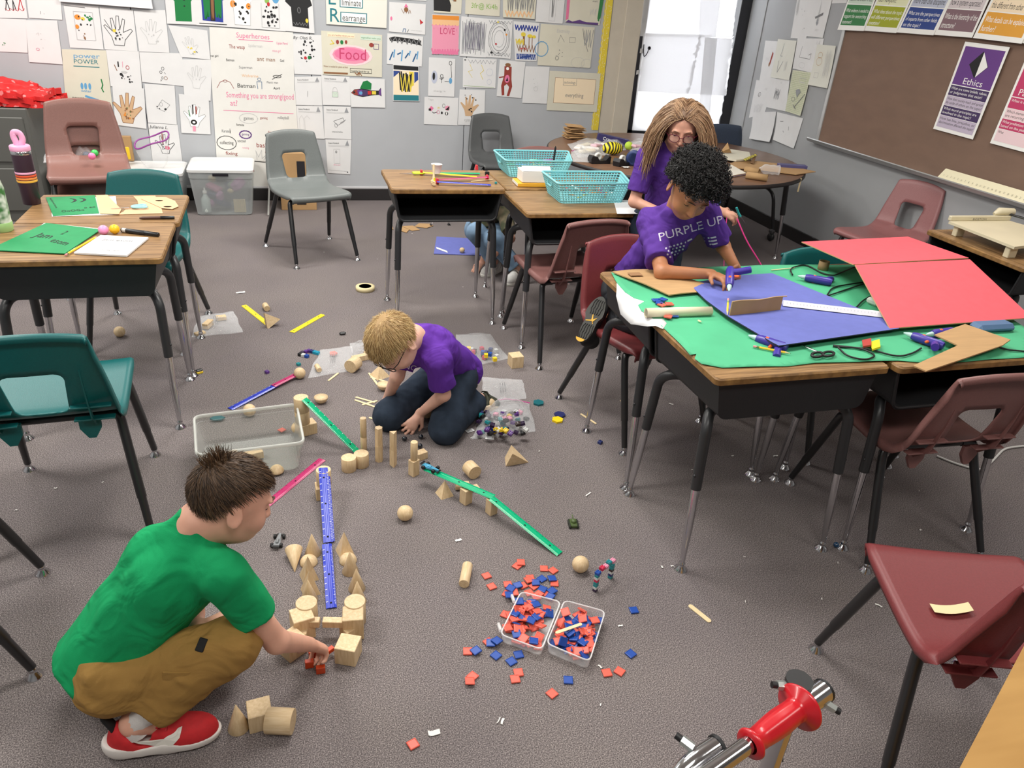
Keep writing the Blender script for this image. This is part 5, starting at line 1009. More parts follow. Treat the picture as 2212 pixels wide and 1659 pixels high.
# attribute blocks
for u, v, c, rgb, rz, lb in((1204, 909, 'hex_yellow', (236, 200, 24), .1, 'yellow hexagon tile lying on the carpet'), (1209, 898, 'hex_navy', (34, 40, 92), .5, 'navy hexagon tile behind the yellow one'), (1163, 872, 'hex_teal', (16, 96, 104), .2, 'teal hexagon tile flat on the carpet')):
    o = MB().prism([(.026*math.cos(k*PI/3), .026*math.sin(k*PI/3)) for k in range(6)], 0, .009).build('hexagon_tile', mat(c, rgb, .35)); o.matrix_world = XF(G(u, v), rz); tag(o, lb, 'tile')
# marbles
MBL = mat('marble_dark', (12, 22, 36), .05, coat=1); 
for u, v, lb in((874, 952, 'dark marble nearest the triangular pillar'), (909, 948, 'dark marble by the kneeling boy\'s knee'), (907, 968, 'dark marble behind the fourth pillar')):
    o = obj('marble', MB().sphere((0, 0, .0105), .0105, 20).mesh('marble', [MBL]), None, G(u, v)); tag(o, lb, 'marble', 'marbles')
o = obj('marble', MB().sphere((0, 0, .0105), .0105, 20).mesh('marble', [mat('marble_blue', (10, 60, 96), .05, coat=1)]), None, G(1805, 1182)); tag(o, 'blue glass marble between two chrome desk feet', 'marble', 'marbles')
# tape roll
t = thing('masking_tape', 'cream roll of masking tape lying on the far carpet', 'tape', G(789, 626)); MB().lathe([(.037, 0), (.056, 0), (.056, .024), (.037, .024)], 36).build('tape_roll', mat('tape_cream', (222, 206, 160), .6), t); MB().lathe([(.037, .024), (.0355, .024), (.0355, 0), (.037, 0)], 36).build('core', mat('tape_core', (170, 168, 166), .7), t)
# toy cars
def toycar(label, loc, rz, body, dark=(20, 20, 22), tilt=0, s=1.0, wing=True):
    t = thing('toy_car', label, 'toy car', loc, rz); t.rotation_euler = (0, tilt, rz); t.scale = (s,)*3
    m = mat('car_'+str(body), body, .3, metal=.2); dk = mat('car_dark', dark, .45)
    MB().prism([(-.034, -.009), (-.012, -.011), (.012, -.006), (.036, -.003), (.036, .003), (.012, .006), (-.012, .011), (-.034, .009)], .004, .011).box((-.006, 0, .013), (.02, .009, .006), b=.002).build('body', m, t)
    if wing: MB().box((-.036, 0, .015), (.008, .026, .003), b=.0008).box((.036, 0, .005), (.007, .024, .002), b=.0005).build('wing', dk, t)
    for x in(-.022, .022):
        for y in(-1, 1): MB().lathe([(.002, -.004), (.0072, -.004), (.0072, .004), (.002, .004)], 14, X=Matrix.Translation((x, y*.0145, .0072)) @ Matrix.Rotation(PI/2, 4, 'X')).build('wheel', dk, t)
    return t
p0 = G(920, 1012, .072); p1 = G(1066, 1074, .066); dd = (p1-p0); toycar('light blue toy race car on top of the green ramp', p0+dd*.07+Vector((0, 0, .005)), math.atan2(dd.y, dd.x), (90, 170, 205))
toycar('grey toy race car lying left of the cones', G(601, 1172), 1.35, (120, 122, 124))
t = thing('toy_tank', 'olive green toy tank on the carpet', 'toy', G(1238, 1135), 1.4); GRN = mat('olive', (74, 92, 48), .5)
MB().box((0, 0, .010), (.042, .024, .012), b=.003).build('hull', GRN, t); MB().lathe([(.010, .016), (.010, .022), (.006, .025), (.0001, .025)], 14).build('turret', GRN, t); MB().tube([(.008, 0, .02), (.034, 0, .021)], .002, 8).build('gun_barrel', GRN, t)
for sy in(-1, 1): MB().box((0, sy*.014, .007), (.046, .008, .014), b=.004).build('track', mat('track_dark', (40, 44, 34), .7), t)
# --- litter: paper and string scraps
SCR = mat('scrap_white', (232, 230, 224), .8)
for i, (u, v, l, rz) in enumerate([(520, 632, .05, .3), (990, 1167, .022, .2), (938, 1584, .03, 0), (1085, 1558, .018, 1), (1270, 1068, .03, .6), (1430, 1225, .012, 1.6), (1452, 1223, .01, 0), (1608, 1203, .008, 0), (1988, 1145, .012, .3), (1898, 1308, .022, 2.2), (1810, 1216, .008, 1), (1775, 1294, .01, 1), (1296, 1440, .014, 2), (1340, 1352, .014, 0), (1297, 1523, .008, 1), (1078, 1556, .02, .9), (1675, 985, .02, 0), (1582, 985, .012, 0), (1525, 952, .014, .4), (1390, 925, .012, 0), (1450, 873, .02, 2.4), (1495, 1015, .01, 0), (1350, 1060, .012, 1), (120, 1055, .01, 0), (222, 1042, .008, .5), (35, 1102, .008, 0), (1105, 908, .008, 0), (1165, 975, .01, .5), (1020, 945, .02, .3), (1610, 1300, .008, 1), (1830, 1188, .008, 0), (1985, 1060, .01, .8), (1535, 930, .012, 0), (700, 545, .008, 0), (815, 560, .008, .4), (1000, 620, .007, 0), (890, 505, .008, 0)]):
    p = G(u, v, .002); r = random.Random(i); bend = r.uniform(-.4, .4); w_ = l*r.uniform(.12, .5)
    fn = lambda a, b, o: p+Vector((math.cos(rz)*(a-.5)*l-math.sin(rz)*((b-.5)*w_+bend*l*(a-.5)**2), math.sin(rz)*(a-.5)*l+math.cos(rz)*((b-.5)*w_+bend*l*(a-.5)**2), o+.002*math.sin(a*4+i)**2))
    tag(MB().slab(fn, 5, 1, .0006).build('paper_scrap', SCR), 'tiny white scrap of paper littering the carpet', 'scrap', 'paper scraps on the carpet')
# torn labels / stickers near bags
for i, (u, v, rz, lb) in enumerate(((813, 805, -.1, 'small printed paper label behind the kneeling boy\'s arm'), (1015, 930, .4, 'small printed label left of the big bag'), (1058, 946, -.3, 'small printed label stuck at the front of the big bag'))):
    p = G(u, v, .003); t = thing('paper_label', lb, 'label', p, rz); MB().box((0, 0, 0), (.036, .022, .001)).build('label_sheet', PAPERS['w'], t)
    for k in range(3): MB().box((0, -.006+k*.006, .0008), (.026, .0022, .0004)).build('print_line', ink('g'), t)
# ------------------------------------------------------------------ people: smooth implicit bodies meshed with surface nets
from mathutils.bvhtree import BVHTree
class SDF:
    def __init__(s, lo, hi, res):
        s.lo = np.array(lo, float); s.res = res; s.n = np.ceil((np.array(hi)-s.lo)/res).astype(int)+1
        s.F = np.full(s.n, .2, np.float32)
    def blk(s, lo, hi):
        a = np.clip(np.floor((np.array(lo)-s.lo)/s.res).astype(int), 0, s.n); b = np.clip(np.ceil((np.array(hi)-s.lo)/s.res).astype(int)+1, 0, s.n)
        if (b <= a).any(): return None
        sl = tuple(slice(i, j) for i, j in zip(a, b))
        X = [(s.lo[i]+s.res*np.arange(a[i], b[i])).astype(np.float32) for i in range(3)]
        return sl, X[0][:, None, None], X[1][None, :, None], X[2][None, None, :]
    def put(s, sl, d, k, op):
        F = s.F[sl]
        if op == 'add':
            h = np.maximum(k-np.abs(F-d), 0)/k if k > 0 else 0; s.F[sl] = np.minimum(F, d)-h*h*k*.25
        elif op == 'sub':
            d = -d; h = np.maximum(k-np.abs(F-d), 0)/k; s.F[sl] = np.maximum(F, d)+h*h*k*.25
    def cone(s, a, b, r1, r2, k=.02, op='add', flat=None, cut=()):
        a = np.array(a, float); b = np.array(b, float); m = max(r1, r2)*1.7+k+.012
        q = s.blk(np.minimum(a, b)-m, np.maximum(a, b)+m)
        if q is None: return s
        sl, X, Y, Z = q; ab = b-a; L2 = max(ab @ ab, 1e-9)
        px_, py_, pz_ = X-a[0], Y-a[1], Z-a[2]
        t = np.clip((px_*ab[0]+py_*ab[1]+pz_*ab[2])/L2, 0, 1)
        dx, dy, dz = px_-t*ab[0], py_-t*ab[1], pz_-t*ab[2]; fac = 1
        if flat:
            ax = np.array(flat[0], float); ax /= np.linalg.norm(ax); fac = flat[1]; e = (dx*ax[0]+dy*ax[1]+dz*ax[2])*(1/fac-1); dx, dy, dz = dx+e*ax[0], dy+e*ax[1], dz+e*ax[2]
        d = (np.sqrt(dx*dx+dy*dy+dz*dz)-(r1+(r2-r1)*t))*min(1, fac)
        for p, n in cut: n = np.array(n, float); n /= np.linalg.norm(n); d = np.maximum(d, (X-p[0])*n[0]+(Y-p[1])*n[1]+(Z-p[2])*n[2])
        s.put(sl, d.astype(np.float32), k, op); return s
    def ell(s, c, r, B=None, k=.02, op='add', cut=()):
        c = np.array(c, float); m = max(r)*1.15+k+.012; q = s.blk(c-m, c+m)
        if q is None: return s
        sl, X, Y, Z = q; B = np.eye(3) if B is None else np.array(B)
        U = [((X-c[0])*B[i][0]+(Y-c[1])*B[i][1]+(Z-c[2])*B[i][2])/r[i] for i in range(3)]
        k0 = np.sqrt(U[0]**2+U[1]**2+U[2]**2); k1 = np.sqrt((U[0]/r[0])**2+(U[1]/r[1])**2+(U[2]/r[2])**2)+1e-6
        d = k0*(k0-1)/k1
        for p, n in cut: n = np.array(n, float); n /= np.linalg.norm(n); d = np.maximum(d, (X-p[0])*n[0]+(Y-p[1])*n[1]+(Z-p[2])*n[2])
        s.put(sl, d.astype(np.float32), k, op); return s
    def folds(s, amp, wl, seed, n=3, aniso=None):
        r = np.random.default_rng(seed); sl, X, Y, Z = s.blk(s.lo, s.lo+s.res*s.n); W_ = 0
        for i in range(n):
            k = r.normal(size=3); 
            if aniso is not None: k = k-np.array(aniso)*(k @ np.array(aniso))*.8
            k *= 2*PI/wl/np.linalg.norm(k)*r.uniform(.6, 1.3); k2 = r.normal(size=3)*2*PI/(wl*2.5)
            W_ = W_+np.sin(X*k[0]+Y*k[1]+Z*k[2]+r.uniform(0, 6)+1.6*np.sin(X*k2[0]+Y*k2[1]+Z*k2[2]))
        W_ = W_/n; W_ = np.sign(W_)*np.abs(W_)**1.3
        s.F += (amp*W_).astype(np.float32); return s
    def mesh(s, name, mats, smooth=1, colf=None):
        F = s.F; ins = F < 0; n = F.shape
        c = sum(ins[i:n[0]-1+i, j:n[1]-1+j, k:n[2]-1+k].astype(np.int8) for i in(0, 1) for j in(0, 1) for k in(0, 1))
        act = (c > 0) & (c < 8); idx = np.argwhere(act); num = np.full(act.shape, -1, np.int64); num[act] = np.arange(len(idx))
        P = np.zeros((len(idx), 3)); C = np.zeros(len(idx)); i0, j0, k0 = idx.T
        cor = {(i, j, k): F[i0+i, j0+j, k0+k] for i in(0, 1) for j in(0, 1) for k in(0, 1)}
        for a in range(3):
            o = [q for q in range(3) if q != a]
            for u in(0, 1):
                for v in(0, 1):
                    A = [0, 0, 0]; A[o[0]] = u; A[o[1]] = v; B_ = A.copy(); B_[a] = 1; fa, fb = cor[tuple(A)], cor[tuple(B_)]
                    m = (fa < 0) != (fb < 0); t = np.where(m, fa/np.where(m, fa-fb, 1), 0)
                    pt = np.tile(np.array(A, float), (len(idx), 1)); pt[:, a] = t; P[m] += pt[m]; C[m] += 1
        P = P/C[:, None]+idx; Q = []
        for a in range(3):
            o = [q for q in range(3) if q != a]; sl0 = [slice(None)]*3; sl1 = [slice(None)]*3; sl0[a] = slice(0, n[a]-1); sl1[a] = slice(1, n[a])
            x0, x1 = ins[tuple(sl0)], ins[tuple(sl1)]; e = np.argwhere(x0 != x1)
            e = e[(e[:, o[0]] > 0) & (e[:, o[1]] > 0) & (e[:, o[0]] < n[o[0]]-1) & (e[:, o[1]] < n[o[1]]-1)]
            def nb(du, dv):
                q = e.copy(); q[:, o[0]] -= du; q[:, o[1]] -= dv; return num[q[:, 0], q[:, 1], q[:, 2]]
            f = np.stack([nb(1, 1), nb(0, 1), nb(0, 0), nb(1, 0)], 1); fl = x0[e[:, 0], e[:, 1], e[:, 2]]
            if a == 1: fl = ~fl
            f[~fl] = f[~fl][:, ::-1]; Q.append(f)
        Q = np.concatenate(Q); Q = Q[(Q >= 0).all(1)]
        E_ = np.concatenate([Q[:, [0, 1]], Q[:, [1, 2]], Q[:, [2, 3]], Q[:, [3, 0]]])
        for _ in range(smooth):
            S = np.zeros_like(P); N_ = np.zeros(len(P)); np.add.at(S, E_[:, 0], P[E_[:, 1]]); np.add.at(S, E_[:, 1], P[E_[:, 0]]); np.add.at(N_, E_[:, 0], 1); np.add.at(N_, E_[:, 1], 1)
            P = P*.5+.5*S/np.maximum(N_, 1)[:, None]
        P = P*s.res+s.lo
        me = bpy.data.meshes.new(name); me.vertices.add(len(P)); me.vertices.foreach_set('co', P.astype(np.float32).ravel())
        me.loops.add(Q.size); me.loops.foreach_set('vertex_index', Q.astype(np.int32).ravel()); me.polygons.add(len(Q))
        me.polygons.foreach_set('loop_start', np.arange(0, Q.size, 4, dtype=np.int32)); me.polygons.foreach_set('use_smooth', np.ones(len(Q), bool))
        for m in mats: me.materials.append(m)
        me.update(calc_edges=True)
        if colf is not None:
            ctr = P[Q].mean(1); me.polygons.foreach_set('material_index', colf(ctr).astype(np.int32))
        return me
def V3(*a): return np.array(a, float)
def nv(v): v = np.array(v, float); return v/np.linalg.norm(v)
def A3(v): return np.array(tuple(v), float)
class Head:
    def __init__(s, c, f, up=(0, 0, 1), sc=1.0):
        s.c = np.array(tuple(c), float); s.f = nv(f); s.r = nv(np.cross(s.f, up)); s.u = np.cross(s.r, s.f); s.s = sc; s.B = np.array([s.r, s.f, s.u])
    def P(s, r=0, f=0, u=0): return s.c+(s.r*r+s.f*f+s.u*u)*s.s
    def L(s, p): d = (np.array(tuple(p))-s.c)/s.s; return np.array([d @ s.r, d @ s.f, d @ s.u])
    def body(s, S, neck):
        k = s.s
        S.ell(s.P(0, -.008, .028), (.074*k, .090*k, .080*k), s.B, .02); S.ell(s.P(0, .020, -.03), (.058*k, .066*k, .074*k), s.B, .03)
        S.ell(s.P(0, .040, -.072), (.036*k, .040*k, .026*k), s.B, .025)
        for q in(-1, 1):
            S.ell(s.P(q*.034, .056, -.034), (.026*k, .024*k, .026*k), s.B, .022)
            S.ell(s.P(q*.028, .079, .022), (.022*k, .010*k, .007*k), s.B, .012)
        S.cone(s.P(0, .084, .006), s.P(0, .098, -.026), .0075*k, .0110*k, .012)
        for q in(-1, 1): S.ell(s.P(q*.009, .092, -.029), (.007*k, .008*k, .006*k), s.B, .006); S.ell(s.P(q*.031, .089, .005), (.017*k, .012*k, .011*k), s.B, .010, 'sub')
        S.ell(s.P(0, .086, -.049), (.019*k, .009*k, .0045*k), s.B, .006); S.ell(s.P(0, .084, -.058), (.016*k, .009*k, .0055*k), s.B, .006)
        for q in(-1, 1):
            n = nv(s.r*q*.9-s.f*.35); u2 = nv(s.u-s.f*.2); B = np.array([np.cross(u2, n), u2, n])
            S.ell(s.P(q*.079, -.014, -.010), (.020*k, .032*k, .0065*k), B, .006); S.ell(s.P(q*.0865, -.011, -.008), (.010*k, .019*k, .0045*k), B, .004, 'sub')
        S.cone(s.P(0, -.018, -.050), neck, .043*k, .046*k, .03)
def hand(S, w_, d, n, sc=1.0, curl=.5, thumb=1, spread=.2, curls=None):
    """w_: wrist, d: towards knuckles, n: palm side, thumb: +1/-1 side"""
    d = nv(d); n = nv(n-d*(np.array(n) @ d)); s_ = np.cross(d, n)*thumb; w_ = np.array(w_)
    c = w_+d*.030*sc; S.cone(w_, w_+d*.058*sc, .019*sc, .026*sc, .012, flat=(n, .52))
    for q in(-.6, 0, .6): S.cone(w_+d*.03*sc, w_+d*.062*sc+s_*q*.026*sc, .012*sc, .0095*sc, .010)
    for i in range(4):
        o = (1.5-i)/1.5; ln = (.95, 1.05, 1.0, .8)[i]; b = w_+d*(.064-.006*abs(o-.2))*sc+s_*o*.021*sc; cu = curls[i] if curls else curl*(1+.12*i)
        dd = nv(d+s_*o*spread); p = b
        for j, (l, r) in enumerate(((.028, .0075), (.020, .0068), (.014, .0062))):
            a = cu*(j+.6)*.75; v = nv(dd*math.cos(a)+n*math.sin(a)); q = p+v*l*ln*sc; S.cone(p, q, r*sc, (r-.0007)*sc, .004); p = q
    b = w_+d*.018*sc+s_*.020*sc; v1 = nv(d*.55+s_*.75+n*.35); p = b+v1*.034*sc; S.cone(b, p, .0115*sc, .0088*sc, .010)
    v2 = nv(d*.85+s_*.25+n*(.35+.4*curl)); S.cone(p, p+v2*.024*sc, .0082*sc, .0068*sc, .004)
def strands(mb, pts, dirs, length, seg=4, r0=.0012, grav=.0, H=None, stay=None, jit=.25, seed=0, curve=0):
    r = random.Random(seed)
    for p, d in zip(pts, dirs):
        l = length*r.uniform(.75, 1.2)/seg; p = np.array(p); P = [p]; d = np.array(d)
        for i in range(seg):
            d = nv(d+np.array([r.gauss(0, jit), r.gauss(0, jit), r.gauss(0, jit)])*.35+V3(0, 0, -grav)); p = p+d*l
            if stay is not None: p = stay(p)
            P.append(p)
        mb.tube(P, [r0*(1-.75*i/seg) for i in range(seg+1)], 3, caps=False, mi=r.randrange(3), smooth=True)
def scalp(H, N_, thr, off=.004, seed=1, rad=(.074, .090, .080), cen=(0, -.008, .028)):
    """random scalp points and outward normals; thr(azimuth from front 0..pi) gives the lowest elevation"""
    r = np.random.default_rng(seed); out = []; k = H.s
    while len(out) < N_:
        v = nv(r.normal(size=3)); az = abs(math.atan2(v[0], v[1])); el = math.asin(v[2])
        if el < thr(az): continue
        q = np.array(v)*np.array(rad); n = nv(v/np.array(rad)); p = H.P(*(q*(1+off/.08)+np.array(cen))); out.append((p, nv(H.B.T @ n), v))
    return out
def cap(H, thr, off, rad=(.074, .090, .080), cen=(0, -.008, .028), nu=56, nv_=22, bumpf=None):
    b = MB(); V = []
    for j in range(nv_+1):
        for i in range(nu):
            a = 2*PI*i/nu; az = abs(((a+PI) % (2*PI))-PI); e0 = thr(az); el = PI/2+(e0-PI/2)*j/nv_; o = off*min(1, (nv_-j)/3+.15)
            if bumpf: o *= 1+.35*bumpf(i*.9, j*.9)
            q = [math.cos(el)*math.sin(a)*(rad[0]+o), math.cos(el)*math.cos(a)*(rad[1]+o), math.sin(el)*(rad[2]+o)]
            V.append(H.P(q[0]+cen[0], q[1]+cen[1], q[2]+cen[2]))
    F = [(j*nu+i, (j+1)*nu+i, (j+1)*nu+(i+1) % nu, j*nu+(i+1) % nu) for j in range(nv_) for i in range(nu)]
    return b.add(V, F, 0, True)
def lerp_thr(front, side, back):
    R_ = math.radians
    def t(az):
        a = az/PI
        return R_(front+(side-front)*a/.45) if a < .45 else R_(side+(back-side)*min(1, (a-.45)/.3))
    return t
def eyes(H, par, iris, lid, white=True):
    for q in(-1, 1):
        b = MB(); c = H.P(q*.030, .0665, .004); k = H.s; b.sphere(c, .0118*k, 16)
        e = b.build('eye', mat('eye_white', (232, 228, 224), .2), par)
        f = nv(H.f*.8-H.u*.5+H.r*0); X = Matrix.Translation(c+f*.0112*k) @ Vector(f).to_track_quat('Z', 'Y').to_matrix().to_4x4()
        MB().lathe([(.0055*k, -.001), (.0045*k, .0012), (.0001, .0018)], 14, X=X).build('iris', mat('iris_'+str(iris), iris, .1), e)
        V = []; nu, nv_ = 12, 6; lidB = MB()
        def lf(u, v):
            a = math.radians(-88+176*u); el = math.radians(100-(100-lid)*v); return c+(H.r*math.sin(a)*math.cos(el)+H.f*math.cos(a)*math.cos(el)+H.u*math.sin(el))*.0131*k
        lidB.grid(lf, nu, nv_, flip=False).build('eyelid', par['skin'] if False else MATS[par['skinm']], par)
        lash = [lf(u/10, 1)+H.f*.001 for u in range(11)]; MB().tube(lash, .0009*k, 5).build('eyelashes', mat('lash', (24, 20, 18), .7), par)
def brows(H, par, m, up=.026):
    for q in(-1, 1):
        P = [H.P(q*x, y, z) for x, y, z in((.012, .0915, up-.003), (.024, .0915, up+.002), (.036, .0865, up+.002), (.047, .076, up-.005))]
        MB().tube(P, [.0022, .0032, .003, .0014], 6, flat=.5).build('eyebrow', m, par)
def glasses(H, par, m, full=True):
    g = MB(); k = H.s
    for q in(-1, 1):
        ring = [H.P(q*(.032+.0235*math.copysign(abs(math.cos(a))**.8, math.cos(a))), .104-.010*abs(math.cos(a))*(1 if math.cos(a) > 0 else .1), .000+.0185*math.copysign(abs(math.sin(a))**.8, math.sin(a))) for a in[2*PI*i/24 for i in range(25)]]
        g.tube(ring, .0019*k, 6, caps=False); g.tube([H.P(q*.055, .096, .006), H.P(q*.072, .07, .008), H.P(q*.0785, .0, .006), H.P(q*.079, -.022, -.010)], .0017*k, 6)
    g.tube([H.P(-.010, .104, .004), H.P(0, .1065, .006), H.P(.010, .104, .004)], .0018*k, 6)
    o = g.build('glasses', m, par)
    for q in(-1, 1):
        V = [H.P(q*.032+.022*math.cos(a), .1025, .0175*math.sin(a)) for a in[2*PI*i/16 for i in range(16)]]; MB().add(V, [tuple(range(16))]).build('lens', film('lens', fac=.05, rough=.03), o)
    return o
def project(mb_parts, shirt_me, origin, ux, uy, d, off=.0016):
    """wrap flat print geometry onto a garment: parts = [(V2d, F, mat_index)]"""
    bvh = BVHTree.FromPolygons([v.co.copy() for v in shirt_me.vertices], [tuple(p.vertices) for p in shirt_me.polygons]); b = MB()
    for V, F, mi in mb_parts:
        out = []; ok = []
        for x, y in V:
            p = Vector(origin)+Vector(ux)*x+Vector(uy)*y; h = bvh.ray_cast(p-Vector(d)*.25, Vector(d))
            if h[0] is None: out.append(p); ok.append(False)
            else: out.append(h[0]-Vector(d)*off); ok.append(True)
        b.add(out, [f for f in F if all(ok[i] for i in f)], mi)
    return b
def subdiv2(V, F, it=1):
    V = [tuple(v) for v in V]; F = [list(f) for f in F]
    for _ in range(it):
        nF = []; cache = {}
        def mid(a, b):
            k = (min(a, b), max(a, b))
            if k not in cache: V.append(((V[a][0]+V[b][0])/2, (V[a][1]+V[b][1])/2)); cache[k] = len(V)-1
            return cache[k]
        for f in F:
            if len(f) == 3: a, b, c = f; x, y, z = mid(a, b), mid(b, c), mid(c, a); nF += [[a, x, z], [x, b, y], [z, y, c], [x, y, z]]
            else:
                V.append((sum(V[i][0] for i in f)/len(f), sum(V[i][1] for i in f)/len(f))); ce = len(V)-1
                for i in range(len(f)): a, b, c = f[i-1], f[i], f[(i+1) % len(f)]; nF.append([mid(a, b), b, mid(b, c), ce])
        F = nF
    return V, F
def text2d(s, h, x, y, wd=None):
    V, F = text_geo(s); k = (wd/max(v[0] for v in V)) if wd else h
    return [(x+v[0]*k, y+v[1]*h) for v in V], F
SKIN1 = mat('skin_fair', (222, 168, 144), .5, sss=.12, var=.05, vscale=30); SKIN2 = mat('skin_pale', (226, 178, 158), .5, sss=.12, var=.05, vscale=30)
SKIN3 = mat('skin_tan', (176, 118, 82), .48, sss=.10, var=.05, vscale=30); SKIN4 = mat('skin_light', (214, 160, 136), .5, sss=.12, var=.05, vscale=30)
def fabric(n, c, **k):
    m = mat(n, c, .85, spec=.2, var=.05, vscale=14, bump=.18, bscale=700, **k); nt = m.node_tree; N = nt.nodes; L = nt.links; b1 = [x for x in N if x.type == 'BUMP'][0]
    tc = N.new('ShaderNodeTexCoord'); no = N.new('ShaderNodeTexNoise'); no.inputs['Scale'].default_value = 9; no.inputs['Detail'].default_value = 2.5; no.inputs['Distortion'].default_value = 1.1; L.new(tc.outputs['Object'], no.inputs['Vector'])
    b2 = N.new('ShaderNodeBump'); b2.inputs['Strength'].default_value = .55; b2.inputs['Distance'].default_value = .035; L.new(no.outputs['Fac'], b2.inputs['Height']); L.new(b2.outputs[0], b1.inputs['Normal']); return m
GREENS = fabric('tee_green', (20, 152, 92)); PURP = fabric('tee_purple', (84, 50, 136)); PURP2 = fabric('tee_purple_bright', (98, 52, 158)); KHAKI = fabric('khaki', (158, 122, 66)); DENIM = mat('denim_dark', (44, 54, 68), .9, spec=.2, var=.2, vscale=18, bump=.2, bscale=800); DENIML = mat('denim_light', (120, 146, 172), .9, spec=.2, var=.25, vscale=10); GREYP = fabric('pants_grey', (52, 54, 58)); CAMO = mat('camo', (70, 74, 52), .9, rgb2=(120, 108, 86), vscale=22, vdetail=1)
def person(name, label, me, skinm):
    o = obj(name, me); tag(o, label, 'person'); o['skinm'] = skinm; return o
def bounds(pts, m=.14):
    P = np.array([tuple(p) for p in pts]); return P.min(0)-m, P.max(0)+m
def limbs(S, J, sc=1.0):
    """arms and legs of the skin body"""
    for q in 'lr':
        if 's'+q in J:
            S.cone(J['s'+q], J['e'+q], .034*sc, .029*sc, .03); S.cone(J['e'+q], J['w'+q], .029*sc, .019*sc, .012)
        if 'h'+q in J:
            S.cone(J['h'+q], J['k'+q], .060*sc, .042*sc, .03); S.cone(J['k'+q], J['a'+q], .042*sc, .027*sc, .02)
            if 't'+q in J: S.cone(J['a'+q], J['t'+q], .026*sc, .022*sc, .02)
    S.cone(J['pel'], J['chest'], .082*sc, .088*sc, .04, flat=(J['fw'], .72)); S.cone(J['sl'], J['sr'], .038*sc, .038*sc, .04); S.cone(J['chest'], J['neck'], .06*sc, .045*sc, .04)
    S.cone(J['hl'], J['hr'], .065*sc, .065*sc, .04)
def shirt(J, mat_, seed, m=.014, sleeve=.78, hem=None, sc=1.0, res=.0045, amp=.0032, waist=.098, extra=None, neckcut=True, wl=.075, chest=.096):
    pts = [J[k] for k in('sl', 'sr', 'el', 'er', 'pel', 'chest', 'neck')]; lo, hi = bounds(pts, .17); S = SDF(lo, hi, res)
    ax = nv(A3(J['pel'])-A3(J['chest'])); hp = J['pel']+ax*.03 if hem is None else hem; cut = [(hp, ax)]
    S.cone(J['pel']+ax*.10, J['chest'], waist*sc, chest*sc, .04, flat=(J['fw'], .76), cut=cut); S.cone(J['sl'], J['sr'], .046*sc, .046*sc, .05); S.cone(J['chest'], J['neck'], .085*sc, .050*sc, .05, flat=(J['fw'], .85), cut=[(J['neck']+nv(A3(J['neck'])-A3(J['chest']))*.012, nv(A3(J['neck'])-A3(J['chest'])))])
    if extra: extra(S)
    for q in 'lr':
        a, b = A3(J['s'+q]), A3(J['e'+q]); d = nv(b-a); e = a+(b-a)*sleeve; S.cone(a, b+d*.02, .050*sc, .053*sc, .03, cut=[(e, d)])
    S.folds(amp, wl, seed, 3)
    return S.mesh('shirt', [mat_], 2), S
def pants(J, mat_, seed, sc=1.0, res=.0045, amp=.003, end=.86, waistcut=None, r=(.082, .060, .050)):
    pts = [J[k] for k in('hl', 'hr', 'kl', 'kr', 'al', 'ar', 'pel')]; lo, hi = bounds(pts, .14); S = SDF(lo, hi, res); ax = nv(A3(J['chest'])-A3(J['pel']))
    S.cone(J['hl'], J['hr'], r[0]*sc, r[0]*sc, .03); S.cone((A3(J['hl'])+A3(J['hr']))/2, J['pel']+ax*.05, .088*sc, .09*sc, .04, flat=(J['fw'], .8), cut=[(J['pel']+ax*.07, ax)])
    for q in 'lr':
        a, b = A3(J['k'+q]), A3(J['a'+q]); d = nv(b-a); e = a+(b-a)*end
        S.cone(J['h'+q], J['k'+q], r[0]*sc, r[1]*sc, .035); S.cone(a, b, r[1]*sc, r[2]*sc, .03, cut=[(e, d)])
    S.folds(amp, .06, seed, 5); return S.mesh('pants', [mat_], 2), S

# ================= squatting boy in green
hd = Head(YP(500, 1080, 1.485), (.88, .26, -.42), (-.1, .1, 1), .93)
J = dict(fw=nv((.72, .05, .55)), neck=A3(YP(432, 1128, 1.475)), chest=A3(YP(368, 1235, 1.47)), pel=A3(YP(228, 1425, 1.46)), sr=A3(YP(478, 1240, 1.385)), er=A3(YP(598, 1385, 1.40)), wr=A3(YP(668, 1392, 1.492)), sl=A3(YP(425, 1200, 1.56)), el=A3(YP(415, 1330, 1.62)), wl=A3(YP(428, 1356, 1.48)), hr=A3(YP(245, 1462, 1.40)), kr=A3(YP(500, 1392, 1.375)), ar=A3(YP(288, 1562, 1.352)), hl=A3(YP(235, 1432, 1.54)), kl=A3(YP(470, 1392, 1.53)), al=A3(YP(300, 1482, 1.53)))
J['tr'] = J['ar']+V3(.10, .0, -.03); J['tl'] = J['al']+V3(.10, .02, -.03)
lo, hi = bounds([v for k, v in J.items() if k != 'fw']+[hd.c], .13); S = SDF(lo, hi, .004)
limbs(S, J); hd.body(S, J['neck'])
hand(S, J['wr'], A3(G(700, 1402, .035))-J['wr'], V3(-.15, -.3, -1), .95, .95, 1)
hand(S, J['wl'], V3(.9, .1, .12), V3(0, 0, -1), .95, .12, -1)
boy = person('person', 'squatting boy in a green t-shirt and khaki pants reaching for blocks', S.mesh('person', [SKIN1], 2), 'skin_fair')
sme, _ = shirt(J, GREENS, 5, hem=J['pel']+nv(J['pel']-J['chest'])*.030, waist=.114, amp=.007, chest=.106, wl=.11, sc=1.0, sleeve=.60)
obj('shirt', sme, boy)
pme, _ = pants(J, KHAKI, 9, end=.80, r=(.078, .060, .054), amp=.006); po = obj('pants', pme, boy)
pk = A3(J['hr'])*.42+A3(J['kr'])*.58; _bv = BVHTree.FromPolygons([v.co.copy() for v in pme.vertices], [tuple(p_.vertices) for p_ in pme.polygons]); _h = _bv.ray_cast(C0, ray(435, 1393).normalized())
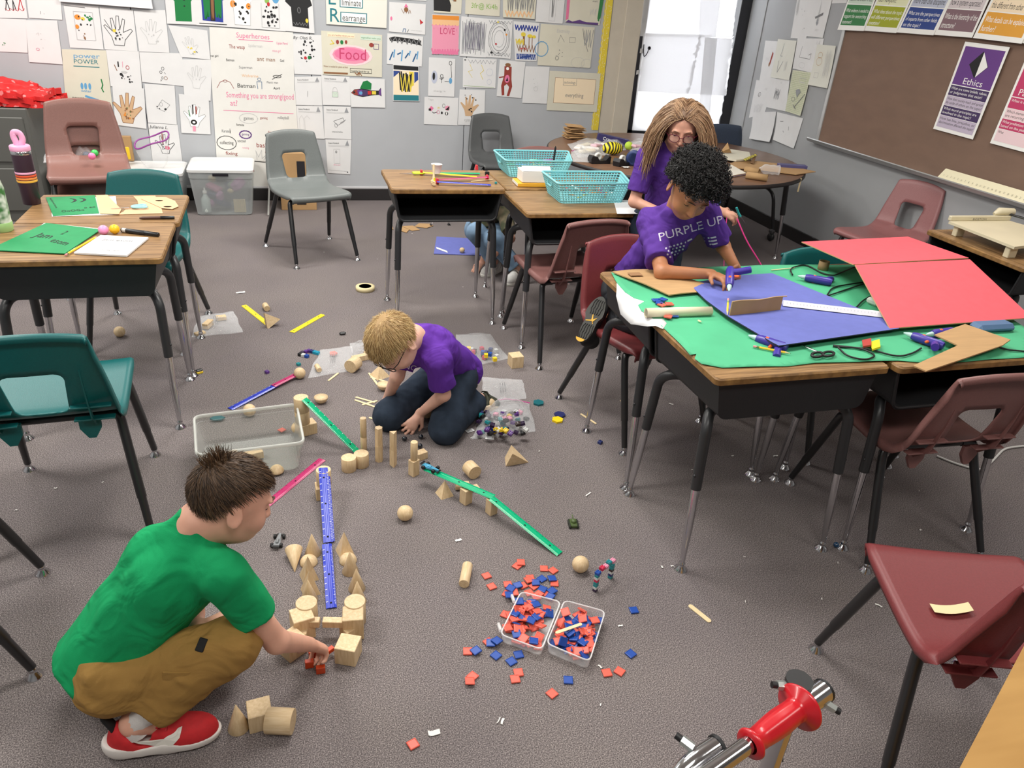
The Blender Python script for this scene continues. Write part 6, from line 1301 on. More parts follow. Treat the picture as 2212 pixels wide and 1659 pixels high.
MB().box((0, 0, 0), (.020, .030, .006), b=.002, X=Matrix.Translation(_h[0] if _h[0] else Vector(pk)) @ (_h[1] if _h[1] else Vector((0, -1, 0))).to_track_quat('Z', 'Y').to_matrix().to_4x4()).build('pocket_tab', mat('tab_black', (20, 20, 22), .8), po)
MB().slab(lambda u, v, o: pk+V3((u-.3)*.10-.01*v, -.060-.006*math.sin(u*3)-o, .030-.075*v-.012*u), 10, 8, .004).build('cargo_pocket', KHAKI, po)
HB = [mat('hair_brown_a', (84, 62, 43), .55), mat('hair_brown_b', (104, 78, 54), .5), mat('hair_brown_c', (54, 38, 26), .55)]
th = lerp_thr(36, 20, -36); cb_ = cap(hd, th, .008); ho = cb_.build('hair', [HB[0]], boy); crown = nv(V3(0, -.62, .78))
def hair_dirs(H, sp, lift, crownv, swirl=.35, down=.5):
    out = []
    for p, n, v in sp:
        cw = H.B.T @ crownv; t = n-cw*(n @ cw)*1.0; t = -(cw-n*(n @ cw)); t = nv(t+1e-6) if np.linalg.norm(t) > 1e-3 else nv(H.f); sw = np.cross(n, t); out.append(nv(t+sw*swirl+n*lift))
    return out
sp = scalp(hd, 4200, th, .006, 3); b = MB(); strands(b, [q[0] for q in sp], hair_dirs(hd, sp, .16, crown), .026, 4, .0011, .03, jit=.16, seed=2)
sp2 = [q for q in scalp(hd, 3000, th, .006, 8) if q[2] @ crown > .93]; strands(b, [q[0] for q in sp2], [nv(q[1]*1.0+hd.u*.5-hd.f*.15) for q in sp2], .026, 4, .0011, 0, jit=.35, seed=4)
o = b.build('hair_strands', HB, ho); o['kind'] = 'stuff'
eyes(hd, boy, (60, 44, 34), -20); brows(hd, boy, HB[0])
# ---- shoes
def sneaker(par, ankle, toe_dir, L=.225, upper=(196, 34, 40), sole=(226, 220, 214), lace=None, heeltab=(20, 20, 22), up=(0, 0, 1), zb=None, swoosh=None, side=-1, sock=None, name='shoe', w_=.040, ankle_d=None):
    f = nv(toe_dir); u = nv(np.array(up)-f*(np.array(up) @ f)); r = np.cross(f, u); hb = np.array(ankle)-f*.055-u*.075
    P = lambda a, b_, c: hb+f*a+r*b_+u*c
    B = np.array([r, f, u]); lo = np.min([P(a, b_, c) for a in(-.05, L+.04) for b_ in(-.08, .08) for c in(-.04, .16)], 0); hi = np.max([P(a, b_, c) for a in(-.05, L+.04) for b_ in(-.08, .08) for c in(-.04, .16)], 0)
    S = SDF(lo, hi, .003); gnd = [(P(0, 0, .018), -u)]
    S.ell(P(L*.74, 0, .022), (w_*1.02, L*.27, .042), B, .02, cut=gnd); S.ell(P(L*.40, 0, .022), (w_*.86, L*.34, .066), B, .03, cut=gnd); S.ell(P(L*.17, 0, .03), (w_*.82, L*.19, .060), B, .03, cut=gnd)
    S.cone(P(L*.30, 0, .05), P(L*.24, 0, .115), .030, .040, .02, 'sub')
    m = mat('shoe_'+str(upper), upper, .75, var=.08, vscale=60, bump=.15, bscale=900); sh = obj(name, S.mesh('shoe', [m], 2), par)
    S2 = SDF(lo, hi, .003); cut = [(P(0, 0, .030), u+f*.04), (P(0, 0, .0), -u)]
    S2.ell(P(L*.72, 0, .018), (w_*1.08, L*.315, .050), B, .02, cut=cut); S2.ell(P(L*.30, 0, .018), (w_*1.0, L*.37, .050), B, .03, cut=cut); S2.ell(P(L*.10, 0, .024), (w_*.8, L*.15, .040), B, .02, cut=cut)
    obj('sole', S2.mesh('sole', [mat('sole_'+str(sole), sole, .6)], 2), sh)
    if heeltab: S3 = SDF(lo, hi, .003); S3.cone(P(.012, 0, .075), P(-.004, 0, .112), .016, .014, .01, flat=(f, .45)); obj('heel_tab', S3.mesh('heel_tab', [mat('tab_black', (20, 20, 22), .8)], 1), sh)
    if lace is not None:
        for i in range(4):
            a = L*(.46+.075*i); h = .086-.011*i; MB().tube([P(a, -.026, h-.012), P(a+.004, -.012, h), P(a+.004, .012, h), P(a, .026, h-.012)], .0032, 6).build('lace', mat('lace_'+str(lace), lace, .8), sh)
    if sock: 
        MB().tube([P(L*.27, 0, .05), P(L*.25, 0, .085), P(L*.25+.004, 0, .125)] if ankle_d is None else [P(L*.27, 0, .05), A3(ankle), A3(ankle)+nv(ankle_d)*.05], [.033, .031, .033], 16).build('sock', mat('sock', sock, .9, bump=.2, bscale=300), sh)
    return sh, P, S
sh, P, _ = sneaker(boy, J['ar'], (1, .0, -.03), .235, lace=(186, 40, 44), sock=(214, 210, 206), ankle_d=J['kr']-J['ar'])
SW = [(-.062, .030), (-.03, .006), (.0, -.004), (.025, .0), (.040, .016), (.046, .034), (.040, .034), (.034, .022), (.018, .014), (-.01, .014), (-.04, .022)]
bv = BVHTree.FromPolygons([v.co.copy() for v in sh.data.vertices], [tuple(p.vertices) for p in sh.data.polygons]); V2, F2 = subdiv2(SW, [list(range(len(SW)))], 1); Vo = []
sg = 1 if (A3(C0)-P(0, 0, 0)) @ (P(0, 1, 0)-P(0, 0, 0)) > 0 else -1
for x, z in V2:
    o_ = Vector(P(.115+x, sg*.12, .030+z)); dr = Vector(P(0, -sg*1., 0)-P(0, 0, 0)); h = bv.ray_cast(o_, dr); q_ = h[0] if h[0] else Vector(P(.115+x, sg*.036, .030+z)); Vo.append(q_-dr*.0018)
MB().add(Vo, F2).build('side_mark', mat('mark_white', (226, 222, 212), .6), sh)
sneaker(boy, J['al'], (1, .08, -.03), .235, lace=(186, 40, 44), sock=(214, 210, 206), ankle_d=J['kl']-J['al'])

# ================= kneeling blond boy
hd = Head(YP(852, 740, 2.53), (-.42, -.36, -.83), (-.55, -.25, .62), .98)
J = dict(fw=nv((-.45, -.45, -.6)), neck=A3(YP(890, 728, 2.62)), chest=A3(YP(932, 748, 2.69)), pel=A3(YP(988, 790, 2.86)), sl=A3(YP(946, 782, 2.57)), el=A3(YP(958, 852, 2.585)), wl=A3(G(908, 893, .075)), sr=A3(YP(880, 742, 2.73)), er=A3(YP(858, 812, 2.70)), wr=A3(G(836, 862, .085)), hl=A3(YP(985, 822, 2.78)), kl=A3(G(962, 925, .055)), al=A3(G(1035, 860, .055)), hr=A3(YP(975, 790, 2.95)), kr=A3(G(842, 897, .055)), ar=A3(G(985, 820, .055)))
lo, hi = bounds([v for k, v in J.items() if k != 'fw']+[hd.c], .13); S = SDF(lo, hi, .004); limbs(S, J, .97); hd.body(S, J['neck'])
hand(S, J['wl'], A3(G(884, 925, .03))-J['wl'], V3(-.5, .3, -.6), .95, .55, 1); hand(S, J['wr'], A3(G(815, 885, .04))-J['wr'], V3(.3, -.2, -.8), .95, .6, -1)
bl = person('person', 'kneeling blond boy in a purple t-shirt among the blocks', S.mesh('person', [SKIN2], 2), 'skin_pale')
sme, _ = shirt(J, PURP2, 12, hem=J['pel']+nv(J['pel']-J['chest'])*.05, sleeve=.74, amp=.006, waist=.108, chest=.102); so = obj('shirt', sme, bl)
pme, _ = pants(J, DENIM, 15, end=.9, r=(.084, .064, .052), amp=.0035); obj('pants', pme, bl)
parts = []
for s_, x, y, h, w_ in(('BEING A', -.07, .015, .030, .13), ('MILITARY', -.07, -.022, .032, .14)): V, F = text2d(s_, h, x, y, w_); parts.append((V, F, 0))
dn = nv(A3(YP(872, 805, 2.6))-A3(C0)); ux = nv(np.cross(dn, (0, 0, 1))); uy = np.cross(ux, dn)
project(parts, sme, YP(882, 806, 2.6), nv(ux*.97-uy*.25), nv(uy*.97+ux*.25), dn).build('shirt_print', mat('print_white', (224, 222, 226), .7), so)
HBL = [mat('hair_blond_a', (196, 164, 110), .45), mat('hair_blond_b', (216, 188, 136), .42), mat('hair_blond_c', (158, 126, 80), .5)]
th = lerp_thr(20, 6, -44); ho = cap(hd, th, .010).build('hair', [HBL[2]], bl); crown = nv(V3(0, -.55, .83)); sp = scalp(hd, 4200, th, .006, 13); b = MB(); strands(b, [q[0] for q in sp], hair_dirs(hd, sp, .22, crown, .2), .034, 4, .0012, .03, jit=.2, seed=12); o = b.build('hair_strands', HBL, ho); o['kind'] = 'stuff'
eyes(hd, bl, (70, 90, 110), -20); brows(hd, bl, HBL[2]); glasses(hd, bl, mat('glasses_black', (24, 24, 28), .3))
sneaker(bl, J['al']+V3(0, 0, .02), (.75, .55, -.35), .20, upper=(58, 60, 46), sole=(222, 206, 182), lace=(40, 42, 36), up=(-.5, -.2, .8), heeltab=None); sneaker(bl, J['ar']+V3(0, 0, .02), (.8, .5, -.3), .20, upper=(58, 60, 46), sole=(222, 206, 182), up=(-.5, -.2, .8), heeltab=None)

# ================= curly haired boy kneeling on the chair
hd = Head(YP(1494, 408, 2.50), (-.12, -.76, -.64), (.12, -.1, 1), 1.0)
J = dict(fw=nv((.35, -.75, -.35)), neck=A3(YP(1472, 440, 2.60)), chest=A3(YP(1450, 500, 2.66)), pel=A3(YP(1375, 590, 2.80)), sr=A3(YP(1405, 478, 2.70)), er=A3(G(1430, 588, .755)), wr=A3(G(1537, 592, .765)), sl=A3(YP(1525, 462, 2.60)), el=A3(YP(1562, 532, 2.60)), wl=A3(YP(1590, 580, 2.46)), hr=A3(YP(1345, 628, 2.78)), hl=A3(YP(1420, 618, 2.84)), kr=V3(1.42, 2.50, .51), kl=V3(1.55, 2.55, .515), ar=A3(YP(1318, 690, 2.78)), al=V3(1.43, 2.86, .50))
lo, hi = bounds([v for k, v in J.items() if k != 'fw']+[hd.c], .13); S = SDF(lo, hi, .004); limbs(S, J, .98); hd.body(S, J['neck'])
hand(S, J['wr'], A3(G(1572, 606, .765))-J['wr'], V3(.1, -.6, -.5), .95, .75, -1); hand(S, J['wl'], A3(YP(1592, 607, 2.40))-J['wl'], V3(-.9, -.2, -.2), .95, .9, -1)
cu = person('person', 'curly haired boy in a purple t-shirt leaning over the table with a glue gun', S.mesh('person', [SKIN3], 2), 'skin_tan')
sme, _ = shirt(J, PURP, 22, hem=J['pel']+nv(J['pel']-J['chest'])*.03, sleeve=.80, amp=.006, waist=.108, chest=.102); so = obj('shirt', sme, cu)
pme, _ = pants(J, GREYP, 25, end=.92, r=(.084, .064, .050)); obj('pants', pme, cu)
parts = []; V, F = text2d('PURPLE UP', .044, -.125, .02, .25); parts.append((V, F, 0))
for i in range(7):
    y = -.01-i*.013; wv = lambda t: y+.008*math.sin(t*5)-t*.004; x0 = -.035 if i < 4 else -.10; x1 = .085; n_ = 8; Vt = [(x0+(x1-x0)*k/n_, wv(k/n_)) for k in range(n_+1)]+[(x0+(x1-x0)*k/n_, wv(k/n_)-.006) for k in range(n_+1)]; parts.append((Vt, [(k, k+1, n_+2+k, n_+1+k) for k in range(n_)], 0))
rs = random.Random(3)
for i in range(5):
    for j in range(4): cx, cy = -.105+i*.014+.007*(j % 2), -.012-j*.012; parts.append(([(cx+.0042*math.cos(a), cy+.0042*math.sin(a)) for a in[k*PI/2.5 for k in range(5)]], [(0, 1, 2, 3, 4)], 0))
Vb = [(-.03, -.05), (-.005, -.012), (.006, -.03), (.03, -.008), (.022, -.035), (.05, -.06), (.012, -.058), (-.008, -.10), (-.012, -.06)]; parts.append((*subdiv2(Vb, [list(range(9))], 1), 0))
dn = nv(A3(YP(1490, 505, 2.6))-A3(C0)); ux = nv(np.cross(dn, (0, 0, 1))); uy = np.cross(ux, dn); ct, st_ = math.cos(.42), math.sin(.42)
project(parts, sme, YP(1497, 512, 2.55), nv(ux*ct+uy*st_), nv(uy*ct-ux*st_), dn).build('shirt_print', mat('print_pale', (206, 200, 216), .7), so)
HK = [mat('hair_black_a', (20, 18, 18), .6), mat('hair_black_b', (34, 30, 29), .55), mat('hair_black_c', (14, 12, 12), .6)]
th = lerp_thr(26, 8, -28); bn = smoothnoise(3, 9, .8); ho = cap(hd, th, .032, bumpf=bn).build('hair', [HK[2]], cu); sp = scalp(hd, 2200, th, .024, 31); b = MB(); rc = random.Random(9)
for p, n, v in sp:
    t = nv(np.cross(n, [rc.gauss(0, 1) for _ in range(3)])); w_ = np.cross(n, t); rr = rc.uniform(.004, .0075); h = rc.uniform(.012, .034)*(.6 if v[2] < .15 else 1); p0 = p+n*rc.uniform(-.004, .006); ph = rc.uniform(0, 6)
    b.tube([p0+n*h*k/9+(t*math.cos(ph+k*1.15)+w_*math.sin(ph+k*1.15))*rr for k in range(10)], .0014, 3, caps=False, mi=rc.randrange(3))
o = b.build('hair_curls', HK, ho); o['kind'] = 'stuff'
eyes(hd, cu, (40, 28, 22), -24); brows(hd, cu, HK[1])
# shoe with its sole turned to us
sd = A3(YP(1262, 730, 2.70)); tp = A3(YP(1300, 648, 2.74)); upv = nv(tp-sd)
def sole_shoe(par, heel, toe, out, L=.20):
    f = nv(np.array(toe)-np.array(heel)); n = nv(np.array(out)-f*(np.array(out) @ f)); r = np.cross(f, n); L = np.linalg.norm(np.array(toe)-np.array(heel))
    P = lambda a, b_, c: np.array(heel)+f*a*L+r*b_*L+n*c
    out_ = []
    for i in range(36):
        t = 2*PI*i/36; a = .5+.5*math.cos(t); wdt = .20 if a > .5 else .165; wdt *= 1-.20*math.exp(-((a-.42)/.14)**2); out_.append((a, wdt*math.sin(t)*(1+.0*a)))
    lo = np.min([P(a, b_, c) for a in(-.2, 1.2) for b_ in(-.35, .35) for c in(-.14, .04)], 0); hi = np.max([P(a, b_, c) for a in(-.2, 1.2) for b_ in(-.35, .35) for c in(-.14, .04)], 0); B = np.array([r, f, n]); S = SDF(lo, hi, .0035)
    ct = [(P(0, 0, -.008), n)]; S.ell(P(.74, 0, -.025), (.19*L, .27*L, .045), B, .02, cut=ct); S.ell(P(.3, 0, -.035), (.165*L, .33*L, .06), B, .03, cut=ct); S.cone(P(.22, 0, -.05), P(.2, 0, -.11), .035, .036, .02)
    sh = obj('shoe', S.mesh('shoe', [mat('shoe_black', (30, 30, 32), .8, bump=.2, bscale=500)], 2), par)
    m = MB(); V = [P(a, b_, .006) for a, b_ in out_]+[P(a, b_, -.014) for a, b_ in out_]; k = 36; m.add(V, [tuple(range(k)), tuple(range(2*k-1, k-1, -1))]+[(k+i, k+(i+1) % k, (i+1) % k, i) for i in range(k)]); so_ = m.build('sole', mat('sole_dark', (66, 66, 62), .7), sh)
    for a0, a1 in((.06, .38), (.60, .92)):
        for q in range(5):
            y = -.11+.055*q; MB().tube([P(a0+(a1-a0)*t/6, y*(1-.25*abs(t/3-1)**2)+.008*math.sin(t*2.4), .007) for t in range(7)], .0026, 5).build('tread', mat('tread_dark', (48, 48, 46), .7), so_)
    yl = mat('logo_yellow', (222, 168, 40), .5)
    J_ = [(.55, .10), (.50, .03), (.60, -.005), (.585, -.02), (.48, .0), (.44, -.11), (.425, -.10), (.455, .01), (.42, .07), (.40, .06), (.435, .04)]
    MB().add([P(.50+(a-.5)*1.0, b_, .0085) for a, b_ in J_], [tuple(range(len(J_)))]).build('emblem', yl, so_)
    Hh = [(.05+.10*math.cos(t)*.9+.02, -.02+.10*math.sin(t)) for t in[math.radians(x) for x in range(100, 261, 20)]]; MB().add([P(a, b_-.02, .0085) for a, b_ in Hh], [tuple(range(len(Hh)))]).build('emblem', yl, so_)
    return sh
sole_shoe(cu, A3(YP(1256, 738, 2.66)), A3(YP(1302, 642, 2.74)), nv(A3(C0)-A3(YP(1280, 690, 2.7)))+V3(-.5, 0, -.25))
sneaker(cu, J['al']+V3(0, .02, .0), (.05, .9, -.45), .20, upper=(30, 30, 32), sole=(66, 66, 62), up=(0, .3, .9), heeltab=None)

# ================= girl with glasses standing behind him
hd = Head(YP(1474, 274, 3.30), (-.40, -.82, -.40), (0, 0, 1), 1.0); x0, y0 = hd.c[0], hd.c[1]
zc = hd.c[2]; J = dict(fw=V3(-.3, -.95, 0), neck=V3(x0-.0, y0+.045, zc-.10), chest=V3(x0-.0, y0+.06, zc-.20), pel=V3(x0+.02, y0+.10, zc-.44), sr=V3(x0-.12, y0+.07, zc-.15), er=V3(x0-.17, y0+.04, zc-.36), wr=V3(x0-.02, y0-.10, zc-.40), sl=V3(x0+.13, y0+.04, zc-.15), el=V3(x0+.19, y0+.02, zc-.34), wl=A3(YP(1558, 458, 3.18)), hr=V3(x0-.05, y0+.10, zc-.48), hl=V3(x0+.08, y0+.10, zc-.48), kr=V3(x0-.05, y0+.06, .34), kl=V3(x0+.09, y0+.06, .34), ar=V3(x0-.04, y0+.08, .08), al=V3(x0+.10, y0+.08, .08), tr=V3(x0-.05, y0-.03, .04), tl=V3(x0+.11, y0-.03, .04))
lo, hi = bounds([v for k, v in J.items() if k != 'fw']+[hd.c], .13); S = SDF(lo, hi, .0045); limbs(S, J, .95); hd.body(S, J['neck'])
hand(S, J['wl'], A3(YP(1590, 470, 3.16))-J['wl'], V3(-.2, .6, -.6), .95, .6, 1); hand(S, J['wr'], V3(.9, -.3, .1), V3(0, .3, -.8), .95, .5, -1)
gi = person('person', 'girl with long light brown hair and glasses behind the curly haired boy', S.mesh('person', [SKIN4], 2), 'skin_light')
sme, _ = shirt(J, PURP, 32, sc=.97); obj('shirt', sme, gi); pme, _ = pants(J, DENIM, 35, end=.9); obj('pants', pme, gi)
for q in 'lr': sneaker(gi, J['a'+q], (.1, -1, 0), .20, upper=(206, 200, 186), sole=(222, 218, 204), lace=(214, 210, 200), heeltab=None)
HG = [mat('hair_girl_a', (146, 112, 82), .45), mat('hair_girl_b', (172, 140, 108), .42), mat('hair_girl_c', (112, 82, 58), .5)]
th = lerp_thr(36, 8, -34); ho = cap(hd, th, .010).build('hair', [HG[2]], gi); b = MB(); rg = random.Random(5)
for p, n, v in scalp(hd, 1500, th, .008, 41):
    lat = 1 if v[0] > 0 else -1; P = [p]; L_ = rg.uniform(.22, .36); side = hd.r*lat; az = abs(math.atan2(v[0], v[1])); ph = rg.uniform(0, 6); am = rg.uniform(.002, .009); q = p.copy(); dirn = nv(n*.35+side*.5*(1 if az < 1.7 else .3)-hd.f*.45+V3(0, 0, -.2)); 
    for k in range(10):
        dirn = nv(dirn*.72+V3(0, 0, -.34)); q = q+dirn*L_/10; d = hd.L(q)-np.array([0, -.008, .028]); e = math.sqrt((d[0]/.084)**2+(d[1]/.100)**2+(d[2]/.090)**2)
        if e < 1: q = hd.P(*(d/e+np.array([0, -.008, .028])))
        d = hd.L(q)
        if d[1] > .02 and abs(d[0]) < .066 and d[2] < .03: q = q+hd.r*lat*(.068-abs(d[0]))
        pass
        P.append(q+(hd.r*math.sin(ph+k*1.1)+hd.f*math.cos(ph+k*.9))*am*min(1, k/4))
    b.tube(P, [.0016]*9+[.001, .0005], 3, caps=False, mi=rg.randrange(3))
o = b.build('hair_strands', HG, ho); o['kind'] = 'stuff'
b = MB()
for p, n, v in scalp(hd, 900, th, .012, 44):
    if abs(v[0]) > .55 or v[2] < .2: continue
    q = np.array(p); P = [q]; lat = 1 if v[0] > 0 else -1
    for k in range(6):
        q = q+nv(-hd.f*1.0+hd.r*lat*.45+hd.u*.05)*.018; d = hd.L(q)-np.array([0, -.008, .028]); e = math.sqrt((d[0]/.087)**2+(d[1]/.103)**2+(d[2]/.093)**2); q = hd.P(*(d/e+np.array([0, -.008, .028]))); P.append(q)
    b.tube(P, [.0016]*6+[.0006], 3, caps=False, mi=rg.randrange(3))
o = b.build('hair_strands', HG, ho); o['kind'] = 'stuff'
eyes(hd, gi, (58, 46, 40), 2); brows(hd, gi, HG[2]); glasses(hd, gi, mat('glasses_maroon', (92, 26, 44), .3))

# ================= child crouching under the middle desks
hd = Head(V3(1.22, 4.68, .50), (-.5, -.5, -.7), (-.4, -.2, .8), .98)
J = dict(fw=nv((-.5, -.4, -.6)), neck=V3(1.24, 4.74, .43), chest=V3(1.25, 4.78, .37), pel=V3(1.28, 4.90, .22), sr=A3(V3(1.13, 4.75, .38)), er=A3(YP(1056, 512, 4.60)), wr=A3(G(1042, 566, .06)), sl=V3(1.34, 4.68, .38), el=V3(1.34, 4.48, .26), wl=V3(1.22, 4.44, .16), hr=V3(1.22, 4.88, .2), kr=V3(1.14, 4.58, .27), ar=A3(G(1068, 565, .07)), hl=V3(1.36, 4.86, .2), kl=V3(1.24, 4.50, .24), al=A3(G(1118, 583, .07)))
lo, hi = bounds([v for k, v in J.items() if k != 'fw']+[hd.c], .13); S = SDF(lo, hi, .0055); limbs(S, J, .95); hd.body(S, J['neck']); hand(S, J['wr'], A3(G(1028, 582, .02))-J['wr'], V3(.2, .2, -.9), .95, .5, -1)
ki = person('person', 'child in jeans crouching under the middle desks with one hand on the carpet', S.mesh('person', [SKIN1], 2), 'skin_fair')
sme, _ = shirt(J, CAMO, 42, sc=.95, res=.006); obj('shirt', sme, ki); pme, _ = pants(J, DENIML, 45, res=.006, end=.9); obj('pants', pme, ki)
ho = cap(hd, lerp_thr(22, 5, -36), .014).build('hair', [HB[0]], ki)
for q in 'lr': sneaker(ki, J['a'+q], (-.6, -.6, 0), .19, upper=(206, 204, 200), sole=(226, 224, 216), lace=(214, 210, 200), heeltab=None)
for o in bpy.data.objects:
    if 'skinm' in o: del o['skinm']
    if o.name.startswith('shirt_print'): o['kind'] = 'stuff'
# ------------------------------------------------------------------ things on the desks and tables
def on(u, v, z=DZ): return G(u, v, z)
BASK = mat('turquoise_plastic', (132, 202, 208), .4)
def basket(label, q, h, zb, seed):
    """lattice basket; q: rim corners in the photo (clockwise from far left) at rim height"""
    t = thing('basket', label, 'basket', (0, 0, 0)); R_ = [G(u, v, zb+h) for u, v in q]; c = sum(R_, Vector())/4; Bt = [Vector((c.x+(p.x-c.x)*.84, c.y+(p.y-c.y)*.84, zb+.002)) for p in R_]
    t.location = (c.x, c.y, zb); 
    O = Vector((c.x, c.y, zb)); R_ = [p-O for p in R_]; Bt = [p-O for p in Bt]
    def ring(f, r=.02, k=5):
        P = [Bt[i]*(1-f)+R_[i]*f for i in range(4)]; out = []
        for i in range(4):
            p, a, d = P[i], P[i-1], P[(i+1) % 4]; e0 = (a-p).normalized(); e1 = (d-p).normalized(); rr = r
            for j in range(k+1): t_ = j/k; out.append((p+e0*rr)*(1-t_)**2+p*2*t_*(1-t_)+(p+e1*rr)*t_*t_)
        return out
    rim = ring(1.0); MB().tube(rim+[rim[0]], .0055, 8, caps=False, flat=1.0).build('rim', BASK, t)
    b0 = ring(0.0); MB().add(b0, [tuple(range(len(b0)))]).add([p+Vector((0, 0, .003)) for p in b0], [tuple(range(len(b0)))]).build('base', BASK, t)
    lat = MB(); nh = 8
    for i in range(nh+1):
        f = i/nh*.97; R2 = ring(f); lat.tube(R2+[R2[0]], .0036, 4, caps=False, smooth=False)
    for s_ in range(4):
        p0, p1, r0, r1 = Bt[s_], Bt[(s_+1) % 4], R_[s_], R_[(s_+1) % 4]; n = int((r1-r0).length/.0165)
        for i in range(1, n):
            f = i/n; lat.tube([p0*(1-f)+p1*f, r0*(1-f)+r1*f], .0030, 4, caps=False, smooth=False)
    o = lat.build('lattice', BASK, t); o['kind'] = 'stuff'
    for s_ in(1, 3):
        m = (R_[s_]+R_[(s_+1) % 4])/2*.985+Vector((0, 0, -.026)); d = (R_[(s_+1) % 4]-R_[s_]).normalized(); MB().tube(fillet([m-d*.035+Vector((0, 0, .016)), m-d*.035-Vector((0, 0, .012)), m+d*.035-Vector((0, 0, .012)), m+d*.035+Vector((0, 0, .016))], .012), .004, 8).build('handle', BASK, t)
    return O, R_, Bt
cr = random.Random(21); CRC = [(206, 60, 60), (230, 200, 60), (60, 150, 90), (60, 110, 190), (236, 236, 230), (230, 140, 60), (150, 80, 150), (120, 200, 180)]
def supplies(O, Bt, n, where):
    for i in range(n):
        a, b = cr.uniform(.15, .85), cr.uniform(.2, .8); p = O+(Bt[0]*(1-a)*(1-b)+Bt[1]*a*(1-b)+Bt[2]*a*b+Bt[3]*(1-a)*b); z = cr.uniform(.010, .055); an = cr.uniform(0, 6.3); c = cr.choice(CRC); l = cr.uniform(.05, .085)
        d = Vector((math.cos(an), math.sin(an), cr.uniform(-.15, .25))).normalized()*l/2; p.z = O.z+z+.01
        t = thing('crayon', 'coloured crayon lying among others in the '+where, 'crayon', p, 0, 'crayons in the '+where); MB().tube([-d, d*.8, d], [.0045, .0045, .0012], 8).build('crayon_stick', mat('cr_'+str(c), c, .5), t)
O1, R1, B1 = basket('turquoise lattice basket farther back on the desks', [(1066, 324), (1228, 327), (1236, 349), (1093, 347)], .095, DZ, 1); supplies(O1, B1, 22, 'farther basket')
O2, R2, B2 = basket('turquoise lattice basket nearer us with the white corner scrap', [(1170, 370), (1341, 371), (1364, 397), (1206, 397)], .105, DZ, 2); supplies(O2, B2, 20, 'nearer basket')
t = thing('marker', 'tall black marker standing in the farther basket', 'marker', O1+Vector((.12, .02, .01))); MB().tube([(0, 0, 0), (.01, .01, .13)], .006, 10).build('barrel', mat('marker_black', (26, 26, 30), .4), t); MB().tube([(.01, .01, .13), (.0105, .0105, .136)], .003, 8).build('tip', mat('marker_black', (26, 26, 30), .4), t)
# white box and yellow box between baskets
p = on(1140, 398); t = thing('cardboard_box', 'open white cardboard box between the two baskets', 'box', (p.x+.03, p.y-.005, DZ+.022), -.02)
WBX = mat('box_white', (226, 222, 216), .7); MB().box((0, 0, .03), (.16, .11, .06), b=.002).build('box_body', WBX, t); MB().add([(-.08, -.055, .06), (.08, -.055, .06), (.08, -.02, .082), (-.08, -.02, .082)], [(0, 1, 2, 3)]).add([(-.08, -.055, .061), (.08, -.055, .061), (.08, -.02, .083), (-.08, -.02, .083)], [(0, 1, 2, 3)]).build('flap', WBX, t)
t = thing('yellow_box', 'flat yellow and white box under the white box', 'box', (p.x+.03, p.y-.008, DZ), -.03); MB().box((0, 0, .011), (.21, .13, .018), b=.002).build('box_body', mat('box_yellow', (228, 170, 48), .6), t); MB().box((-.104, 0, .011), (.004, .12, .014)).build('end_panel', WBX, t)
t = tag(MB().slab(lambda u, v, o: on(1325+58*u+8*v, 432+30*v, DZ+.002+o), 6, 4, .0006).build('paper_sheet', PAPERS['w']), 'pale sheet under the nearer basket at the desk corner', 'paper')
# ---- desk with rulers
AZ = .752
def PA(u, v, z=0): return G(u, v, AZ+z)
ruler('ruler', 'yellow', 'yellow ruler on the far desk leaning on a red wedge', PA(915, 373, .012), PA(1030, 382, .004), .024, 'y')
ruler('ruler', 'green', 'green ruler on the far desk behind the yellow one', PA(935, 374, .006), PA(1036, 375, .004), .024, 'g')
ruler('ruler', 'magenta', 'pink ruler on the far desk', PA(940, 389, .006), PA(1055, 383, .016), .024, 'w')
ruler('ruler', 'blue', 'blue ruler on the far desk nearest the front edge', PA(944, 393, .014), PA(1060, 400, .004), .024, 'w')
RD = mat('wedge_red', (206, 46, 58), .45)
for u, v, lb in((910, 377, 'red wedge under the yellow ruler on the far desk'), (944, 396, 'red wedge under the blue ruler on the far desk'), (1029, 366, 'red wedge at the back of the far desk'), (1052, 388, 'red wedge under the end of the pink ruler')):
    o = MB().prism([(-.008, 0), (.008, 0), (.005, .024), (-.004, .024)], -.012, .012, X=Matrix.Rotation(PI/2, 4, 'X')).build('ruler_wedge', RD); o.location = PA(u, v, 0); tag(o, lb, 'block', 'red ruler wedges')
t = thing('scissors', 'lime handled scissors on the far desk', 'scissors', PA(893, 375, .004), .05); LM = mat('lime_plastic', (190, 224, 40), .4)
MB().add([(-.075, 0, 0), (-.01, -.008, 0), (-.01, .006, 0), (-.075, 0, .002), (-.01, -.008, .002), (-.01, .006, .002)], [(0, 2, 1), (3, 4, 5), (0, 1, 4, 3), (1, 2, 5, 4), (2, 0, 3, 5)]).build('blade', CHROME, t)
for q in(-1, 1): r_ = [(.028+.030*math.cos(a), q*.011+.009*math.sin(a), .004) for a in[2*PI*i/16 for i in range(17)]]; MB().tube(r_, .004, 6, caps=False).build('handle', LM, t)
t = thing('paper_cup', 'small white paper cup set on a craft stick catapult', 'cup', PA(943, 374, .035)); MB().lathe([(.020, 0), (.028, .045), (.0295, .046), (.0275, .045), (.0195, .003), (.0001, .003)], 24).build('cup_body', mat('cup_white', (236, 232, 226), .6), t)
t = thing('stick_catapult', 'little catapult of craft sticks and a spoon on the far desk', 'toy', PA(936, 400)); 
for k in range(5): MB().box((0, 0, .006+k*.004), (.012, .05, .0036), b=.0008, X=Matrix.Rotation(.15*(k % 2), 4, 'Z')).build('craft_stick', STK, t)
